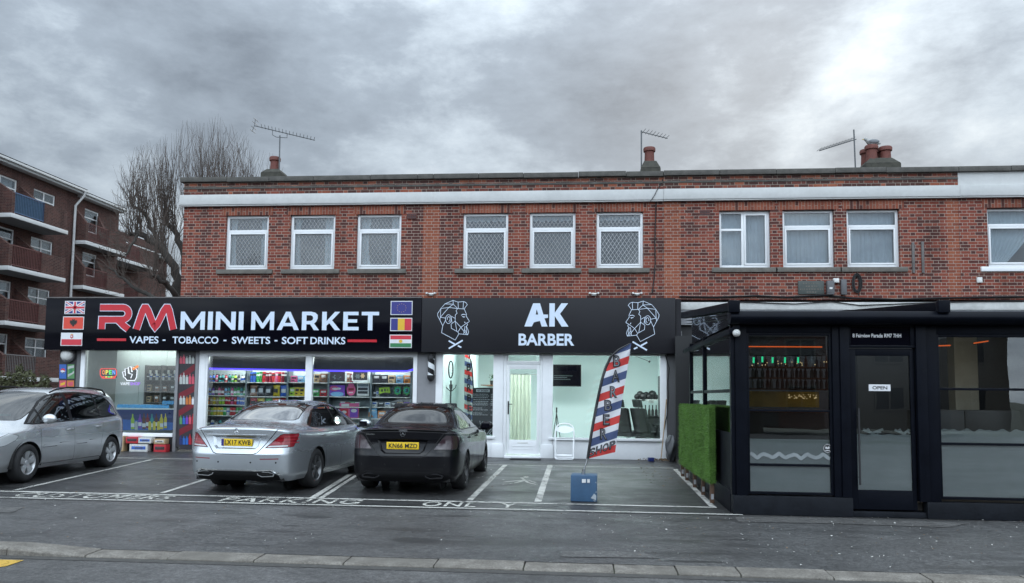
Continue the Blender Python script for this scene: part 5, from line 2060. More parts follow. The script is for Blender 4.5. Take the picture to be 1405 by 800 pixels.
def inv(px, py):
    """kf coordinates -> point on the flag"""
    bv, bd = 0, 1e9
    for i in range(121):
        v = i / 120
        a, b = lerp_path(LE, v), lerp_path(RE, v)
        if b[0] - a[0] < 2:
            continue
        u = (px - a[0]) / (b[0] - a[0])
        yy = a[1] + (b[1] - a[1]) * u
        if abs(yy - py) < bd:
            bd, bv, bu = abs(yy - py), v, u
    p = P(*kf(px, py), YF)
    return (p.x, YF + .035 * sin(bu * 4 + bv * 9) * bu + .012 * sin(bu * 9 - bv * 17), p.z)


for bold, mt, dy in ((.05, 'flag_black', -.004), (-.012, 'flag_letter_fill', -.007)):
    m = MB()
    for ch, a, b, c, d_ in lets:
        put_text(m, ch, lambda u, v: tuple(Vector(inv(u, v)) + Vector((0, dy - .004, 0))), a - (3 if bold > 0 else -4), b + (3 if bold > 0 else -4), c + (3 if bold > 0 else -4), d_ - (3 if bold > 0 else -4), bold=bold * .9)
    for i, ch in enumerate('SHOP'):
        x = 302 + i * 41
        y = 690 - i * 15
        k_ = 2 if bold > 0 else -3
        put_text(m, ch, lambda u, v: tuple(Vector(inv(u, v - .35 * (u - x - 20))) + Vector((0, dy - .004, 0))), x - k_ + 3, x + 36 + k_, y + k_, y - 44 - k_, bold=bold * .9, shear=6)
    m.build('lettering', mt, ff, fix=False)
# blue box base
pm('box_blue', (.035, .085, .16), .55, var=.2, scale=4)
pm('scuff', (.30, .33, .35), .7, var=.3)
b0 = G(783, 688.5)
b1_ = G(820, 689.5)
bw = .385
bx_ = thing('flag_box', ((b0.x + b1_.x) / 2, b0.y + .19, GF), 'scuffed blue cube box holding the striped feather flag', 'box')
cx_ = (b0.x + b1_.x) / 2
zt_ = GF + (b1_.x - b0.x) * .97
MB().box(cx_ - .2, cx_ + .2, b0.y, b0.y + .39, GF + .004, zt_, rz=-.04).build('case', 'box_blue', bx_, bevel=.008)
m = MB()
yb_ = b0.y - .003
for a, b, c, d_ in ((-.035, .025, .29, .345), (.045, .085, .29, .345)):
    m.box(cx_ + a, cx_ + b, yb_ - .012, yb_ - .009, GF + c, GF + d_)
m.build('label_sticker', 'white_print', bx_)
m = MB()
for pts in ([(.10, .06), (.18, .03), (.185, .10), (.15, .13)], [(.17, .15), (.188, .14), (.188, .17)], [(.13, .03), (.16, .012), (.185, .02)], [(.165, .30), (.187, .28), (.187, .31)]):
    m.poly([(cx_ + a, yb_ - .011, GF + b) for a, b in pts])
m.build('scuff_mark', 'scuff', bx_, fix=False)
MB().lathe([(.001, 0), (.03, 0), (.03, .03), (.018, .03), (.018, .08), (.001, .08)], (P(800.2, 655, YF).x, YF, zt_), n=12).build('socket', 'chrome', bx_, smooth=40)

# flag standing inside the left window
Yi = YG + .9
fi = thing('feather_flag', tuple(P(645, 600, Yi)), 'narrow striped feather flag standing inside the left barber window', 'flag')
def ipt(u, v):
    px = 636 + 14 * u * (1 - .0 * v) - 2 * v
    top = 483 + 12 * u
    p = P(px + (4 * v * (1 - u)), 592 + (top - 592) * v, Yi)
    return (p.x, Yi + .04 * sin(u * 9 + v * 6), p.z)
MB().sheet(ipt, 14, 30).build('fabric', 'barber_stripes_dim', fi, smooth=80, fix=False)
m = MB()
for i, ch in enumerate('BARBER'):
    put_text(m, ch, lambda u, v: (P(u, v, Yi).x, Yi - .05, P(u, v, Yi).z), 640.5 + i * .3, 646.5 + i * .3, 509 + i * 14, 499 + i * 14, bold=.03)
m.build('lettering', 'flag_black', fi, fix=False)
MB().tube([P(650.5, 606, Yi), P(650, 540, Yi), P(648, 505, Yi), P(644, 487, Yi), P(638, 478, Yi)], .016, 8).build('pole', 'black_metal', fi, smooth=60)

# barber chairs, shelf of dark towels, mirror
def barber_chair(label, px, Y, rz):
    p = P(px, 596, Y)
    r_ = thing('barber_chair', (p.x, Y, .026), label, 'chair', 'black barber chairs', rz)
    o = Vector((p.x, Y, .026))
    ORG[r_.name] = Vector((0, 0, 0))
    MB().lathe([(.001, 0), (.30, 0), (.30, .03), (.06, .06), (.05, .42), (.12, .44), (.001, .45)], n=20).build('base', 'chrome', r_, smooth=40)
    MB().box(-.28, .28, -.28, .25, .45, .60).build('seat', 'black_leather', r_, bevel=.04)
    MB().obox((-.27, .20, .56), (.54, 0, 0), (0, .13, .02), (0, .16, .62)).build('backrest', 'black_leather', r_, bevel=.04)
    MB().obox((-.15, .37, 1.2), (.30, 0, 0), (0, .10, .02), (0, .05, .2)).build('headrest', 'black_leather', r_, bevel=.03)
    for sd in (-1, 1):
        MB().box(sd * .32 - .045, sd * .32 + .045, -.25, .2, .74, .80).box(sd * .32 - .02, sd * .32 + .02, .02, .10, .5, .74).build('armrest', 'black_leather', r_, bevel=.02)
    MB().box(-.2, .2, -.62, -.5, .12, .16).box(-.03, .03, -.55, -.2, .14, .2).build('footrest', 'chrome', r_, bevel=.01)


barber_chair('black barber chair nearest the striped flag in the right window', 862, YG + 1.6, 2.5)
barber_chair('black barber chair at the right end of the barber window', 893, YG + 1.2, 2.2)
barber_chair('black barber chair half hidden behind the feather flag', 838, YG + 2.2, 2.8)
Yk = YG + 3.0
x, z = XZ(887, 548, Yk)
o = thing('wall_shelf', (x, Yk, z), 'white wall shelf piled with dark towels in the barber room', 'shelf')
MB().box(x - .28, x + .28, Yk - .1, Yk + .15, z - .025, z).build('board', 'white_plastic', o)
MB().box(x - .2, x - .17, Yk - .0, YG + 4.4, z - .10, z - .026).box(x + .17, x + .2, Yk - .0, YG + 4.4, z - .10, z - .026).build('bracket', 'white_plastic', o)
m = MB()
for i in range(7):
    m.ball((x - .26 + i * .085, Yk + rg.uniform(-.03, .03), z + .07 + .06 * (i % 2)), .085 + .02 * (i % 3), 10, 7)
o2 = m.build('towel_pile', 'black_leather', None, smooth=70, org=(x, Yk, z))
tag(o2, 'heap of black towels on the white wall shelf', 'towels')
# dresser with bottles below
xw0, xw1 = XZ(872, 580, YG + 3.2)[0], XZ(905, 580, YG + 3.2)[0]
o = thing('dresser', ((xw0 + xw1) / 2, YG + 3.3, .026), 'low black dresser behind the barber chairs', 'dresser')
MB().box(xw0, xw1, YG + 3.1, YG + 3.6, .03, .95).build('carcass', 'black_leather', o, bevel=.01)
MB().box(xw0 - .03, xw1 + .03, YG + 3.05, YG + 3.62, .952, .98).build('worktop', 'board_black', o, bevel=.005)
for i in range(6):
    m = MB().lathe([(.001, 0), (.04, 0), (.04, .14), (.015, .2), (.015, .3), (.001, .3)], (0, 0, 0), n=10)
    b_ = m.build('toiletry_bottle', 'black_metal', None, smooth=40, org=(0, 0, 0))
    b_.location = (xw0 + .08 + i * .1, YG + 3.2 + rg.uniform(-.05, .05), .981)
    tag(b_, 'dark toiletry bottle on the low black dresser', 'bottle', 'dark bottles on the barber dresser')
mx_, mz_ = XZ(905.5, 540, YG + 1.0)
tag(MB().box(mx_ - .02, mx_ + .02, YG + .95, YG + 1.35, mz_ - .6, mz_ + .45).build('mirror', 'black_metal', None, bevel=.02, org=(mx_, YG + 1, mz_ - .6)), 'tall narrow black mirror at the right edge of the barber window', 'mirror')
# cctv bead on a stay and the small stand behind the folding chair
a, b = P(868, 487, YG + 1.5), P(891, 496, YG + 1.5)
m = MB().tube([a, b], .006, 6).ball(b, .03, 10, 8)
m.tube([a, (a.x, a.y, 2.96)], .006, 6)
tag(m.build('ceiling_fitting', 'black_metal', None, smooth=60, org=a), 'thin stay with a small black ball under the barber ceiling', 'fitting')
x, z = XZ(763.5, 596, YG + .5)
m = MB()
for q in (-1, 0, 1):
    m.tube([(x, YG + .5, XZ(763.5, 566, YG + .5)[1]), (x + .10 * q, YG + .5 + .08 * abs(q), .4)], .010, 6)
m.tube([(x, YG + .5, XZ(763.5, 566, YG + .5)[1]), (x, YG + .5, XZ(763.5, 559, YG + .5)[1])], .02, 6)
m.tube([(x, YG + .5, .42), (x, YG + .5, .03)], .012, 6)
tag(m.build('tripod', 'black_metal', None, smooth=50, org=(x, YG + .5, .03)), 'thin black tripod inside the window behind the folding chair', 'tripod')

# barber pole on the grey pilaster
Yq = YG - .16
x, z1 = XZ(592, 484.5, Yq)
z0 = XZ(592, 523.5, Yq)[1]
bp = thing('barber_pole', (x, Yq, z0), 'black and white spiral barber pole on the grey pilaster', 'barber pole')
t = NT('pole_stripe')
s = t.n('SeparateXYZ')
t.l(t.obj(), s.inputs[0])
ang = t.math('DIVIDE', t.math('ARCTAN2', s.outputs[1], s.outputs[0]), 2 * pi)
f_ = t.math('FRACT', t.math('ADD', t.math('ADD', t.math('DIVIDE', s.outputs[2], .26), ang), 3.0))
t.done(t.princ(**{'Base Color': t.mix(t.math('GREATER_THAN', f_, .5), (.7, .72, .74), (.012, .012, .014)), 'Roughness': .15}))
h = z1 - z0
MB().lathe([(.082, h * .22), (.082, h * .80)], (x, Yq, z0), n=28).build('striped_glass', 'pole_stripe', bp, smooth=60)
MB().lathe([(.001, h), (.03, h), (.06, h * .97), (.06, h * .92), (.095, h * .90), (.095, h * .80), (.001, h * .80)], (x, Yq, z0), n=28).build('cap', 'black_metal', bp, smooth=40)
MB().lathe([(.001, h * .22), (.095, h * .22), (.095, h * .12), (.07, h * .06), (.03, 0), (.001, 0)], (x, Yq, z0), n=28).build('base', 'black_metal', bp, smooth=40)
MB().box(x - .03, x + .03, Yq + .06, YG - .045, z0 + h * .1, z0 + h * .9).build('bracket', 'black_metal', bp)

# white folding chair leaning folded against the stall riser
pm('chair_white', (.84, .85, .86), .35, var=.06)
xa_, xb_ = XZ(760.8, 610, YG - .5)[0], XZ(788.2, 610, YG - .5)[0]
xm = (xa_ + xb_) / 2
hw = (xb_ - xa_) / 2 - .014
fc = thing('folding_chair', (xm, YG - .45, .0), 'white folding chair standing folded below the right barber window', 'chair')
yb0, yt0 = YG - .47, YG - .25
H = XZ(774, 581, YG - .25)[1]
pt_ = lambda u, z: (xm + u, yb0 + (yt0 - yb0) * z / H, z)
MB().tube([pt_(-hw + .03, .013), pt_(-hw, .05)] + [pt_(-hw, H * .75)] + [pt_(hw * a, H * (.75 + .25 * b)) for a, b in ((-.97, .35), (-.82, .72), (-.5, .93), (0, 1), (.5, .93), (.82, .72), (.97, .35))] + [pt_(hw, H * .75), pt_(hw, .05), pt_(hw - .03, .013), pt_(-hw + .03, .013)], .0175, 8).build('frame', 'chair_white', fc, smooth=60)
def bk(u, v):
    a = (u - .5) * 2
    top = .93 * H * (1 - .07 * a * a)
    return tuple(Vector(pt_(a * hw * .92, top - (.02 + .15 * (1 - a * a * .75)) * (1 - v))) + Vector((0, -.012 + .03 * (1 - a * a) - .006, 0)))
MB().sheet(bk, 16, 6).build('backrest', 'chair_white', fc, smooth=80, fix=False)
MB().tube([pt_(-hw, H * .55), pt_(hw, H * .55)], .011, 8).tube([pt_(-hw, H * .06), pt_(hw, H * .06)], .010, 8).build('stretcher', 'chair_white', fc, smooth=60)
MB().obox(Vector(pt_(-hw * .85, H * .10)) + Vector((0, .03, 0)), (hw * 1.7, 0, 0), (0, .025, 0), (0, .01, H * .045)).build('seat', 'chair_white', fc, bevel=.006)
for sd in (-1, 1):
    MB().tube([tuple(Vector(pt_(sd * hw * .88, .014)) + Vector((0, .07, 0))), tuple(Vector(pt_(sd * hw * .9, H * .55)) + Vector((0, .03, 0)))], .011, 8).build('leg', 'chair_white', fc, smooth=60)

# cable and cane at the right of the barber window, small debris
cable('thin dark cable hanging loose at the right edge of the barber window', [(913, 487), (918, 505), (916, 525), (917, 545), (915, 570), (911, 590)], .012, YG - .09)
pm('cane', (.36, .25, .15), .7)
o = MB().tube([P(914.5, 548, YG - .12), P(911, 590, YG - .25), P(907, 629, YG - .42)], .012, 8).build('cane', 'cane', None, smooth=60, org=P(907, 629, YG - .42))
tag(o, 'thin tan cane leaning at the right end of the barber stall riser', 'stick')
x = P(893, 626, YG - .45).x
o = MB().box(x - .06, x + .07, YG - .5, YG - .38, .0, .09, rz=.3).build('small_box', 'print_navy', None, bevel=.008, org=(x, YG - .45, 0))
tag(o, 'small dark blue box on the ground below the barber window', 'box')
m = MB()
for i in range(200):
    px = rl.gauss(1.95, .22)
    py = YG - .28 + rl.gauss(0, .10)
    if px > 2.35:
        continue
    a = rl.uniform(0, 6.28)
    L_ = rl.uniform(.02, .06)
    m.poly([(px, py, rl.uniform(.005, .07)), (px + cos(a) * L_, py + sin(a) * L_ * .6, rl.uniform(.005, .05)), (px - sin(a) * L_ * .6, py + cos(a) * L_ * .5, rl.uniform(.005, .06))])
o = m.build('leaf_heap', 'leaf_scrap', None, fix=False, org=(1.95, YG - .3, 0))
tag(o, 'drift of dead brown leaves in the corner beside the hedge panel', 'leaves', kind='stuff')
# dark rubbish sack behind the hedge corner
pm('sack', (.05, .053, .058), .35, var=.4, scale=9, bump=.3)
o = MB().sheet(lambda u, v: (2.13 + (.13 + .04 * sin(u * 19 + v * 5)) * cos(2 * pi * u) * (max(.02, sin(pi * min(.99, v * .86 + .1)))) ** .6, YG - .42 + (.16 + .03 * sin(u * 23 - v * 7)) * sin(2 * pi * u) * (max(.02, sin(pi * min(.99, v * .86 + .1)))) ** .6, .005 + .62 * v), 40, 20).build('rubbish_sack', 'sack', None, smooth=80, fix=False, org=(2.13, YG - .42, 0))
tag(o, 'crumpled grey rubbish sack in the corner behind the green hedge panel', 'sack')
# ---------------------------------------------------------------- black cafe extension
pm('cafe_black', (.004, .005, .0085), .42, var=.3, world=True, scale=3, spec=.07)
pm('cafe_plinth', (.010, .0115, .015), .55, spec=.12, var=.4, world=True, scale=5, bump=.15)
pm('cafe_dark', (.016, .016, .017), .7, world=True)
pm('cafe_floor', (.05, .045, .04), .5, world=True)
pm('counter_yellow', (.50, .30, .04), .5, var=.25, scale=4)
pm('pale_brick', (.60, .58, .50), .85, var=.15, world=True, scale=4)
glass('cafe_glass', (.80, .83, .83), .075)
glass('side_glass', (.4, .44, .44), .3)
emis('tube_green', (.04, .9, .4), 1.1)
emis('line_orange', (1.0, .17, .04), .85)
emis('cafe_lamp', (1.0, .93, .78), 11.0)
emis('spark_warm', (1.0, .75, .4), .8)
t = NT('frosted_film')
p = t.pos()
nn = t.noise(p, 2.5, 4, .6)
mp = t.n('Mapping')
mp.inputs['Scale'].default_value = (.4, 1, 5)
t.l(p, mp.inputs[0])
n2_ = t.noise(mp.outputs[0], 2, 3, .5)
bs_ = t.princ(**{'Base Color': t.ramp(t.math('ADD', t.math('MULTIPLY', nn, .5), t.math('MULTIPLY', n2_, .5)), (.35, (.32, .35, .355)), (.65, (.42, .45, .455))), 'Roughness': .35})
tl = t.n('BsdfTranslucent')
tl.inputs[0].default_value = (.5, .54, .55, 1)
mx = t.n('MixShader', Fac=.25)
t.l(bs_.outputs[0], mx.inputs[1])
t.l(tl.outputs[0], mx.inputs[2])
t.done(mx)
pm('gloss_side', (.004, .004, .006), .04, spec=.6, world=True)
pm('etched_white', (.205, .225, .23), .5)

YC = G(1006, 705).y
ZC = GZ(YC)
cxx = lambda px, py=570: XZ(px, py, YC)[0]
cz = lambda py, px=1150: XZ(px, py, YC)[1]
XS = cxx(1003.5, 600)
XR = 8.2
YB = 16.4
CAFE = thing('cafe_building', ((XS + XR) / 2, YC, ZC), 'black timber and glass cafe extension with frosted lower panes and an OPEN door', 'cafe')


def cb(name, px0, px1, z0, z1, y0=0.0, y1=.12, mat='cafe_black', par=None, bev=.006):
    return MB().box(cxx(px0) if px0 > 50 else px0, cxx(px1) if px1 > 50 else px1, YC + y0, YC + y1, z0, z1).build(name, mat, par or CAFE, bevel=bev)


zpl = cz(681, 1090)
ztp = cz(445, 1150)
# plinths, posts, fascia
cb('plinth', 1004, 1166.5, ZC, zpl, -.05, .12, 'cafe_plinth')
cb('plinth', 1267, 8.2, ZC, cz(690, 1330), -.05, .12, 'cafe_plinth')
m = MB()
m.box(cxx(1003.5), cxx(1009), YC, YC + .12, zpl, ztp)
m.box(cxx(1009.1), cxx(1025), YC - .022, YC + .12, zpl, ztp)
m.build('corner_post', 'cafe_black', CAFE, bevel=.005)
m = MB()
m.box(cxx(1143), cxx(1153), YC - .018, YC + .12, zpl + .002, ztp)
m.box(cxx(1153.2), cxx(1166), YC - .04, YC + .12, zpl + .002, ztp)
m.build('post', 'cafe_black', CAFE, bevel=.005)
m = MB()
zp2 = cz(690, 1330)
m.box(cxx(1258), cxx(1272), YC - .04, YC + .12, zp2 + .002, ztp)
m.box(cxx(1272.2), cxx(1287.5), YC - .018, YC + .12, zp2 + .002, ztp)
m.build('post', 'cafe_black', CAFE, bevel=.005)
cb('post', 1428, 1450, zp2 + .002, ztp, -.02)
cb('window_head', 1025.2, 1142.8, cz(457), ztp, .0, .10)
cb('window_head', 1287.7, 1427.8, cz(459, 1340), ztp, .0, .10)
zf0, zf1 = cz(446, 1150), cz(428.5, 1150)
m = MB()
nseg = 14
pr = [(YC - .16 - .075 * sin(pi * i / nseg) , zf0 + (zf1 - zf0) * i / nseg) for i in range(nseg + 1)]
A = [(XS - .03, y, z) for y, z in pr] + [(XS - .03, YC + .06, zf1), (XS - .03, YC + .06, zf0)]
m.prism(A, (XR - XS, 0, 0))
m.build('gutter', 'cafe_black', CAFE, smooth=40)
# window 1
zs1, ze1 = cz(679, 1090), cz(457, 1090)
wx0, wx1 = cxx(1025.2), cxx(1142.8)


def cafe_window(x0, x1, z0, z1, bars, frost_py, wave, name='window'):
    fr = MB()
    frame_bars(fr, x0, x1, z0, z1, .035, YC + .01, YC + .08)
    for b in bars:
        fr.box(x0 + .035, x1 - .035, YC + .015, YC + .07, b - .017, b + .017)
    f = fr.build(name, 'cafe_black', CAFE, bevel=.004)
    MB().box(x0 + .03, x1 - .03, YC + .040, YC + .046, z0 + .03, z1 - .03).build('pane', 'cafe_glass', f)
    m = MB()
    n = 90
    top = [(x0 + .036 + (x1 - x0 - .072) * i / n, YC + .052, wave(i / n)) for i in range(n + 1)]
    for i in range(n):
        a, b = top[i], top[i + 1]
        m.poly([(a[0], a[1], z0 + .034), (b[0], b[1], z0 + .034), b, a])
    m.build('frosted_film', 'frosted_film', f, fix=False)
    return f


zfr = cz(603, 1090)
cw1 = cafe_window(wx0, wx1, zs1, ze1, [cz(563.5, 1090), cz(638.5, 1090)], 603, lambda u: zfr)
m = MB()
pts = [(wx0 + .04 + (wx1 - wx0 - .08) * i / 80, cz(626, 1090) + .055 * (abs((i / 80 * 5.5) % 1 - .5) * 2 - .5) + .006 * sin(i * .7)) for i in range(81)]
put_stroke(m, pts, .05, lambda u, v: (u, YC + .0385, v))
m.build('etched_wave', 'etched_white', cw1, fix=False)
cw = MB().lathe([(.001, 0), (.062, 0), (.062, -.003), (.001, -.003)], (cxx(1135.5), YC + .0385, cz(615.5, 1135)), 'y', 24)
o = cw.build('round_sticker', 'board_black', cw1)
m = MB()
scx, scz = cxx(1135.5), cz(615.5, 1135)
fnS = lambda u, v: (scx + u, YC + .034, scz + v)
put_stroke(m, arc(0, 0, .055, .055, 0, 360, 20), .006, fnS)
put_poly(m, [(-.035, .0), (-.02, .03), (0, .012), (.02, .034), (.034, .004), (.015, -.008), (-.015, -.006)], fnS)
put_stroke(m, [(-.03, -.028), (.03, -.028)], .01, fnS)
m.build('sticker_print', 'white_print', o, fix=False)
# dark blind box and orange line light in the head of window 1
MB().box(wx0 + .05, wx1 - .05, YC + .10, YC + .3, cz(487, 1090), ze1 - .04).build('blind_box', 'cafe_dark', CAFE)
ll = MB().box(wx0 + .03, wx1 - .10, YC + .088, YC + .096, cz(476, 1090), cz(474.6, 1090)).build('line_light', 'line_orange', None, org=(wx0, YC + .09, 2.2))
tag(ll, 'thin glowing orange line light at the top of the left cafe window', 'light strip')
# window 2
w2x0, w2x1 = cxx(1287.7), cxx(1427.8)
zw2 = cz(592, 1345)
cw2 = cafe_window(w2x0, w2x1, cz(686, 1340), cz(459, 1340), [cz(534, 1340), cz(609.5, 1340)], 592, lambda u: zw2 + .028 * abs(sin(u * 3.14159 * 5.5)) + .01 * sin(u * 50))
# door
dx0, dx1 = cxx(1166.2), cxx(1257.8)
zdt = cz(478, 1210)
tb = MB()
tb.box(dx0, dx1, YC - .01, YC + .10, zdt + .01, cz(474, 1210))
tb.box(dx0, dx1, YC - .01, YC + .10, cz(448, 1210), ztp)
tb.box(dx0, dx0 + .03, YC - .01, YC + .10, cz(474, 1210) + .001, cz(448, 1210) - .001)
tb.box(dx1 - .06, dx1, YC - .01, YC + .10, cz(474, 1210) + .001, cz(448, 1210) - .001)
tb.build('transom', 'cafe_black', CAFE, bevel=.004)
fa = thing('address_sign', ((dx0 + dx1) / 2, YC, cz(474, 1210)), 'black transom board lettered 8 Fairview Parade RM7 7HH over the cafe door', 'sign')
MB().box(dx0 + .032, dx1 - .062, YC + .005, YC + .03, cz(473.6, 1210), cz(448.4, 1210)).build('panel', 'gloss_black_acrylic', fa)
m = MB()
put_text(m, '8 Fairview Parade RM7 7HH', lambda u, v: (cxx(u), YC + .002, cz(v, 1210)), 1172.3, 1239.5, 463.2, 457.8, bold=.02)
m.build('lettering', 'flag_white', fa, fix=False)
zd0, zd1 = ZC + .10, zdt
lf = MB()
ga, gb = cxx(1176), cxx(1251)
gc, gd = cz(673, 1213), cz(488, 1213)
lf.box(dx0 + .012, ga, YC + .02, YC + .07, zd0, zd1)
lf.box(gb, dx1 - .012, YC + .02, YC + .07, zd0, zd1)
lf.box(ga, gb, YC + .02, YC + .07, gd, zd1)
lf.box(ga, gb, YC + .02, YC + .07, zd0, gc)
dr = lf.build('door', 'cafe_black', CAFE, bevel=.004)
MB().box(ga, gb, YC + .04, YC + .046, gc, gd).build('window', 'cafe_glass', dr)
m = MB()
n = 60
zdf = cz(596, 1213)


def wv(u):
    return zdf - .004 + .006 * sin(u * 23)


for c_ in (.30, .88):
    for pth in ([(c_ - .17, .062), (c_, .012), (c_ + .20, .070)], [(c_ - .09, .075), (c_ - .04, .02)], [(c_ + .08, .02), (c_ + .16, .035)]):
        put_stroke(m, [(ga + (gb - ga) * min(.985, a_), zdf + b_) for a_, b_ in pth], .034, lambda u, v: (u, YC + .056, v))
for i in range(n):
    u0, u1 = i / n, (i + 1) / n
    m.poly([(ga + (gb - ga) * u0, YC + .052, gc), (ga + (gb - ga) * u1, YC + .052, gc), (ga + (gb - ga) * u1, YC + .052, wv(u1)), (ga + (gb - ga) * u0, YC + .052, wv(u0))])
m.build('frosted_film', 'frosted_film', dr, fix=False)
hx = cxx(1178.5, 630)
MB().tube([(hx, YC - .03, cz(665, 1180)), (hx, YC - .03, cz(560, 1180))], .014, 8).tube([(hx, YC - .03, cz(655, 1180)), (hx, YC + .02, cz(655, 1180))], .009, 6).tube([(hx, YC - .03, cz(570, 1180)), (hx, YC + .02, cz(570, 1180))], .009, 6).build('handle', 'black_metal', dr, smooth=40)
os_ = MB().box(cxx(1194), cxx(1224), YC + .030, YC + .034, cz(536.5, 1209), cz(527.5, 1209))
op = os_.build('open_sign', 'flag_white', None, org=(cxx(1209), YC + .03, cz(536, 1209)))
tag(op, 'small white sign reading OPEN on the cafe door glass', 'sign')
m = MB()
put_text(m, 'OPEN', lambda u, v: (cxx(u), YC + .028, cz(v, 1209)), 1199, 1219.5, 534.3, 529.8, bold=.02)
m.build('lettering', 'board_black', op, fix=False)
cb('doorstep', 1166.8, 1266.8, ZC, ZC + .075, -.02, .3, 'cafe_plinth')
# ---- side wall of glass panels
sd = MB()
ys = [YC + .125, 13.85, 15.5]
for i, y in enumerate(ys[1:]):
    sd.box(XS, XS + .08, y - .04, y + .04, .2, ztp)
sd.box(XS, XS + .08, YC + .125, 15.54, ZC, .2)
for y0_, y1_ in zip(ys[:-1], ys[1:]):
    a_, b_ = y0_ + (.04 if y0_ != ys[0] else 0), y1_ - .04
    sd.box(XS + .01, XS + .07, a_, b_, 1.58, 1.63)
    sd.box(XS + .01, XS + .07, a_, b_, 2.38, 2.44)
sd.build('side_frame', 'cafe_black', CAFE, bevel=.004)
for y0_, y1_ in zip(ys[:-1], ys[1:]):
    a_, b_ = y0_ + (.04 if y0_ != ys[0] else 0), y1_ - .04
    for c_, d_ in ((1.63, 2.38),):
        MB().box(XS + .034, XS + .040, a_, b_, c_, d_).build('side_window', 'side_glass', CAFE)
    MB().box(XS + .02, XS + .06, a_, b_, .2, 1.0).build('side_panel', 'cafe_plinth', CAFE)
    MB().box(XS + .034, XS + .040, a_, b_, 1.0, 1.58).build('side_window', 'side_glass', CAFE)
m = MB()
m.prism([(XS - .03, YC - .1, 2.40), (XS - .03, YC - .1, 2.47), (XS + .12, YC - .1, 2.56), (XS + .12, YC - .1, 2.46)], (0, 5.0, 0))
m.build('side_gutter', 'cafe_black', CAFE, bevel=.004)
MB().prism([(XS + .05, YC + .13, 2.56), (XS + .05, 15.5, 2.56), (XS + .05, 15.5, 3.12), (XS + .05, YC + .13, cz(428, 1007) + .02)], (.06, 0, 0)).build('gable_panel', 'gloss_side', CAFE)
# roof: falls towards the street between two edge beams
zb0, zb1 = cz(428, 1007), 3.17
for xx in (XS - .05, cxx(1278, 420)):
    m = MB()
    m.prism([(xx, YC - .15, zb0), (xx, YC - .15, zb0 + .12), (xx, YB, zb1 + .10), (xx, YB, zb1 - .03)], (.13, 0, 0))
    o = m.build('roof_beam', 'cafe_black', CAFE, bevel=.01)
    MB().box(xx - .012, xx + .142, YC - .25, YC - .152, zb0 - .03, zb0 + .14).build('end_cap', 'cafe_black', o, bevel=.01)
m = MB()
m.poly([(XS, YC - .12, zb0 - .05), (XR, YC - .12, zb0 - .05), (XR, YB, zb1 - .08), (XS, YB, zb1 - .08)])
m.poly([(XS, YC + .0, zb0 - .10), (XR, YC + .0, zb0 - .10), (XR, YB, zb1 - .14), (XS, YB, zb1 - .14)])
m.build('roof', 'cafe_black', CAFE, fix=False)
# inside
m = MB()
m.box(XS + .1, XR, YB + 2.2, YB + 2.3, 0, 2.95)
m.box(XR, XR + .1, YC, YB + 2.2, 0, 2.9)
m.box(XS + .75, XS + .85, 15.6, YW - .2, ZC, 3.0)
m.build('back_wall', 'cafe_dark', CAFE)
MB().box(XS + .1, XR, YC + .13, YB + 2.2, -.03, .07).build('floor', 'cafe_floor', CAFE)
Yk = 13.4
x0, x1 = XZ(1028, 555, Yk)[0], XZ(1131, 555, Yk)[0]
ct = thing('bar_counter', ((x0 + x1) / 2, Yk, .07), 'long yellow bar counter inside the cafe behind the left window', 'counter')
MB().box(x0, x1, Yk, Yk + .5, .07, XZ(1080, 566, Yk)[1]).build('front', 'cafe_dark', ct, bevel=.01)
MB().box(x0 - .05, x1 + .05, Yk - .05, Yk + .55, XZ(1080, 566, Yk)[1] + .002, XZ(1080, 564, Yk)[1] + .03).build('worktop', 'wood_shelf', ct, bevel=.01)
MB().box(x0, x1, Yk + .28, Yk + .32, XZ(1080, 562, Yk)[1] + .04, XZ(1080, 537, Yk)[1]).build('back_rail', 'counter_yellow', ct)
m = MB()
for i in range(34):
    xx = x0 + (x1 - x0) * (.55 + .42 * rg.random())
    m.ball((xx, Yk + .2, XZ(1090, rg.uniform(541, 547), Yk)[1]), .008, 6, 4)
sp = m.build('fairy_lights', 'spark_warm', None, org=((x0 + x1) / 2, Yk, 1.5))
tag(sp, 'string of tiny warm lights over the right half of the yellow counter', 'string lights')
# bottle shelf at the back
Ybk = 16.6
x0b, x1b = XZ(1030, 520, Ybk)[0], XZ(1140, 520, Ybk)[0]
sh = thing('bottle_shelf', ((x0b + x1b) / 2, Ybk, 1.2), 'dim back bar shelves of bottles inside the cafe', 'shelf')
for i, py in enumerate((503, 518, 533)):
    z = XZ(1085, py, Ybk)[1]
    MB().box(x0b, x1b, Ybk, Ybk + .3, z - .03, z).build('shelf', 'wood_shelf', sh)
    for j in range(16):
        xx = x0b + .06 + j * (x1b - x0b - .12) / 15 + rg.uniform(-.02, .02)
        key = 'cafe%d' % (j % 4)
        if i == 0 and j < 4:
            m = MB().lathe([(.001, 0), (.035, 0), (.035, .13), (.013, .18), (.013, .24), (.001, .24)], n=10)
            PROTO[key] = m.build('spirit_bottle', ['shelf_back', 'pack_black', 'grey_timber', 'print_brown'][j % 4], None, smooth=40, org=(0, 0, 0))
            b_ = PROTO[key]
        else:
            b_ = PROTO[key].copy()
            COL.objects.link(b_)
        b_.location = (xx, Ybk + .12, z + .001)
        tag(b_, '%s bottle on the %s back bar shelf in the cafe' % (('pale', 'black', 'grey', 'brown')[j % 4], ('top', 'middle', 'bottom')[i]), 'bottle', '%s bottles on the %s back bar shelf' % (('pale', 'black', 'grey', 'brown')[j % 4], ('top', 'middle', 'bottom')[i]))
m = MB()
for i in range(20):
    m.ball((x0b + (x1b - x0b) * rg.random(), Ybk - .05, XZ(1085, rg.uniform(496, 502), Ybk)[1]), .012, 6, 4)
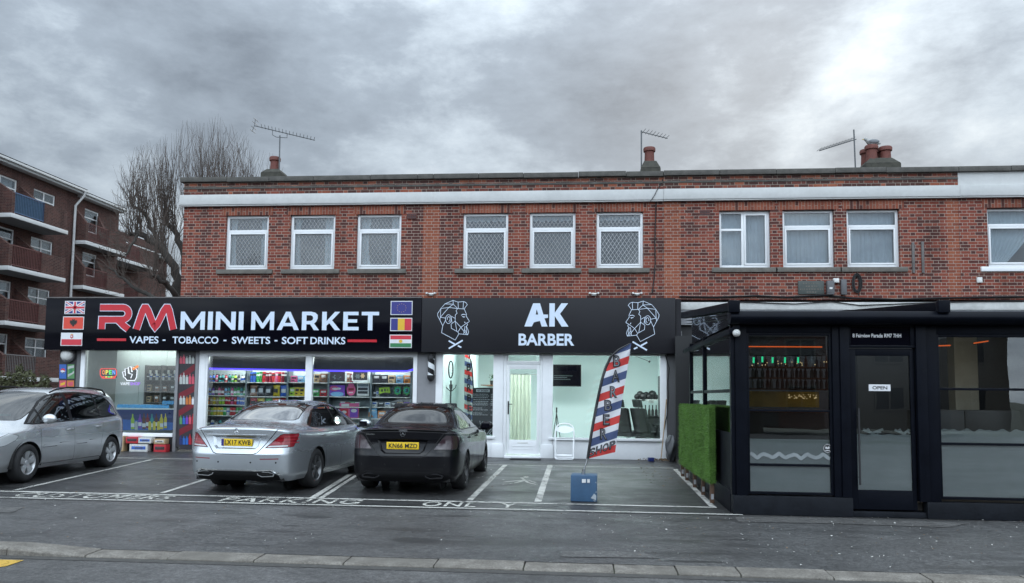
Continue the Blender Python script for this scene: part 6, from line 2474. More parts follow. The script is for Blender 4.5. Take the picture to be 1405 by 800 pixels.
sp = m.build('fairy_lights', 'spark_warm', None, org=((x0b + x1b) / 2, Ybk, 2.2))
tag(sp, 'row of tiny warm shelf lights at the back of the cafe', 'string lights')
# green hanging tubes
for i, (px, y0_, y1_) in enumerate(((1034, 485, 498), (1046, 491, 497), (1060, 481, 498), (1077, 481, 498), (1095, 486, 498))):
    Y = 14.2
    a, b = P(px, y0_, Y), P(px, y1_, Y)
    pd = thing('pendant_lamp', (a.x, Y, b.z), 'thin green glowing pendant tube in the cafe, %s from the left' % ('first', 'second', 'third', 'fourth', 'fifth')[i], 'lamp', 'green pendant tubes in the cafe')
    MB().tube([b, (a.x, Y, b.z + .10)], .016, 8).build('tube', 'tube_green', pd, smooth=50)
    MB().tube([(a.x, Y, b.z + .10), (a.x, Y, 2.72)], .004, 5).build('cord', 'cable_rubber', pd)
# pale brick pier and furniture seen through the right window
Yp = 14.0
x0, x1 = XZ(1311, 540, Yp)[0], XZ(1343, 540, Yp)[0]
MB().box(x0, x1, Yp, Yp + .25, .07, 2.7).build('inner_pier', 'pale_brick', CAFE)
xx0, xx1 = XZ(1296, 540, 12.6)[0], XZ(1350, 540, 12.6)[0]
cl = MB().box(xx0, xx1, 12.5, 12.8, 2.62, 2.66).build('ceiling_or_fill_light', 'cafe_lamp', None, org=(xx0, 12.6, 2.62))  # added light hidden behind the window head, brightens the pale pier
tag(cl, 'added unseen warm fill light in front of the pale pier in the cafe', 'ceiling light')
for px, lb in ((1300, 'dark high backed cafe seat at the left of the right window'), (1375, 'dark high backed cafe seat right of the pale pier')):
    x = XZ(px, 600, 13.0)[0]
    s = thing('booth_bench', (x, 13.0, .07), lb, 'seat', 'dark cafe seats')
    MB().box(x - .45, x + .45, 12.8, 13.3, .35, .5).build('seat', 'black_leather', s, bevel=.03)
    MB().box(x - .45, x + .45, 13.3, 13.42, .35, 1.35).build('backrest', 'black_leather', s, bevel=.03)
    for q in (-.38, .38):
        MB().box(x + q - .03, x + q + .03, 12.85, 12.91, .07, .35).build('leg', 'black_metal', s)
for px0, px1, lb in ((1287.5, 1304, 'short glowing orange line light at the left of the right cafe window'), (1336, 1356, 'short tilted orange line light in the right cafe window')):
    Y = 13.2
    a, b = P(px0, 474.5, Y), P(px1, 474 if px0 < 1300 else 471, Y)
    if px0 > 1300:
        a = P(px0, 471, Y)
        b = P(px1, 468, Y)
    ll = MB().tube([a, b], .010, 6).build('line_light', 'line_orange', None, org=a)
    tag(ll, lb, 'light strip')
# ball camera on the corner
a = P(1010.5, 457, YC - .10)
cmr = thing('security_camera', a, 'white ball security camera on the cafe corner post', 'camera')
MB().ball(a, .054, 20, 14).build('body', 'white_plastic', cmr, smooth=80)
MB().lathe([(.001, -.0515), (.02, -.0505), (.02, -.046), (.001, -.046)], a + Vector((.0, 0, 0)), 'y', 16).build('lens', 'gloss_black_acrylic', cmr)
MB().tube([a + Vector((0, .02, .04)), a + Vector((0, .06, .09))], .025, 10).box(a.x - .035, a.x + .035, YC - .06, YC - .022, a.z + .05, a.z + .13).build('bracket', 'black_metal', cmr)

# old painted board on the parade wall above the cafe
m = MB()
bx0 = XZ(930, 420, YW)[0]
m.box(bx0, 16, YW - .07, YW - .03, 3.62, 3.80)
m.mat(1).box(bx0 + .06, 16, YW - .05, YW - .03, 3.25, 3.615)
pm('old_white_paint', (.50, .50, .48), .7, var=.3, world=True, scale=1.3)
pm('old_grey_board', (.26, .265, .28), .7, var=.35, world=True, scale=1.8)
ob = m.build('fascia_board', ['old_white_paint', 'old_grey_board'], None, org=(bx0, YW, 3.4), bevel=.004)
tag(ob, 'weathered white and grey board along the wall above the cafe roof', 'board')
o = MB().box(bx0 + .02, 16, YW + .05, YW + .1, 0, 3.84).build('old_shop_wall', 'cafe_dark', None, org=(bx0, YW, 0))
tag(o, 'dark old shop wall hidden behind the black cafe', 'wall')

# artificial hedge panel on short posts
t = NT('artificial_grass')
p = t.pos()
a_ = t.noise(p, 60, 4, .7)
b_ = t.noise(p, 3, 3, .6)
c_ = t.ramp(a_, (.3, (.042, .095, .018)), (.5, (.098, .205, .038)), (.7, (.155, .295, .065)))
c_ = t.mix(1.0, c_, t.ramp(b_, (.35, .78), (.65, 1.15)), 'MULTIPLY')
t.done(t.princ(**{'Base Color': c_, 'Roughness': .75, 'Specular IOR Level': .3}))
pm('post_timber', (.10, .055, .035), .8, var=.3)
HY0 = G(978, 691).y - .03
HX0, HX1 = P(971.5, 600, HY0).x, P(983.5, 600, HY0).x
HY1 = HX0 / ((928.5 - 797) / 1070)
HZ0, HZ1 = P(977, 665, HY0).z, P(977, 557, HY0).z
hp = thing('hedge_panel', ((HX0 + HX1) / 2, (HY0 + HY1) / 2, GZ(HY0)), 'bright green artificial grass hedge panel on short posts beside the cafe', 'hedge panel')
pnl = MB().box(HX0 + .02, HX1 - .02, HY0 + .02, HY1 - .02, HZ0 + .02, HZ1 - .02).build('board', 'artificial_grass', hp)
m = MB()
rh = random.Random(4)


def blade(pn, nrm):
    t1 = Vector((rh.gauss(0, 1), rh.gauss(0, 1), rh.gauss(0, 1)))
    t1 = (t1 - nrm * t1.dot(nrm)).normalized()
    L_ = rh.uniform(.016, .046)
    tip = pn + nrm * L_ + t1 * rh.uniform(.005, .022) + Vector((0, 0, -.006))
    m.poly([pn - t1 * .0035 - nrm * .004, pn + t1.cross(nrm) * .0045, tip])


for i in range(15000):
    blade(Vector((HX0 + .02, rh.uniform(HY0 + .015, HY1), rh.uniform(HZ0 + .01, HZ1 - .015))), Vector((-1, 0, 0)))
for i in range(1800):
    blade(Vector((rh.uniform(HX0 + .01, HX1 - .01), HY0 + .02, rh.uniform(HZ0 + .01, HZ1 - .015))), Vector((0, -1, 0)))
for i in range(2600):
    blade(Vector((rh.uniform(HX0 + .01, HX1 - .01), rh.uniform(HY0, HY1), HZ1 - .02)), Vector((0, 0, 1)))
tag(m.build('grass_blades', 'artificial_grass', hp, fix=False), kind='stuff')
for y in (HY0 + .08, HY0 + .95, HY0 + 1.9, HY0 + 2.9, HY1 - .1):
    pst = MB().box(HX0 + .035, HX1 - .035, y - .03, y + .03, GZ(y), HZ0 + .03).build('post', 'post_timber', hp, bevel=.004)
    MB().box(HX0 + .045, HX1 - .045, y - .034, y - .031, GZ(y) + .06, GZ(y) + .14).build('label_tag', 'lead_strip', pst)
# ---------------------------------------------------------------- flats at the left
brick('flats_brick', [(.055, .025, .022), (.082, .034, .029), (.105, .042, .034)], (.05, .022, .02), (.22, .17, .15), darkamt=.2)
pm('flats_white', (.62, .63, .63), .6, var=.1, world=True, scale=1)
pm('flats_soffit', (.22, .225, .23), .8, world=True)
pm('rail_red', (.11, .035, .033), .6)
pm('rail_blue', (.06, .12, .22), .6)
pm('rail_grey', (.16, .15, .15), .6)
pm('screen_teal', (.035, .075, .11), .8, var=.5, scale=14)
XA = -28.0
XB = XA + 1.35
_f1, _f2, _f3 = PX(94, 317, XB).z, PX(89.4, 382, XB).z, PX(62, 447, XB).z
FZ = [2 * _f3 - _f2, _f3, _f2, _f1]
ZR = PX(60, 240, XA + .42).z - .15
B0, B1 = PX(15.4, 297, XB).y, PX(93.4, 320, XB).y
YSTEP = PX(108, 300, XA).y


def flats(label, ya, yb, xw, balconies, zroof, d_=1.35, blue=False):
    root = thing('apartment_block', (xw, (ya + yb) / 2, 0), label, 'apartment block', 'blocks of flats at the left')
    holes = []
    for (by0, by1, cols) in balconies:
        for fl in FZ:
            for (w0, w1, h0, h1) in cols:
                holes.append((w0, w1, fl + h0, fl + h1))
    m = MB()
    wall_grid(m, ya, yb, -.2, zroof, holes, lambda y, z, d: (xw - d, y, z), reveal=.15)
    m.poly([(xw, ya, -.2), (xw - 11, ya, -.2), (xw - 11, ya, zroof), (xw, ya, zroof)])
    m.poly([(xw, yb, -.2), (xw - 11, yb, -.2), (xw - 11, yb, zroof), (xw, yb, zroof)])
    m.build('wall', 'flats_brick', root, fix=False)
    for (w0, w1, z0, z1) in holes:
        f = MB()
        def bx_(a, b, c, d):
            f.box(xw - .12, xw - .05, a, b, c, d)
        bx_(w0, w0 + .07, z0, z1); bx_(w1 - .07, w1, z0, z1); bx_(w0 + .07, w1 - .07, z0, z0 + .07); bx_(w0 + .07, w1 - .07, z1 - .07, z1)
        n_ = max(1, int((w1 - w0) / .75))
        for i in range(1, n_):
            y = w0 + (w1 - w0) * i / n_
            bx_(y - .03, y + .03, z0 + .07, z1 - .07)
        if z1 - z0 > 1:
            f.box(xw - .115, xw - .055, w0 + .07, w1 - .07, z1 - .52, z1 - .46)
        wn = f.build('window', 'white_upvc', root)
        MB().box(xw - .095, xw - .085, w0 + .06, w1 - .06, z0 + .06, z1 - .06).build('pane', 'window_glass', wn)
        MB().sheet(lambda u, v: (xw - .3 + .03 * sin(u * 40), w0 + (w1 - w0) * u, z0 + (z1 - z0) * v), 30, 1).build('curtain', 'net_curtain' if RND.random() < .6 else 'dark_room', wn, fix=False)
    for bi, (by0, by1, cols) in enumerate(balconies):
        for k, fl in enumerate(FZ):
            b = MB().box(xw + .002, xw + d_, by0, by1, fl - .20, fl).build('balcony', 'flats_white', root, bevel=.01)
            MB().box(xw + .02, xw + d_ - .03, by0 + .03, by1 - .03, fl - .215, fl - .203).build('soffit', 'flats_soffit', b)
            # brick wing walls with sloping tops and solid part of the front
            w_ = MB()
            w_.prism([(xw + .004, by0 + .02, fl + .002), (xw + d_ - .04, by0 + .02, fl + .002), (xw + d_ - .04, by0 + .02, fl + 1.0), (xw + .004, by0 + .02, fl + 1.85)], (0, .22, 0))
            fw = by0 + (by1 - by0) * .56
            w_.build('wing_wall', 'flats_brick', b)
            w_ = MB()
            w_.prism([(xw + d_ - .26, fw, fl + .002), (xw + d_ - .26, by1 - .02, fl + .002), (xw + d_ - .26, by1 - .02, fl + 1.02), (xw + d_ - .26, fw, fl + 1.02)], (.22, 0, 0))
            w_.build('front_wall', 'flats_brick', b)
            w_ = MB()
            w_.prism([(xw + .004, fw - .11, fl + .002), (xw + d_ - .265, fw - .11, fl + .002), (xw + d_ - .265, fw - .11, fl + 1.0), (xw + .004, fw - .11, fl + 1.85)], (0, .2, 0))
            w_.build('wing_wall', 'flats_brick', b)
            r = MB()
            r.box(xw + d_ - .1, xw + d_ - .06, by0 + .25, fw - .01, fl + 1.0, fl + 1.05)
            r.box(xw + d_ - .1, xw + d_ - .06, by0 + .25, fw - .01, fl + .08, fl + .12)
            y = by0 + .3
            while y < fw:
                r.box(xw + d_ - .09, xw + d_ - .07, y - .012, y + .012, fl + .12, fl + 1.0)
                y += .11
            rail = r.build('railing', 'rail_blue' if (k == 3 and bi == 0 and blue) else ('rail_grey' if k == 0 else 'rail_red'), b)
            if k == 3 and bi == 0 and blue:
                MB().box(xw + d_ - .13, xw + d_ - .115, by0 + .26, fw - .02, fl + .1, fl + .98).build('screen', 'screen_teal', rail)
    m = MB().box(xw - .05, xw + .42, ya - .2, yb, zroof + .002, zroof + .30)
    m.box(xw + .42, xw + .55, ya - .2, yb, zroof + .12, zroof + .24)
    m.build('eaves', 'flats_white', root, bevel=.02)
    MB().prism([(xw + .5, ya - .2, zroof + .302), (xw - 5.5, ya - .2, zroof + 1.7), (xw - 11.3, ya - .2, zroof + .302)], (0, yb - ya + .2, 0)).build('roof', 'roof_felt', root)
    return root


fa_ = flats('near block of brown brick flats with white balcony slabs and a blue screened balcony', B0 - 7.5, YSTEP, XA,
            [(B0, B1, [(B0 - .2, B0 + 2.0, .05, 2.1), (B1 - .9, B1 + .75, .75, 2.05)]), (B0 - 6.6, B0 - 2.4, [(B0 - 6.4, B0 - 4.4, .05, 2.1), (B0 - 3.4, B0 - 1.6, .75, 2.05)])], ZR, blue=True)
C0, C1 = PX(117.6, 329, XA + .7).y, PX(173, 352, XA + .7).y
fb_ = flats('far block of brown brick flats half hidden by the bare tree', YSTEP + .02, PX(165, 285, XA).y, XA - .05,
            [(C0, C1, [(C0 + .9, C0 + 2.2, .75, 2.05)])], ZR - .12, .75)
D0 = PX(165, 285, XA).y + .04
fd_ = flats('last lower block of brown brick flats glimpsed through the bare branches', D0, D0 + 9, XA - 1.9,
            [(D0 + .6, D0 + 5.4, [(D0 + 1.4, D0 + 3.0, .05, 2.1)])], ZR - 1.5)
# downpipe between the blocks
pm('pipe_white', (.55, .55, .55), .5)
o = MB().tube([(XA + .50, YSTEP - .3, ZR + .12), (XA + .45, YSTEP - .3, ZR - .1), (XA + .12, YSTEP - .5, ZR - .7), (XA + .12, YSTEP - .5, 0)], .07, 8).build('downpipe', 'pipe_white', None, smooth=50, org=(XA, YSTEP, 0))
tag(o, 'pale downpipe running down the near flats beside the step in the roof', 'pipe')

# ---------------------------------------------------------------- bare pollarded tree behind the mini market
pm('bark', (.032, .028, .024), .9, var=.4, scale=6, bump=.4)
pm('twig', (.066, .050, .041), .85, var=.35, scale=3)
YT = 26.0
tr = thing('bare_tree', (P(262, 560, YT).x, YT, -.1), 'bare pollarded tree with a fan of upright shoots behind the mini market', 'tree')
rt = random.Random(17)


def T(px, py, dy=0.0):
    return P(px, py, YT + dy)


m = MB()
base = T(262, 560)
base.z = -.15
fork = T(258, 432)
m.tube([base, base.lerp(fork, .5) + Vector((.1, 0, 0)), fork], [.42, .34, .32], 12)
limbs = []


def limb(pts, dys, r0, r1):
    pp = [T(a, b, d) for (a, b), d in zip(pts, dys)]
    # wobble
    out = []
    for i in range(len(pp) - 1):
        for k in range(4):
            q = pp[i].lerp(pp[i + 1], k / 4)
            out.append(q + Vector((rt.gauss(0, .03), rt.gauss(0, .03), rt.gauss(0, .03))) * (1 if k or i else 0))
    out.append(pp[-1])
    n = len(out)
    m.tube(out, [r0 + (r1 - r0) * i / (n - 1) for i in range(n)], 8)
    limbs.append(out)


limb([(258, 435), (247, 408), (239, 363), (215, 336), (192, 319), (177, 322)], [0, -.2, -.4, -.6, -.8, -.9], .20, .07)
limb([(217, 338), (213, 325), (200, 295), (181, 280)], [-.6, -.5, -.5, -.4], .09, .05)
limb([(258, 435), (258, 390), (251, 342), (239, 316), (229, 304)], [0, .5, .6, .7, .8], .17, .07)
limb([(250, 420), (243, 408), (226, 387), (209, 378)], [0, -.8, -1.3, -1.6], .13, .06)
limb([(255, 432), (225, 416), (205, 406), (175, 389), (150, 368)], [0, .4, .8, 1.0, 1.2], .13, .03)
limb([(258, 435), (272, 380), (278, 330), (274, 296)], [0, .3, .6, .6], .19, .08)
limb([(258, 435), (290, 385), (303, 335), (301, 292)], [0, -.5, -.8, -.9], .18, .08)
limb([(258, 435), (305, 385), (330, 335), (337, 300)], [0, .4, .9, 1.0], .17, .07)
limb([(258, 435), (320, 395), (352, 345), (364, 310)], [0, -.3, -.5, -.6], .15, .06)
limb([(239, 363), (228, 345), (222, 330)], [-.4, .2, .6], .09, .05)
limb([(192, 319), (180, 335), (172, 350)], [-.8, -1.1, -1.3], .05, .03)
m.build('trunk', 'bark', tr, smooth=60)
env = [(135, 330), (150, 262), (165, 215), (180, 205), (195, 192), (215, 188), (235, 180), (252, 160), (275, 165), (300, 157), (322, 172), (340, 178), (352, 205), (372, 205), (388, 232), (400, 270)]


def top_at(px):
    for (a, b), (c, d) in zip(env[:-1], env[1:]):
        if a <= px <= c:
            return b + (d - b) * (px - a) / (c - a)
    return 300


tw = MB()


def shoot(a, b, r, sub=3):
    d = b - a
    L = d.length
    side = Vector((d.z, 0, -d.x)).normalized() if L > 0 else Vector((1, 0, 0))
    bend = rt.gauss(0, .06) * L
    pts = [a, a + d * .33 + side * bend, a + d * .66 + side * bend * .9 + Vector((rt.gauss(0, .04), rt.gauss(0, .06), 0)), b]
    tw.tube(pts, [r, r * .75, r * .5, r * .18], 4, cap=False)
    for i in range(sub):
        f = rt.uniform(.25, .85)
        s = a + d * f + side * bend * (f * 2 if f < .5 else 1.0) * .9
        q = rt.uniform(0, 2 * pi)
        out = Vector((cos(q), sin(q), 0)) * rt.uniform(.12, .45) + Vector((0, 0, rt.uniform(.25, .8)))
        e = s + out * L * rt.uniform(.12, .3)
        tw.tube([s, s.lerp(e, .5) + Vector((0, 0, -.03)), e], [r * .5, r * .38, r * .14], 3, cap=False)


knuck = [(181, 280, -.4, 40), (200, 293, -.5, 34), (229, 304, .8, 46), (192, 319, -.8, 30), (177, 322, -.9, 22), (222, 330, .6, 26), (213, 330, -.5, 26), (239, 320, .7, 32), (274, 296, .6, 60), (301, 292, -.9, 62), (337, 300, 1.0, 64), (364, 310, -.6, 60), (258, 315, .4, 40), (318, 310, 0, 40), (288, 310, .2, 40), (209, 378, -1.6, 22), (226, 387, -1.3, 18)]
for kx, ky, dy, n in knuck:
    for i in range(n):
        if rt.random() < .22:
            continue
        a = T(kx + rt.gauss(0, 2.5), ky + rt.gauss(0, 4), dy + rt.gauss(0, .12))
        spread = rt.gauss(0, 17) + (kx - 262) * .10
        tx = kx + spread
        full = top_at(tx)
        ty = ky + (full - ky) * (rt.uniform(.45, 1.0) ** .6) - rt.uniform(-4, 2)
        if ky > 350:
            ty = ky - rt.uniform(30, 110)
        b = T(tx, ty, dy + rt.gauss(0, .6))
        shoot(a, b, rt.uniform(.007, .0135), rt.randint(2, 4))
# drooping side twigs over the flats
for i in range(70):
    out = limbs[rt.choice((0, 3, 4, 4, 10))]
    a = out[rt.randint(len(out) // 2, len(out) - 1)]
    b = a + Vector((-rt.uniform(.3, 1.9), rt.gauss(0, .5), rt.uniform(-.5, 1.1)))
    shoot(a, b, rt.uniform(.008, .014), 4)
for i in range(60):
    out = limbs[rt.choice((1, 2, 0, 5))]
    a = out[rt.randint(2, len(out) - 1)]
    shoot(a, a + Vector((rt.gauss(0, .5), rt.gauss(0, .4), rt.uniform(.5, 1.8))), rt.uniform(.008, .014), 4)
for i in range(150):
    out = limbs[rt.choice((0, 0, 2, 3, 4, 4, 8, 9))]
    a = out[rt.randint(2, len(out) - 1)]
    shoot(a, a + Vector((rt.gauss(-.1, .35), rt.gauss(0, .4), rt.uniform(.7, 2.3))), rt.uniform(.007, .012), 4)
tw.build('crown', 'twig', tr, fix=False)

# bare trees across the road, seen only as reflections
for i, (xx, yy, k) in enumerate(((-9.5, -15.5, .95), (8.5, -16.5, 1.05), (-22, -16, 1.1))):
    c = copy_tree(tr)
    c.location = (xx, yy, -.3)
    c.rotation_euler = (0, 0, 1.3 + i * 2.1)
    c.scale = (k, k, k)
    c['label'] = 'bare street tree across the road, %s' % ('left of the viewer', 'right of the viewer', 'far left of the viewer')[i]

# shrub and low boundary left of the shop
pm('shrub_leaf', (.055, .060, .022), .8, var=.5, scale=5)
pm('shrub_stem', (.06, .05, .035), .9)
Yb = 22.5
sb = thing('shrub', (P(20, 560, Yb).x, Yb, 0), 'straggly olive brown shrub behind the roof of the silver people carrier', 'shrub')
m = MB()
st = MB()
for i in range(3800):
    u = rt.random()
    px = -60 + 128 * u
    topy = 511 + 6 * sin(px * .16) + 4 * sin(px * .41) + (8 if px > 48 else 0)
    py = topy + (rt.random() ** 1.3) * 45
    c = P(px, py, Yb + rt.gauss(0, .3))
    v1 = Vector((rt.gauss(0, 1), rt.gauss(0, 1), rt.gauss(0, 1))).normalized() * .055
    v2 = Vector((rt.gauss(0, 1), rt.gauss(0, 1), rt.gauss(0, 1))).normalized() * .035
    m.poly([c, c + v1 + v2, c + v1 * 1.8, c + v1 - v2])
for i in range(60):
    px = rt.uniform(-58, 64)
    a = P(px, 590, Yb)
    a.z = 0
    b = P(px + rt.gauss(0, 8), rt.uniform(505, 522), Yb + rt.gauss(0, .3))
    st.tube([a, a.lerp(b, .6) + Vector((rt.gauss(0, .1), 0, 0)), b], [.02, .014, .004], 4)
m.build('leaves', 'shrub_leaf', sb, fix=False)
st.build('stems', 'shrub_stem', sb, fix=False)

# houses across the road behind the viewer: they show in the glass and the paintwork
pm('house_render', (.10, .095, .085), .85, world=True, scale=.6)
pm('roof_tile', (.05, .03, .025), .85, world=True, scale=2, var=.35)
for i, xh in enumerate((-24.6, -16, -7.4, 1.2, 9.8, 18.4)):
    h = thing('house', (xh, -20, 0), 'pale rendered house with a tiled roof across the road, %s' % ('farthest left', 'far left', 'left of the viewer', 'behind the viewer', 'right of the viewer', 'far right')[i], 'house', 'houses across the road')
    MB().box(xh - 3.8, xh + 3.8, -26, -20, -.1, 5.2).build('wall', 'house_render' if i % 2 else 'flats_brick', h)
    MB().prism([(xh - 4.2, -19.6, 5.202), (xh - 4.2, -23, 8.2), (xh - 4.2, -26.4, 5.202)], (8.4, 0, 0)).build('roof', 'roof_tile', h)
    for wx in (-2.2, 1.9):
        for wz in (.9, 3.4):
            f = MB()
            frame_bars(f, xh + wx - .8, xh + wx + .8, wz, wz + 1.3, .09, -19.99, -19.93)
            f.box(xh + wx - .03, xh + wx + .03, -19.99, -19.93, wz + .09, wz + 1.21)
            wn = f.build('window', 'house_render', h)
            MB().box(xh + wx - .72, xh + wx + .72, -19.985, -19.97, wz + .08, wz + 1.22).build('pane', 'gloss_black_acrylic', wn)
    MB().box(xh - .2, xh + .75, -19.97, -19.9, 0, 2.1).build('door', 'black_metal', h)
# ---------------------------------------------------------------- cars: a smooth shell, then every panel, window and lamp cut out of it
def car_paint(name, col, metal, rough, dirt, coat=.9, spec=.5):
    t = NT(name)
    p = t.obj()
    s = t.n('SeparateXYZ')
    t.l(p, s.inputs[0])
    n = t.noise(p, 2.2, 5, .6)
    low = t.math('MULTIPLY', t.ramp(s.outputs[2], (.25, 1.0), (.75, 0.0)), t.ramp(n, (.35, .3), (.7, 1.0)))
    fl = t.noise(p, 900, 2, .5)
    c = t.mix(t.math('MULTIPLY', fl, .25), col, tuple(min(1, x * 1.5) for x in col))
    c = t.mix(t.math('MULTIPLY', low, dirt), c, (.10, .095, .085))
    r = t.math('ADD', rough, t.math('MULTIPLY', low, .3))
    t.done(t.princ(**{'Base Color': c, 'Metallic': metal, 'Roughness': r, 'Coat Weight': coat, 'Specular IOR Level': spec, 'Coat Roughness': .05}))


car_paint('paint_silver', (.47, .50, .53), .75, .24, .3)
car_paint('paint_black', (.003, .003, .0045), .0, .25, .05, .30, .15)
car_paint('paint_silver_grey', (.49, .505, .52), .7, .27, .35)
pm('tyre_rubber', (.016, .016, .017), .8, var=.4, scale=12)
pm('alloy_grey', (.16, .165, .17), .35, metal=.7, var=.2)
pm('alloy_silver', (.46, .47, .48), .35, metal=.6, var=.15)
pm('alloy_black', (.02, .02, .022), .3, metal=.3)
pm('car_trim', (.008, .008, .009), .5, spec=.25)
pm('car_gap', (.006, .006, .006), .8)
pm('plate_yellow', (.72, .48, .02), .4, var=.06)
pm('plate_ink', (.01, .01, .012), .5)
pm('lamp_red', (.20, .006, .012), .08, spec=.6, coat=.8, var=.1)
pm('lamp_red_light', (.30, .018, .028), .10, coat=.8, var=.1)
pm('lamp_smoke', (.035, .020, .025), .10, coat=.8, var=.1)
pm('lamp_clear', (.45, .47, .48), .08, coat=.9, var=.1)
pm('car_chrome', (.62, .63, .64), .12, metal=1.0, var=.04)
pm('seat_cloth', (.03, .03, .032), .85)
pm('brake_disc', (.12, .12, .12), .4, metal=.8)
pm('car_headlining', (.20, .20, .20), .9)
glass('car_glass', (.30, .34, .34), .14)
glass('car_glass_rear', (.22, .25, .25), .34)
glass('car_glass_dim', (.12, .14, .15), .11)
glass('car_glass_dark', (.05, .055, .06), .10)


class Shell:
    def __init__(s, peri, rows, top, creases, dims, paint):
        """peri: shoulder points rear centre -> corner -> side -> corner -> front centre (5 + n + 5)"""
        n = len(top)
        nper = len(peri)
        V, Fc = [], []
        idx = {}

        def vid(key, co):
            if key not in idx:
                idx[key] = len(V)
                V.append(Vector(co))
            return idx[key]

        def pt(r, k):
            x, y, z = peri[k]
            if r == len(rows):
                return Vector((x, y, z))
            zr, so, ro, fo = rows[r]
            wr = [1, 1, 1, .8, .4][k] if k < 5 else 0
            kk = nper - 1 - k
            wf = [1, 1, 1, .8, .4][kk] if kk < 5 else 0
            ws = 1 - max(wr, wf) if (k > 2 and kk > 2) else 0
            zz = z - (zr if zr > 0 else 0)
            zs = -zr if zr <= 0 else zz
            zs = min(zs, z - .03 * (len(rows) - r))
            return Vector((x + ro * wr + fo * wf, y + so * ws, zs))

        nr = len(rows)
        crease_e = []
        for sd in (1, -1):
            def P_(r, k):
                co = pt(r, k)
                c = abs(co.y) < 1e-6
                return vid(('p', r, k, 0 if c else sd), (co.x, co.y * sd, co.z))

            def T_(i, j):
                if i == 0:
                    return P_(nr, 4 - j)
                if i == n + 1:
                    return P_(nr, nper - 5 + j)
                if j == 0:
                    return P_(nr, 4 + i)
                co = top[i - 1][j - 1]
                c = abs(co[1]) < 1e-6
                return vid(('t', i, j, 0 if c else sd), (co[0], co[1] * sd, co[2]))

            for r in range(nr):
                for k in range(nper - 1):
                    q = (P_(r, k), P_(r, k + 1), P_(r + 1, k + 1), P_(r + 1, k))
                    Fc.append(q)
            for i in range(n + 1):
                for j in range(4):
                    Fc.append((T_(i, j), T_(i + 1, j), T_(i + 1, j + 1), T_(i, j + 1)))
            for kind, a, b, w in creases:
                if kind == 'p':       # row crease between columns
                    r, k0, k1 = a
                    for k in range(k0, k1):
                        crease_e.append((P_(r, k), P_(r, k + 1), w))
                else:                 # station crease across j
                    i, j0, j1 = a
                    for j in range(j0, j1):
                        crease_e.append((T_(i, j), T_(i, j + 1), w) if b == 'x' else (T_(j, i), T_(j + 1, i), w))
        me = bpy.data.meshes.new('cage')
        me.from_pydata(V, [], Fc)
        bm = bmesh.new()
        bm.from_mesh(me)
        bm.verts.ensure_lookup_table()
        cl = bm.edges.layers.float.new('crease_edge')
        for a, b, w in crease_e:
            e = bm.edges.get((bm.verts[a], bm.verts[b]))
            if e:
                e[cl] = w
        bmesh.ops.recalc_face_normals(bm, faces=bm.faces)
        bm.to_mesh(me)
        bm.free()
        ob = bpy.data.objects.new('cage', me)
        COL.objects.link(ob)
        md = ob.modifiers.new('s', 'SUBSURF')
        md.levels = 3
        dg = bpy.context.evaluated_depsgraph_get()
        ev = bpy.data.meshes.new_from_object(ob.evaluated_get(dg))
        bpy.data.objects.remove(ob)
        bpy.data.meshes.remove(me)
        # scale back to the true size lost by smoothing
        xs = [v.co.x for v in ev.vertices]
        ys = [v.co.y for v in ev.vertices]
        zs = [v.co.z for v in ev.vertices]
        x0, x1, yw, zt = dims
        xa, xb, ya, za, zb_ = min(xs), max(xs), max(ys), min(zs), max(zs)
        for v in ev.vertices:
            v.co.x = x0 + (v.co.x - xa) / (xb - xa) * (x1 - x0)
            v.co.y *= yw / ya
            v.co.z = za + (v.co.z - za) / (zb_ - za) * (zt - za)
        ev.update()
        bm = bmesh.new()
        bm.from_mesh(ev)
        bm.normal_update()
        # outward normals
        up = [f for f in bm.faces if f.calc_center_median().z > zt - .05]
        if sum(f.normal.z for f in up) < 0:
            bmesh.ops.reverse_faces(bm, faces=bm.faces)
            bm.normal_update()
        tri = bm.copy()
        bmesh.ops.triangulate(tri, faces=tri.faces)
        tri.verts.ensure_lookup_table()
        tri.faces.ensure_lookup_table()
        tri.normal_update()
        s.sv = [v.co.copy() for v in tri.verts]
        s.sn = [v.normal.copy() for v in tri.verts]
        s.st = [[v.index for v in f.verts] for f in tri.faces]
        s.bvh = BVHTree.FromPolygons(s.sv, s.st)
        tri.free()
        bmesh.ops.bisect_plane(bm, geom=bm.verts[:] + bm.edges[:] + bm.faces[:], plane_co=(0, 0, 0), plane_no=(0, 1, 0), clear_inner=True, dist=1e-5)
        s.bm = bm
        s.pl = bm.faces.layers.int.new('part')
        s.parts = ['body']
        s.mats = [paint]
        bpy.data.meshes.remove(ev)

    def mi(s, m):
        if m not in s.mats:
            s.mats.append(m)
        return s.mats.index(m)

    def cut(s, poly, proj, cond, margin=.13):
        bm = s.bm
        ax = (0, 2) if proj == 'y' else ((1, 2) if proj == 'x' else (0, 1))
        n = len(poly)
        for i in range(n):
            p, q = poly[i], poly[(i + 1) % n]
            d = (q[0] - p[0], q[1] - p[1])
            if abs(d[0]) + abs(d[1]) < 1e-6:
                continue
            no, co = [0, 0, 0], [0, 0, 0]
            no[ax[0]], no[ax[1]] = -d[1], d[0]
            co[ax[0]], co[ax[1]] = p
            ux0, ux1 = min(p[0], q[0]) - margin, max(p[0], q[0]) + margin
            uz0, uz1 = min(p[1], q[1]) - margin, max(p[1], q[1]) + margin
            fs = []
            for f in bm.faces:
                c = f.calc_center_median()
                if ux0 < c[ax[0]] < ux1 and uz0 < c[ax[1]] < uz1 and cond(c):
                    fs.append(f)
            if not fs:
                continue
            es = {e for f in fs for e in f.edges}
            vs = {v for f in fs for v in f.verts}
            bmesh.ops.bisect_plane(bm, geom=list(vs) + list(es) + fs, plane_co=co, plane_no=no, dist=1e-5)

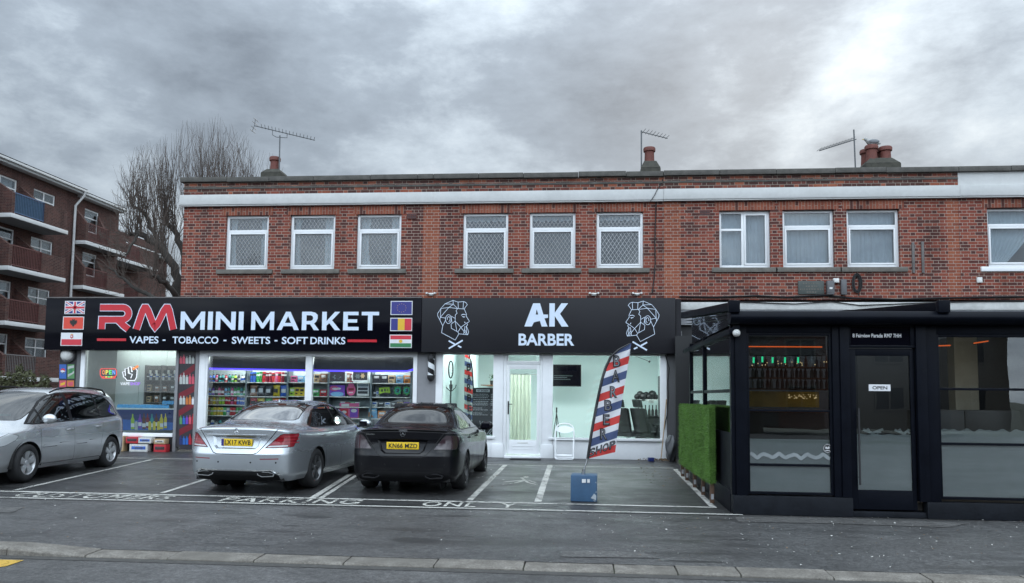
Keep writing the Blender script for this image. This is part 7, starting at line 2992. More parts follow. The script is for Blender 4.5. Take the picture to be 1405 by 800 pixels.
        def inside(c):
            x, y = c[ax[0]], c[ax[1]]
            r = False
            for i in range(n):
                (xa, ya), (xb, yb) = poly[i], poly[(i + 1) % n]
                if (ya > y) != (yb > y) and x < (xb - xa) * (y - ya) / (yb - ya) + xa:
                    r = not r
            return r
        out = []
        for f in bm.faces:
            c = f.calc_center_median()
            if cond(c) and inside(c):
                out.append(f)
        return out

    def part(s, name, mat, poly, proj, cond, rim=0.0, rim_mat=None, depth=0.0, side=True, margin=.13):
        fs = s.cut(poly, proj, cond, margin)
        if not fs:
            print('empty part', name)
            return
        if rim:
            try:
                r = bmesh.ops.inset_region(s.bm, faces=fs, thickness=rim, depth=depth, use_boundary=False, use_even_offset=True)
            except Exception as e:
                print(e)
        if name is None:
            pid = 0
        else:
            s.parts.append((name, side))
            pid = len(s.parts) - 1
        k = s.mi(mat)
        for f in fs:
            if f.is_valid:
                f.material_index = k
                f[s.pl] = pid
        if rim:
            k2 = s.mi(rim_mat)
            for f in r['faces']:
                f.material_index = k2
                f[s.pl] = 0

    def gap(s, path, proj, cond, w=.007, mat='car_gap'):
        for a, b in zip(path[:-1], path[1:]):
            L, R = stroke2d([a, b], w)
            s.part(None, mat, [tuple(R[0]), tuple(R[1]), tuple(L[1]), tuple(L[0])], proj, cond, margin=.07)

    def arch(s, cx, cz, r, yin):
        n = 26
        poly = [(cx + r * cos(2 * pi * i / n), cz + r * sin(2 * pi * i / n)) for i in range(n)]
        fs = s.cut(poly, 'y', lambda c: c.y > .45 and c.z < cz + r + .2)
        bmesh.ops.delete(s.bm, geom=fs, context='FACES')
        es = []
        for e in s.bm.edges:
            if e.is_boundary:
                if all(abs(math.hypot(v.co.x - cx, v.co.z - cz) - r) < .02 and v.co.y > .45 for v in e.verts):
                    es.append(e)
        if es:
            ret = bmesh.ops.extrude_edge_only(s.bm, edges=es)
            for g in ret['geom']:
                if isinstance(g, bmesh.types.BMVert):
                    g.co.y -= .10
                    g.co.x = cx + (g.co.x - cx) * .985
                    g.co.z = cz + (g.co.z - cz) * .985
            k = s.mi('car_trim')
            for g in ret['geom']:
                if isinstance(g, bmesh.types.BMFace):
                    g.material_index = k
                    g[s.pl] = -1

    def finish(s, root):
        bm = s.bm
        out = {}
        res = {}
        for pid in range(len(s.parts)):
            name, side = ('body', False) if pid == 0 else s.parts[pid]
            faces = [f for f in bm.faces if f[s.pl] == pid or (pid == 0 and f[s.pl] == -1)]
            if not faces:
                continue
            vi, V, Fc, mi, flat = {}, [], [], [], []
            for f in faces:
                ids = []
                for v in f.verts:
                    if v.index not in vi or True:
                        key = (v, f[s.pl] == -1)
                        if key not in vi:
                            vi[key] = len(V)
                            V.append(v.co.copy())
                    ids.append(vi[key])
                Fc.append(tuple(ids))
                mi.append(f.material_index)
                flat.append(f[s.pl] == -1)
            for mode in ((1,), (-1,)) if side else ((1, -1),):
                VV, FF, MI, FL = [], [], [], []
                for sd in mode:
                    b = len(VV)
                    VV += [Vector((v.x, v.y * sd, v.z)) for v in V]
                    FF += [tuple(b + i for i in (f if sd == 1 else f[::-1])) for f in Fc]
                    MI += mi
                    FL += flat
                me = bpy.data.meshes.new(name)
                me.from_pydata(VV, [], FF)
                used = sorted(set(MI))
                for m in used:
                    me.materials.append(M[s.mats[m]])
                me.polygons.foreach_set('material_index', [used.index(m) for m in MI])
                me.polygons.foreach_set('use_smooth', [True] * len(FF))
                me.update()
                # normals of the uncut smooth shell
                vn = []
                for v in VV:
                    loc, nor, ti, d = s.bvh.find_nearest(v)
                    a, b_, c = s.st[ti]
                    A, B, C = s.sv[a], s.sv[b_], s.sv[c]
                    ar = (B - A).cross(C - A).length or 1e-9
                    w0 = (C - B).cross(loc - B).length / ar
                    w1 = (A - C).cross(loc - C).length / ar
                    w2 = max(0, 1 - w0 - w1)
                    vn.append((s.sn[a] * w0 + s.sn[b_] * w1 + s.sn[c] * w2).normalized())
                ln = []
                for pg, fl in zip(me.polygons, FL):
                    for v in pg.vertices:
                        ln.append(pg.normal if fl else vn[v])
                me.normals_split_custom_set(ln)
                o = link(name, me, root)
                ORG[o.name] = Vector((0, 0, 0))
                res.setdefault(name, []).append(o)
        bm.free()
        return res


def wheel(root, x, y, R, width, rim, style, rmat, side):
    wl = bpy.data.objects.new('wheel', None)
    COL.objects.link(wl)
    wl.parent = root
    ORG[wl.name] = Vector((0, 0, 0))
    yo = y * side
    so = side
    # profile along the axle (y): outer face at yo
    h = width
    pr = [(rim - .012, -.0), (rim + .004, .006), (rim + .03, .014), (R - .035, .006), (R - .012, -.012), (R, -.045), (R, -h + .045), (R - .012, -h + .012), (rim + .03, -h), (rim - .02, -h)]
    MB().lathe([(a, yo + so * b) for a, b in pr], (x, 0, R), 'y', 40).build('tyre', 'tyre_rubber', wl, smooth=38)
    rm = MB()
    rm.lathe([(rim - .012, yo + so * .002), (rim - .022, yo - so * .012), (rim - .035, yo - so * .06), (rim - .05, yo - so * (h - .02))], (x, 0, R), 'y', 40)
    rm.lathe([(.001, yo - so * .018), (.035, yo - so * .016), (.05, yo - so * .03), (.055, yo - so * .07)], (x, 0, R), 'y', 20)
    n = 5
    for k in range(n):
        a = 2 * pi * k / n + .31
        offs = {'twin': (-.16, .16), 'five': (0,), 'ten': (-.2, .2), 'broad': (0,)}[style]
        for of in offs:
            w0 = {'twin': .017, 'five': .034, 'ten': .016, 'broad': .040}[style]
            w1 = {'twin': .020, 'five': .022, 'ten': .020, 'broad': .066}[style]
            a0, a1 = a + of * 1.3, a + of * .75
            r0, r1 = .035, rim - .018
            def pp(r, aa, wd, dy):
                return (x + r * cos(aa) - wd * sin(aa), yo - so * dy, R + r * sin(aa) + wd * cos(aa))
            v = [pp(r0, a0, -w0, .026), pp(r0, a0, w0, .026), pp(r1, a1, w1, .010), pp(r1, a1, -w1, .010)]
            v += [pp(r0, a0, -w0, .07), pp(r0, a0, w0, .07), pp(r1, a1, w1, .05), pp(r1, a1, -w1, .05)]
            rm.add(v, [(0, 1, 2, 3), (7, 6, 5, 4), (0, 4, 5, 1), (1, 5, 6, 2), (2, 6, 7, 3), (3, 7, 4, 0)])
    rm.build('rim', rmat, wl, smooth=35, bevel=.004)
    MB().lathe([(.001, yo - so * .10), (rim * .72, yo - so * .10), (rim * .72, yo - so * .12), (.001, yo - so * .12)], (x, 0, R), 'y', 30).build('brake_disc', 'brake_disc', wl, smooth=30)
    return wl


def plate(root, text, x, z, blue, tilt=.0):
    w_, h_ = .26, .0555
    MB().obox((x + .004, -w_, z - h_), (-.012, 0, 0), (0, 2 * w_, 0), (.0 + tilt, 0, 2 * h_)).build('number_plate', 'plate_yellow', root, bevel=.003)
    pl_ = [c for c in root.children if c.name.startswith('number_plate')][-1]
    m = MB()
    # seen from behind: the vehicle's right (-y) is on the right
    a0 = .20 if blue else .225
    put_text(m, text, lambda u, v: (x - .0105 + tilt * (v + h_) / (2 * h_), u, z + v), a0, -.235, -.037, .037, bold=.022, space=1.05)
    m.build('lettering', 'plate_ink', pl_, fix=False)
    if blue:
        m = MB()
        m.poly([(x - .0100, .258, z - h_ + .003), (x - .0100, .215, z - h_ + .003), (x - .0100 + tilt, .215, z + h_ - .003), (x - .0100 + tilt, .258, z + h_ - .003)])
        m.build('band', 'flag_blue', pl_, fix=False)


def star_badge(root, x, z, r, mt='car_chrome'):
    m = MB()
    m.tube([(x, r * cos(a * pi / 12), z + r * sin(a * pi / 12)) for a in range(25)], r * .09, 6, cap=False)
    for k in range(3):
        a = pi / 2 + k * 2 * pi / 3
        m.add([(x - .003, 0, z), (x, .16 * r * cos(a + pi / 2), z + .16 * r * sin(a + pi / 2)), (x, r * cos(a), z + r * sin(a)), (x, .16 * r * cos(a - pi / 2), z + .16 * r * sin(a - pi / 2))], [(0, 1, 2), (0, 2, 3)])
    m.build('badge', mt, root, smooth=40)


def mirror_part(root, x, y, z, side, mat, glass_back=True):
    m = MB()
    m.ball((x, side * (y + .13), z), .13, 16, 10, sc=(.55, 1.0, .68))
    m.mat(1).tube([(x + .01, side * (y - .03), z - .055), (x, side * (y + .06), z - .05)], .026, 8)
    o = m.build('wing_mirror', [mat, 'car_trim'], root, smooth=70)
    MB().box(x - .078, x - .070, side * (y + .12) - .08, side * (y + .12) + .08, z - .05, z + .05).build('mirror_glass', 'gloss_black_acrylic', o, bevel=.003)


def cabin(root, seats, floor_z, x0, x1, w):
    m = MB()
    m.box(x0, x1, -w, w, floor_z, floor_z + .45)
    m.build('cabin_floor', 'seat_cloth', root)
    for sx in seats:
        for sy in ((-.36, .36)):
            s_ = MB()
            s_.obox((sx, sy - .23, floor_z + .45), (.14, 0, .0), (0, .46, 0), (-.16, 0, .50))
            s_.build('seat_back', 'seat_cloth', root, bevel=.05)
            MB().obox((sx - .16, sy - .12, floor_z + .98), (.09, 0, 0), (0, .24, 0), (-.04, 0, .17)).build('headrest', 'seat_cloth', root, bevel=.03)


def underbody(root, x0, x1, w, z0, z1, axles, R):
    MB().box(x0, x1, -w, w, z0, z1).build('underbody', 'car_gap', root)
    for ax in axles:
        for sd in (-1, 1):
            m = MB()
            m.lathe([(R + .07, sd * .50), (R + .07, sd * .86)], (ax, 0, R), 'y', 24, a0=-.2, a1=pi + .2)
            m.lathe([(.01, sd * .50), (R + .07, sd * .50)], (ax, 0, R), 'y', 24)
            m.build('wheel_well', 'car_gap', root)


def handle(root, x, y, z, side, mat):
    MB().tube([(x - .10, side * (y - .004), z - .002), (x - .07, side * (y + .028), z), (x + .07, side * (y + .028), z + .004), (x + .10, side * (y - .004), z + .002)], [.010, .015, .015, .010], 8).build('door_handle', mat, root, smooth=60)


# ---------------------------------------------------------------- saloons
S_PERI = [(-2.40, 0, 1.035), (-2.395, .30, 1.035), (-2.37, .57, 1.03), (-2.31, .76, 1.01), (-2.17, .865, .985),
          (-1.95, .895, .97), (-1.60, .91, .955), (-1.20, .915, .945), (-.75, .912, .935), (-.25, .91, .925), (.25, .908, .915), (.70, .908, .905), (1.10, .908, .895), (1.45, .905, .88), (1.85, .89, .85), (2.12, .85, .81),
          (2.30, .76, .76), (2.40, .58, .74), (2.44, .38, .74), (2.455, .18, .75), (2.46, 0, .75)]
S_TOP = [[(-2.02, .80, 1.045), (-2.18, .57, 1.075), (-2.24, .30, 1.09), (-2.26, 0, 1.09)],
         [(-1.62, .80, 1.03), (-1.70, .62, 1.09), (-1.79, .32, 1.115), (-1.81, 0, 1.115)],
         [(-1.24, .795, 1.01), (-1.34, .665, 1.225), (-1.43, .36, 1.31), (-1.45, 0, 1.315)],
         [(-.85, .795, .995), (-.97, .625, 1.385), (-1.04, .33, 1.468), (-1.06, 0, 1.475)],
         [(-.25, .795, .985), (-.27, .60, 1.415), (-.32, .31, 1.478), (-.33, 0, 1.488)],
         [(.25, .795, .975), (.22, .60, 1.41), (.15, .31, 1.472), (.14, 0, 1.482)],
         [(.70, .795, .965), (.54, .62, 1.33), (.50, .32, 1.40), (.50, 0, 1.412)],
         [(1.08, .795, .955), (.94, .67, 1.15), (.94, .35, 1.20), (.97, 0, 1.21)],
         [(1.42, .79, .93), (1.32, .68, .99), (1.38, .36, 1.02), (1.42, 0, 1.03)],
         [(1.85, .76, .885), (1.86, .58, .915), (1.88, .3, .94), (1.89, 0, .945)],
         [(2.14, .70, .835), (2.18, .52, .86), (2.22, .27, .875), (2.24, 0, .88)]]
S_ROWS = [(-.20, -.07, .12, -.10), (-.31, .0, -.02, -.01), (-.47, .014, -.055, .01), (-.63, .022, -.06, .01), (-.70, .022, -.03, .005), (-.86, .014, .015, .0)]


def saloon(label, loc, heading, L, W_, H, wb, rear_oh, paint, cfg):
    root = thing('parked_car', loc, label, 'car')
    ORG[root.name] = Vector((0, 0, 0))
    root.rotation_euler = (-.0, 0, heading)
    kx, ky, kz = L / 4.92, W_ / 2 / .93, H / 1.468
    nr = len(S_ROWS)
    cre = [('p', (nr, 0, 4), 0, .8), ('p', (4, 0, 4), 0, .3), ('p', (3, 0, 5), 0, .55), ('p', (5, 4, 15), 0, .35), ('p', (1, 0, 20), 0, .3), ('p', (nr, 5, 15), 0, .12), ('t', (2, 1, 4), 'x', .35)]
    sh = Shell(S_PERI, S_ROWS, S_TOP, cre, (-2.46, 2.46, .93, 1.468), paint)
    xr, xf = -2.46 + rear_oh / kx, -2.46 + (rear_oh + wb) / kx          # axles in cage units
    R = cfg['R']
    rz, = (R / kz,)
    rear = lambda c: c.x < -1.93
    side = lambda c: c.y > .5
    up = lambda c: c.y > .4 and c.z > .90
    sh.arch(xr, R, R * 1.10, 0)
    sh.arch(xf, R, R * 1.10, 0)
    # windows
    rw = cfg.get('rear_glass', 'car_glass_rear')
    sh.part('rear_window', rw, [(-.1, 1.135), (.58, 1.135), (.615, 1.16), (.575, 1.30), (.53, 1.375), (.46, 1.405), (-.1, 1.418)], 'x', lambda c: -1.98 < c.x < -.7 and c.z > 1.1, .016, 'car_trim', side=False)
    sh.part('windscreen', 'car_glass', [(-.1, 1.06), (.63, 1.035), (.655, 1.06), (.60, 1.25), (.56, 1.34), (.5, 1.365), (-.1, 1.39)], 'x', lambda c: c.x > .35 and c.z > 1.0, .016, 'car_trim', side=False)
    fr = [(1.02, .995), (.80, 1.12), (.55, 1.255), (.36, 1.325), (.15, 1.362), (-.12, 1.376), (-.15, 1.012), (.95, .99)]
    rr = [(-.185, 1.014), (-.165, 1.377), (-.40, 1.374), (-.68, 1.345), (-.95, 1.275), (-1.20, 1.165), (-1.36, 1.065), (-1.34, 1.04), (-1.25, 1.03)]
    gside = cfg.get('side_glass', 'car_glass')
    dlo = [(1.08, .982), (.82, 1.127), (.56, 1.268), (.36, 1.342), (.14, 1.379), (-.16, 1.394), (-.42, 1.39), (-.70, 1.36), (-.97, 1.288), (-1.23, 1.175), (-1.42, 1.06), (-1.38, 1.02), (-1.2, 1.008)]
    sh.part(None, 'car_chrome' if cfg.get('chrome') else 'car_trim', dlo, 'y', up)
    dl2 = [(1.05, .988), (.82, 1.119), (.56, 1.260), (.36, 1.333), (.14, 1.370), (-.16, 1.385), (-.42, 1.381), (-.70, 1.352), (-.965, 1.280), (-1.22, 1.168), (-1.40, 1.062), (-1.37, 1.028), (-1.2, 1.018)]
    sh.part(None, 'car_trim', dl2, 'y', up)
    sh.part('side_window', gside, fr, 'y', up)
    sh.part('side_window', gside, rr, 'y', up)
    sh.part(None, 'car_trim', [(-.93, 1.0), (-.93, 1.40), (-.965, 1.40), (-.985, 1.0)], 'y', lambda c: up(c) and c.z < 1.29 and c.z > 1.02, margin=.08)
    # lamps
    lp = cfg['lamp']
    sh.cut([(-1.985, .97), (-2.20, .70), (-2.21, .70), (-1.995, .97)], 'y', lambda c: c.y > .6 and c.x < -1.9)
    lside = lambda c: c.x < -2.0 and (c.x - -1.985) < (c.z - .97) * .80
    sh.part('tail_light', cfg['lamp_mat'], lp, 'x', lside, .009, cfg.get('lamp_rim', 'car_trim'))
    if cfg.get('lamp_bar'):
        for z_ in cfg['lamp_bar']:
            sh.part(None, 'lamp_red_light', [(lp[0][0] + (z_ - .70) * 1.1 + .02, z_), (.92, z_ + .010), (.92, z_ + .024), (lp[0][0] + (z_ - .70) * 1.1 + .03, z_ + .014)], 'x', lambda c: c.x < -2.03)
        sh.part(None, 'lamp_clear', [(lp[0][0] + .035, lp[0][1] + .016), (.80, lp[0][1] + .026), (.80, lp[0][1] + .048), (lp[0][0] + .07, lp[0][1] + .036)], 'x', lambda c: c.x < -2.05)
    if cfg.get('chrome'):
        sh.part('reflector', 'lamp_red', [(.42, .546), (.70, .552), (.70, .566), (.42, .560)], 'x', lambda c: c.x < -2.1)
    # plate recess: pushed into the boot lid
    rc_ = cfg['recess']
    fs = sh.cut(rc_, 'x', rear)
    if fs:
        r = bmesh.ops.inset_region(sh.bm, faces=fs, thickness=.030, depth=-.034, use_boundary=False, use_even_offset=True)
        k = sh.mi(cfg.get('recess_mat', paint))
        for f in fs:
            f.material_index = k
        for f in r['faces']:
            f[sh.pl] = -1
            f.material_index = sh.mi(paint)
    # bumper foot
    sh.part(None, cfg.get('diff_mat', 'car_trim'), [(-.1, .15), (-.1, .365), (.44, .365), (.58, .375), (.69, .30), (.70, .15)], 'x', lambda c: c.x < -2.1)
    cm = 'car_chrome' if cfg.get('chrome') else 'car_trim'
    sh.gap([(-.05, .372), (.44, .372), (.60, .385), (.72, .305)], 'x', lambda c: c.x < -2.1, .020, cm)
    # shut lines
    for pth in cfg['boot_gap']:
        sh.gap(pth, 'x', rear, .012)
    sh.gap([(-1.98, .66), (-1.98 - .12, .70)], 'y', lambda c: c.y > .6)
    sh.gap([(-.17, 1.0), (-.19, .60), (-.20, .27)], 'y', lambda c: side(c) and c.z < 1.02)
    sh.gap([(.93, .965), (.90, .60), (.80, .27)], 'y', lambda c: side(c) and c.z < .985)
    sh.gap([(-1.22, 1.0), (-1.16, .86), (-.98, .66), (-.93, .50), (-.92, .27)], 'y', lambda c: side(c) and c.z < 1.02)
    sh.gap([(.84, .272), (-.96, .272)], 'y', side, .014, cm)
    if cfg.get('front_lamp', True):
        sh.part('headlight', 'lamp_clear', [(1.86, .74), (2.25, .66), (2.40, .62), (2.42, .70), (2.2, .77), (1.95, .80)], 'y', lambda c: c.y > .4 and c.x > 1.8, .006, 'car_trim')
    res = sh.finish(root)
    S3 = Matrix.Diagonal((kx, ky, kz, 1))
    for lst in res.values():
        for o in lst:
            me = o.data
            ln = [Vector(n.vector) for n in me.corner_normals]
            for v in me.vertices:
                v.co = Vector((v.co.x * kx, v.co.y * ky, v.co.z * kz))
            inv = Vector((1 / kx, 1 / ky, 1 / kz))
            me.normals_split_custom_set([Vector((n.x * inv.x, n.y * inv.y, n.z * inv.z)).normalized() for n in ln])
    xrw, xfw = xr * kx, xf * kx
    for ax in (xrw, xfw):
        for sd in (-1, 1):
            wheel(root, ax, W_ / 2 - .025, R, .23, cfg['rim'], cfg['style'], cfg['rim_mat'], sd)
    underbody(root, -2.25 * kx, 2.2 * kx, .74, .20, .44, (xrw, xfw), R)
    cabin(root, (.35 * kx, -.75 * kx), .28, -1.25 * kx, 1.0 * kx, .70)
    MB().box(-1.80 * kx, -.98 * kx, -.62, .62, .90 * kz, 1.07 * kz).build('parcel_shelf', 'seat_cloth', root)
    MB().box(.75 * kx, 1.2 * kx, -.68, .68, .75, .985 * kz).build('dashboard', 'seat_cloth', root, bevel=.03)
    for sd in (-1, 1):
        mirror_part(root, .82 * kx, .875 * ky, 1.01 * kz, sd, cfg['mirror_mat'])
        for hx in (-.02, -1.02):
            handle(root, hx * kx - .06, .905 * ky, .865 * kz + (.015 if hx < -.5 else 0), sd, 'car_chrome' if cfg.get('chrome') else paint)
    return root, kx, ky, kz


# heading: +x of the car points away from the viewer
E_H = pi / 2 - radians(3.2)
RL, RR_ = G(301, 666.5), G(428.6, 668.5)
mid = (RL + RR_) / 2
hv = Vector((cos(E_H), sin(E_H), 0))
rear_x = -2.46 + 1.14
loc = mid - hv * (rear_x)
loc.z = GZ(mid.y) + .004
recE = [(-.1, .705), (.33, .705), (.375, .75), (.41, .905), (-.1, .915)]
car1, kx, ky, kz = saloon('silver four door saloon reversed out beside the black saloon, yellow plate LX17 KWB', loc, E_H, 4.923, 1.852, 1.468, 2.939, 1.14, 'paint_silver',
             dict(R=.335, rim=.225, style='twin', rim_mat='alloy_grey', lamp=[(.475, .722), (.70, .935), (.74, .948), (.98, .95), (.98, .76), (.80, .730)], lamp_mat='lamp_red', lamp_bar=(.79, .84, .89), chrome=True, mirror_mat='paint_silver',
                  recess=recE, boot_gap=[[(-.05, .625), (.30, .625), (.37, .65), (.44, .73), (.60, .935), (.66, 1.02)]]))
def fill_paint(root, paint):
    for c in root.children:
        if c.name.split('.')[0] == 'body':
            return c


def rear_face_x(root, y, z):
    body = fill_paint(root, '')
    dg = None
    bm = bmesh.new()
    bm.from_mesh(body.data)
    t_ = BVHTree.FromBMesh(bm)
    h = t_.ray_cast(Vector((-5, y, z)), Vector((1, 0, 0)))
    bm.free()
    return h[0].x if h[0] is not None else -2.4


def dress_rear(root, text, pz, blue, badge_z, exh, kx, chrome, marks):
    x = min(rear_face_x(root, a, pz + b) for a in (0, .2, -.2) for b in (-.05, .05)) - .004
    plate(root, text, x, pz, blue)
    star_badge(root, rear_face_x(root, 0, badge_z) - .006, badge_z, .042, 'car_chrome' if chrome else 'alloy_grey')
    for sd in (-1, 1):
        m = MB()
        xx = rear_face_x(root, sd * .5, exh) - .01
        ring = []
        pts = [(sd * .36, exh + .042), (sd * .56, exh + .042), (sd * .655, exh + .012), (sd * .64, exh - .03), (sd * .44, exh - .042), (sd * .37, exh - .01)]
        a = [(xx - .012, p[0], p[1]) for p in pts]
        c_ = Vector((xx, sum(p[0] for p in pts) / 6, sum(p[1] for p in pts) / 6))
        b = [tuple(Vector((xx - .012, c_.y + (p[0] - c_.y) * .86, c_.z + (p[1] - c_.z) * .68))) for p in pts]
        d = [(xx + .07, q[1], q[2]) for q in b]
        e = [(xx + .07, q[1], q[2]) for q in a]
        n = 6
        m.add(a + b + d + e, [(i, (i + 1) % n, n + (i + 1) % n, n + i) for i in range(n)] + [(n + i, n + (i + 1) % n, 2 * n + (i + 1) % n, 2 * n + i) for i in range(n)] + [(i, (i + 1) % n, 3 * n + (i + 1) % n, 3 * n + i) for i in range(n)])
        o = m.build('exhaust_tip', 'car_chrome' if chrome else 'alloy_black', root)
        MB().poly([(xx + .03, q[1], q[2]) for q in b]).build('pipe_mouth', 'car_gap', o, fix=False)
    for s, y0, y1, z0, z1, mt in marks:
        x = min(rear_face_x(root, y0, z0), rear_face_x(root, y1, z1)) - .006
        m = MB()
        put_text(m, s, lambda u, v: (x, u, v), y0, y1, z0, z1, bold=.02)
        m.build('lettering', mt, root, fix=False)


dress_rear(car1, 'LX17 KWB', .805, True, .985, .315, kx, True, [('E 220 d', .60, .43, .955, .980, 'car_chrome')])
def extras(root, kx, kz, zs):
    for y in (-.66, -.27, .27, .66):
        xx = rear_face_x(root, y, zs)
        MB().lathe([(.001, -.004), (.013, -.004), (.014, .004), (.001, .004)], (xx, y, zs), 'x', 12).build('parking_sensor', 'car_trim', root, smooth=40)
    xa = -.80 * kx
    body = fill_paint(root, '')
    zt_ = 1.44 * kz
    MB().add([(xa - .10, 0, zt_ + .045), (xa + .09, .022, zt_), (xa + .09, -.022, zt_), (xa - .11, .03, zt_ - .02), (xa - .11, -.03, zt_ - .02), (xa + .11, 0, zt_)], [(0, 3, 1), (0, 2, 4), (0, 4, 3), (0, 1, 5), (0, 5, 2)]).build('roof_aerial', body.data.materials[0], root, smooth=60)


extras(car1, kx, kz, .50)
# chrome strip added to draw the bright crease edge above the plate
x = rear_face_x(car1, 0, .93) - .004
MB().box(x - .012, x + .01, -.50, .50, .919, .931).build('boot_crease_strip', 'car_chrome', car1, bevel=.003)

C_H = pi / 2 + radians(.3)
RL, RR_ = G(506, 669), G(632, 670.5)
mid = (RL + RR_) / 2
hv = Vector((cos(C_H), sin(C_H), 0))
loc = mid - hv * (-2.343 + 1.06)
loc.z = GZ(mid.y) + .004
recC = [(-.1, .66), (.29, .66), (.36, .71), (.42, .885), (-.1, .895)]
car2, kx, ky, kz = saloon('black four door saloon with smoked tail lamps, dark spoiler lip and yellow plate KN66 MZD', loc, C_H, 4.686, 1.81, 1.442, 2.84, 1.06, 'paint_black',
             dict(R=.33, rim=.245, style='ten', rim_mat='alloy_black', lamp=[(.50, .730), (.64, .91), (.70, .965), (.98, .94), (.98, .75), (.80, .725)], lamp_mat='lamp_smoke', lamp_rim='car_gap', mirror_mat='paint_black',
                  side_glass='car_glass_dark', rear_glass='car_glass_dim', recess=recC, boot_gap=[[(-.05, .61), (.32, .61), (.40, .65), (.47, .73), (.62, .93), (.68, 1.02)]]))
dress_rear(car2, 'KN66 MZD', .775, False, .965, .30, kx, False, [('biturbo', .60, .46, .94, .965, 'car_chrome')])
extras(car2, kx, kz, .48)
# spoiler lip on the boot edge
m = MB()
pts = []
for i in range(21):
    y = -.70 + 1.4 * i / 20
    xx = rear_face_x(car2, y, .985)
    pts.append((xx - .005, y, 1.0))
n_ = len(pts)
a = [(p[0] - .022, p[1], p[2] + .030 - .02 * (abs(p[1]) / .7) ** 3) for p in pts]
b = [(p[0] + .10, p[1], p[2] + .030 - .02 * (abs(p[1]) / .7) ** 3) for p in pts]
c = [(p[0] - .010, p[1], p[2] + .012 - .02 * (abs(p[1]) / .7) ** 3) for p in pts]
m.add(a + b + c, [(i, i + 1, n_ + i + 1, n_ + i) for i in range(n_ - 1)] + [(i, i + 1, 2 * n_ + i + 1, 2 * n_ + i) for i in range(n_ - 1)])
m.build('spoiler', 'car_trim', car2, smooth=50)

# ---------------------------------------------------------------- silver people carrier
Z_PERI = [(-2.20, 0, 1.02), (-2.195, .30, 1.02), (-2.17, .56, 1.02), (-2.10, .73, 1.02), (-1.97, .82, 1.02),
          (-1.80, .86, 1.015), (-1.45, .885, 1.0), (-1.0, .893, .985), (-.55, .893, .97), (-.1, .893, .955), (.35, .89, .94), (.75, .885, .93), (1.05, .88, .92), (1.35, .865, .90), (1.70, .82, .86), (1.95, .755, .80),
          (2.08, .65, .74), (2.15, .5, .72), (2.19, .33, .72), (2.215, .16, .72), (2.22, 0, .72)]
Z_TOP = [[(-1.88, .80, 1.10), (-2.12, .60, 1.15), (-2.15, .31, 1.16), (-2.16, 0, 1.16)],
         [(-1.50, .815, 1.06), (-1.93, .66, 1.53), (-2.05, .34, 1.58), (-2.07, 0, 1.59)],
         [(-1.0, .815, 1.05), (-1.45, .67, 1.615), (-1.66, .35, 1.66), (-1.70, 0, 1.668)],
         [(-.55, .815, 1.04), (-.62, .665, 1.625), (-.75, .35, 1.665), (-.78, 0, 1.672)],
         [(-.1, .815, 1.03), (-.1, .665, 1.62), (-.12, .35, 1.67), (-.12, 0, 1.68)],
         [(.35, .815, 1.01), (.30, .655, 1.57), (.30, .34, 1.62), (.30, 0, 1.63)],
         [(.75, .81, 1.0), (.72, .66, 1.39), (.75, .34, 1.44), (.77, 0, 1.45)],
         [(1.08, .805, .985), (1.12, .68, 1.16), (1.18, .36, 1.2), (1.2, 0, 1.21)],
         [(1.38, .78, .95), (1.45, .66, 1.01), (1.52, .36, 1.03), (1.55, 0, 1.04)],
         [(1.72, .72, .905), (1.78, .55, .94), (1.82, .29, .955), (1.83, 0, .96)],
         [(1.96, .65, .84), (2.01, .47, .86), (2.05, .25, .875), (2.06, 0, .88)]]
Z_ROWS = [(-.20, -.07, .08, -.08), (-.32, -.005, -.03, .0), (-.47, .01, -.035, .02), (-.64, .015, -.02, .015), (-.80, .008, .0, .01)]
hv = (G(30, 663) - G(147, 640))
hv.z = 0
hv.normalize()
Z_H = math.atan2(hv.y, hv.x)
lf = Vector((-hv.y, hv.x, 0))
mid = (G(30, 663) + G(147, 640)) / 2
loc = mid - hv * (-.06) - lf * .80
loc.z = GZ(mid.y) + .004
car3 = thing('parked_car', loc, 'silver grey people carrier facing the road at the far left of the bays', 'car')
ORG[car3.name] = Vector((0, 0, 0))
car3.rotation_euler = (0, 0, Z_H)
sh = Shell(Z_PERI, Z_ROWS, Z_TOP, [('p', (5, 5, 15), 0, .25), ('p', (1, 0, 20), 0, .3)], (-2.233, 2.233, .90, 1.635), 'paint_silver_grey')
RZ = .325
zx_r, zx_f = -1.41, 1.293
sh.arch(zx_r, RZ, RZ * 1.13, 0)
sh.arch(zx_f, RZ, RZ * 1.13, 0)
up = lambda c: c.y > .45 and c.z > .9
sd_ = lambda c: c.y > .5
sh.part('windscreen', 'car_glass', [(-.1, 1.06), (.62, 1.045), (.655, 1.07), (.635, 1.30), (.60, 1.48), (.55, 1.53), (-.1, 1.565)], 'x', lambda c: c.x > .28 and c.z > 1.02, .016, 'car_trim', side=False)
sh.part('rear_window', 'car_glass', [(-.1, 1.15), (.60, 1.13), (.62, 1.2), (.57, 1.50), (-.1, 1.54)], 'x', lambda c: c.x < -1.6, .016, 'car_trim', side=False)
dlo = [(1.27, .985), (1.0, 1.165), (.66, 1.375), (.40, 1.485), (.10, 1.54), (-.5, 1.555), (-1.0, 1.53), (-1.44, 1.465), (-1.68, 1.26), (-1.77, 1.095), (-1.68, 1.055), (-1.0, 1.03), (0, 1.0), (1.1, .972)]
sh.part(None, 'car_trim', dlo, 'y', up)
sh.part('side_window', 'car_glass', [(1.18, 1.003), (.98, 1.14), (.87, 1.205), (.86, .995)], 'y', up)
sh.part('side_window', 'car_glass', [(.82, 1.0), (.82, 1.245), (.62, 1.368), (.38, 1.464), (.10, 1.518), (.04, 1.522), (.02, 1.022)], 'y', up)
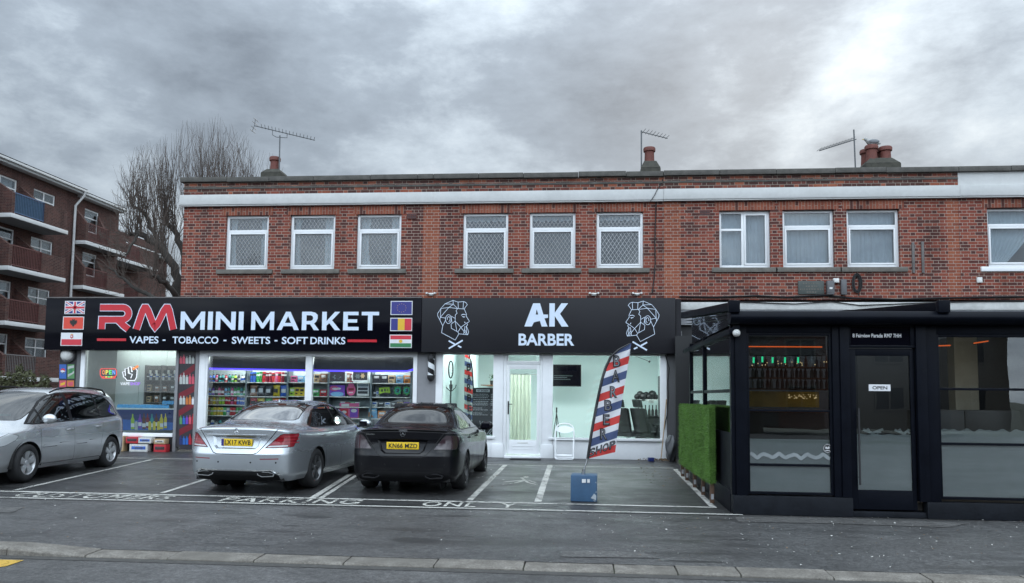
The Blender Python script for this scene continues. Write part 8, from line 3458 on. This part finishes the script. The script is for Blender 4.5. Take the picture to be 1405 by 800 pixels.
sh.part('side_window', 'car_glass', [(-.08, 1.025), (-.07, 1.526), (-.5, 1.533), (-.93, 1.514), (-1.0, 1.07), (-.96, 1.05)], 'y', up)
sh.part('side_window', 'car_glass', [(-1.06, 1.06), (-1.0, 1.506), (-1.40, 1.445), (-1.64, 1.25), (-1.725, 1.10), (-1.65, 1.075)], 'y', up)
sh.gap([(.98, .97), (.96, .60), (.90, .27)], 'y', lambda c: sd_(c) and c.z < .99)
sh.gap([(-.02, 1.01), (-.05, .60), (-.06, .27)], 'y', lambda c: sd_(c) and c.z < 1.02)
sh.gap([(-1.04, 1.03), (-1.05, .80), (-1.0, .62), (-.98, .50)], 'y', lambda c: sd_(c) and c.z < 1.04)
sh.gap([(.9, .275), (-1.0, .275)], 'y', sd_, .012, 'car_chrome')
for a, b in ((-.03, .92), (-.93, -.08)):
    fs = sh.cut([(a, .575), (b, .56), (b, .615), (a, .64)], 'y', sd_)
    if fs:
        r = bmesh.ops.inset_region(sh.bm, faces=fs, thickness=.010, depth=.012, use_even_offset=True)
sh.part('headlight', 'lamp_clear', [(1.52, .80), (1.70, .85), (1.98, .76), (2.13, .66), (2.08, .60), (1.80, .64), (1.6, .72)], 'y', lambda c: c.y > .35 and c.x > 1.45, .008, 'car_trim')
sh.part('side_repeater', 'lamp_clear', [(1.03, .80), (1.10, .80), (1.10, .83), (1.03, .83)], 'y', sd_)
sh.part('tail_light', 'lamp_red', [(.62, .80), (.62, 1.14), (.95, 1.12), (.95, .80)], 'x', lambda c: c.x < -1.9, .008, 'car_trim')
sh.finish(car3)
for ax in (zx_r, zx_f):
    for sd in (-1, 1):
        wheel(car3, ax, .875, RZ, .21, .215, 'broad', 'alloy_silver', sd)
underbody(car3, -2.0, 2.0, .72, .19, .42, (zx_r, zx_f), RZ)
cabin(car3, (.1, -.85), .34, -1.6, 1.2, .70)
MB().box(.95, 1.42, -.66, .66, .80, 1.0).build('dashboard', 'seat_cloth', car3, bevel=.03)
for sd in (-1, 1):
    mirror_part(car3, .98, .885, 1.07, sd, 'paint_silver_grey')
    for hx in (.12, -.86):
        handle(car3, hx, .895, .85 + (.02 if hx < 0 else 0), sd, 'paint_silver_grey')
    rl_ = [(-1.55, .665, 1.50), (-1.35, .70, 1.60), (-.9, .715, 1.635), (-.1, .715, 1.645), (.25, .70, 1.60), (.42, .69, 1.545)]
    MB().tube([(a, sd * (b - .045), c - .005) for a, b, c in rl_], .016, 8).build('roof_rail', 'car_trim', car3, smooth=60)
MB().box(1.10, 1.18, .18, .40, 1.12, 1.16).build('tax_sticker', 'pack_teal', car3)
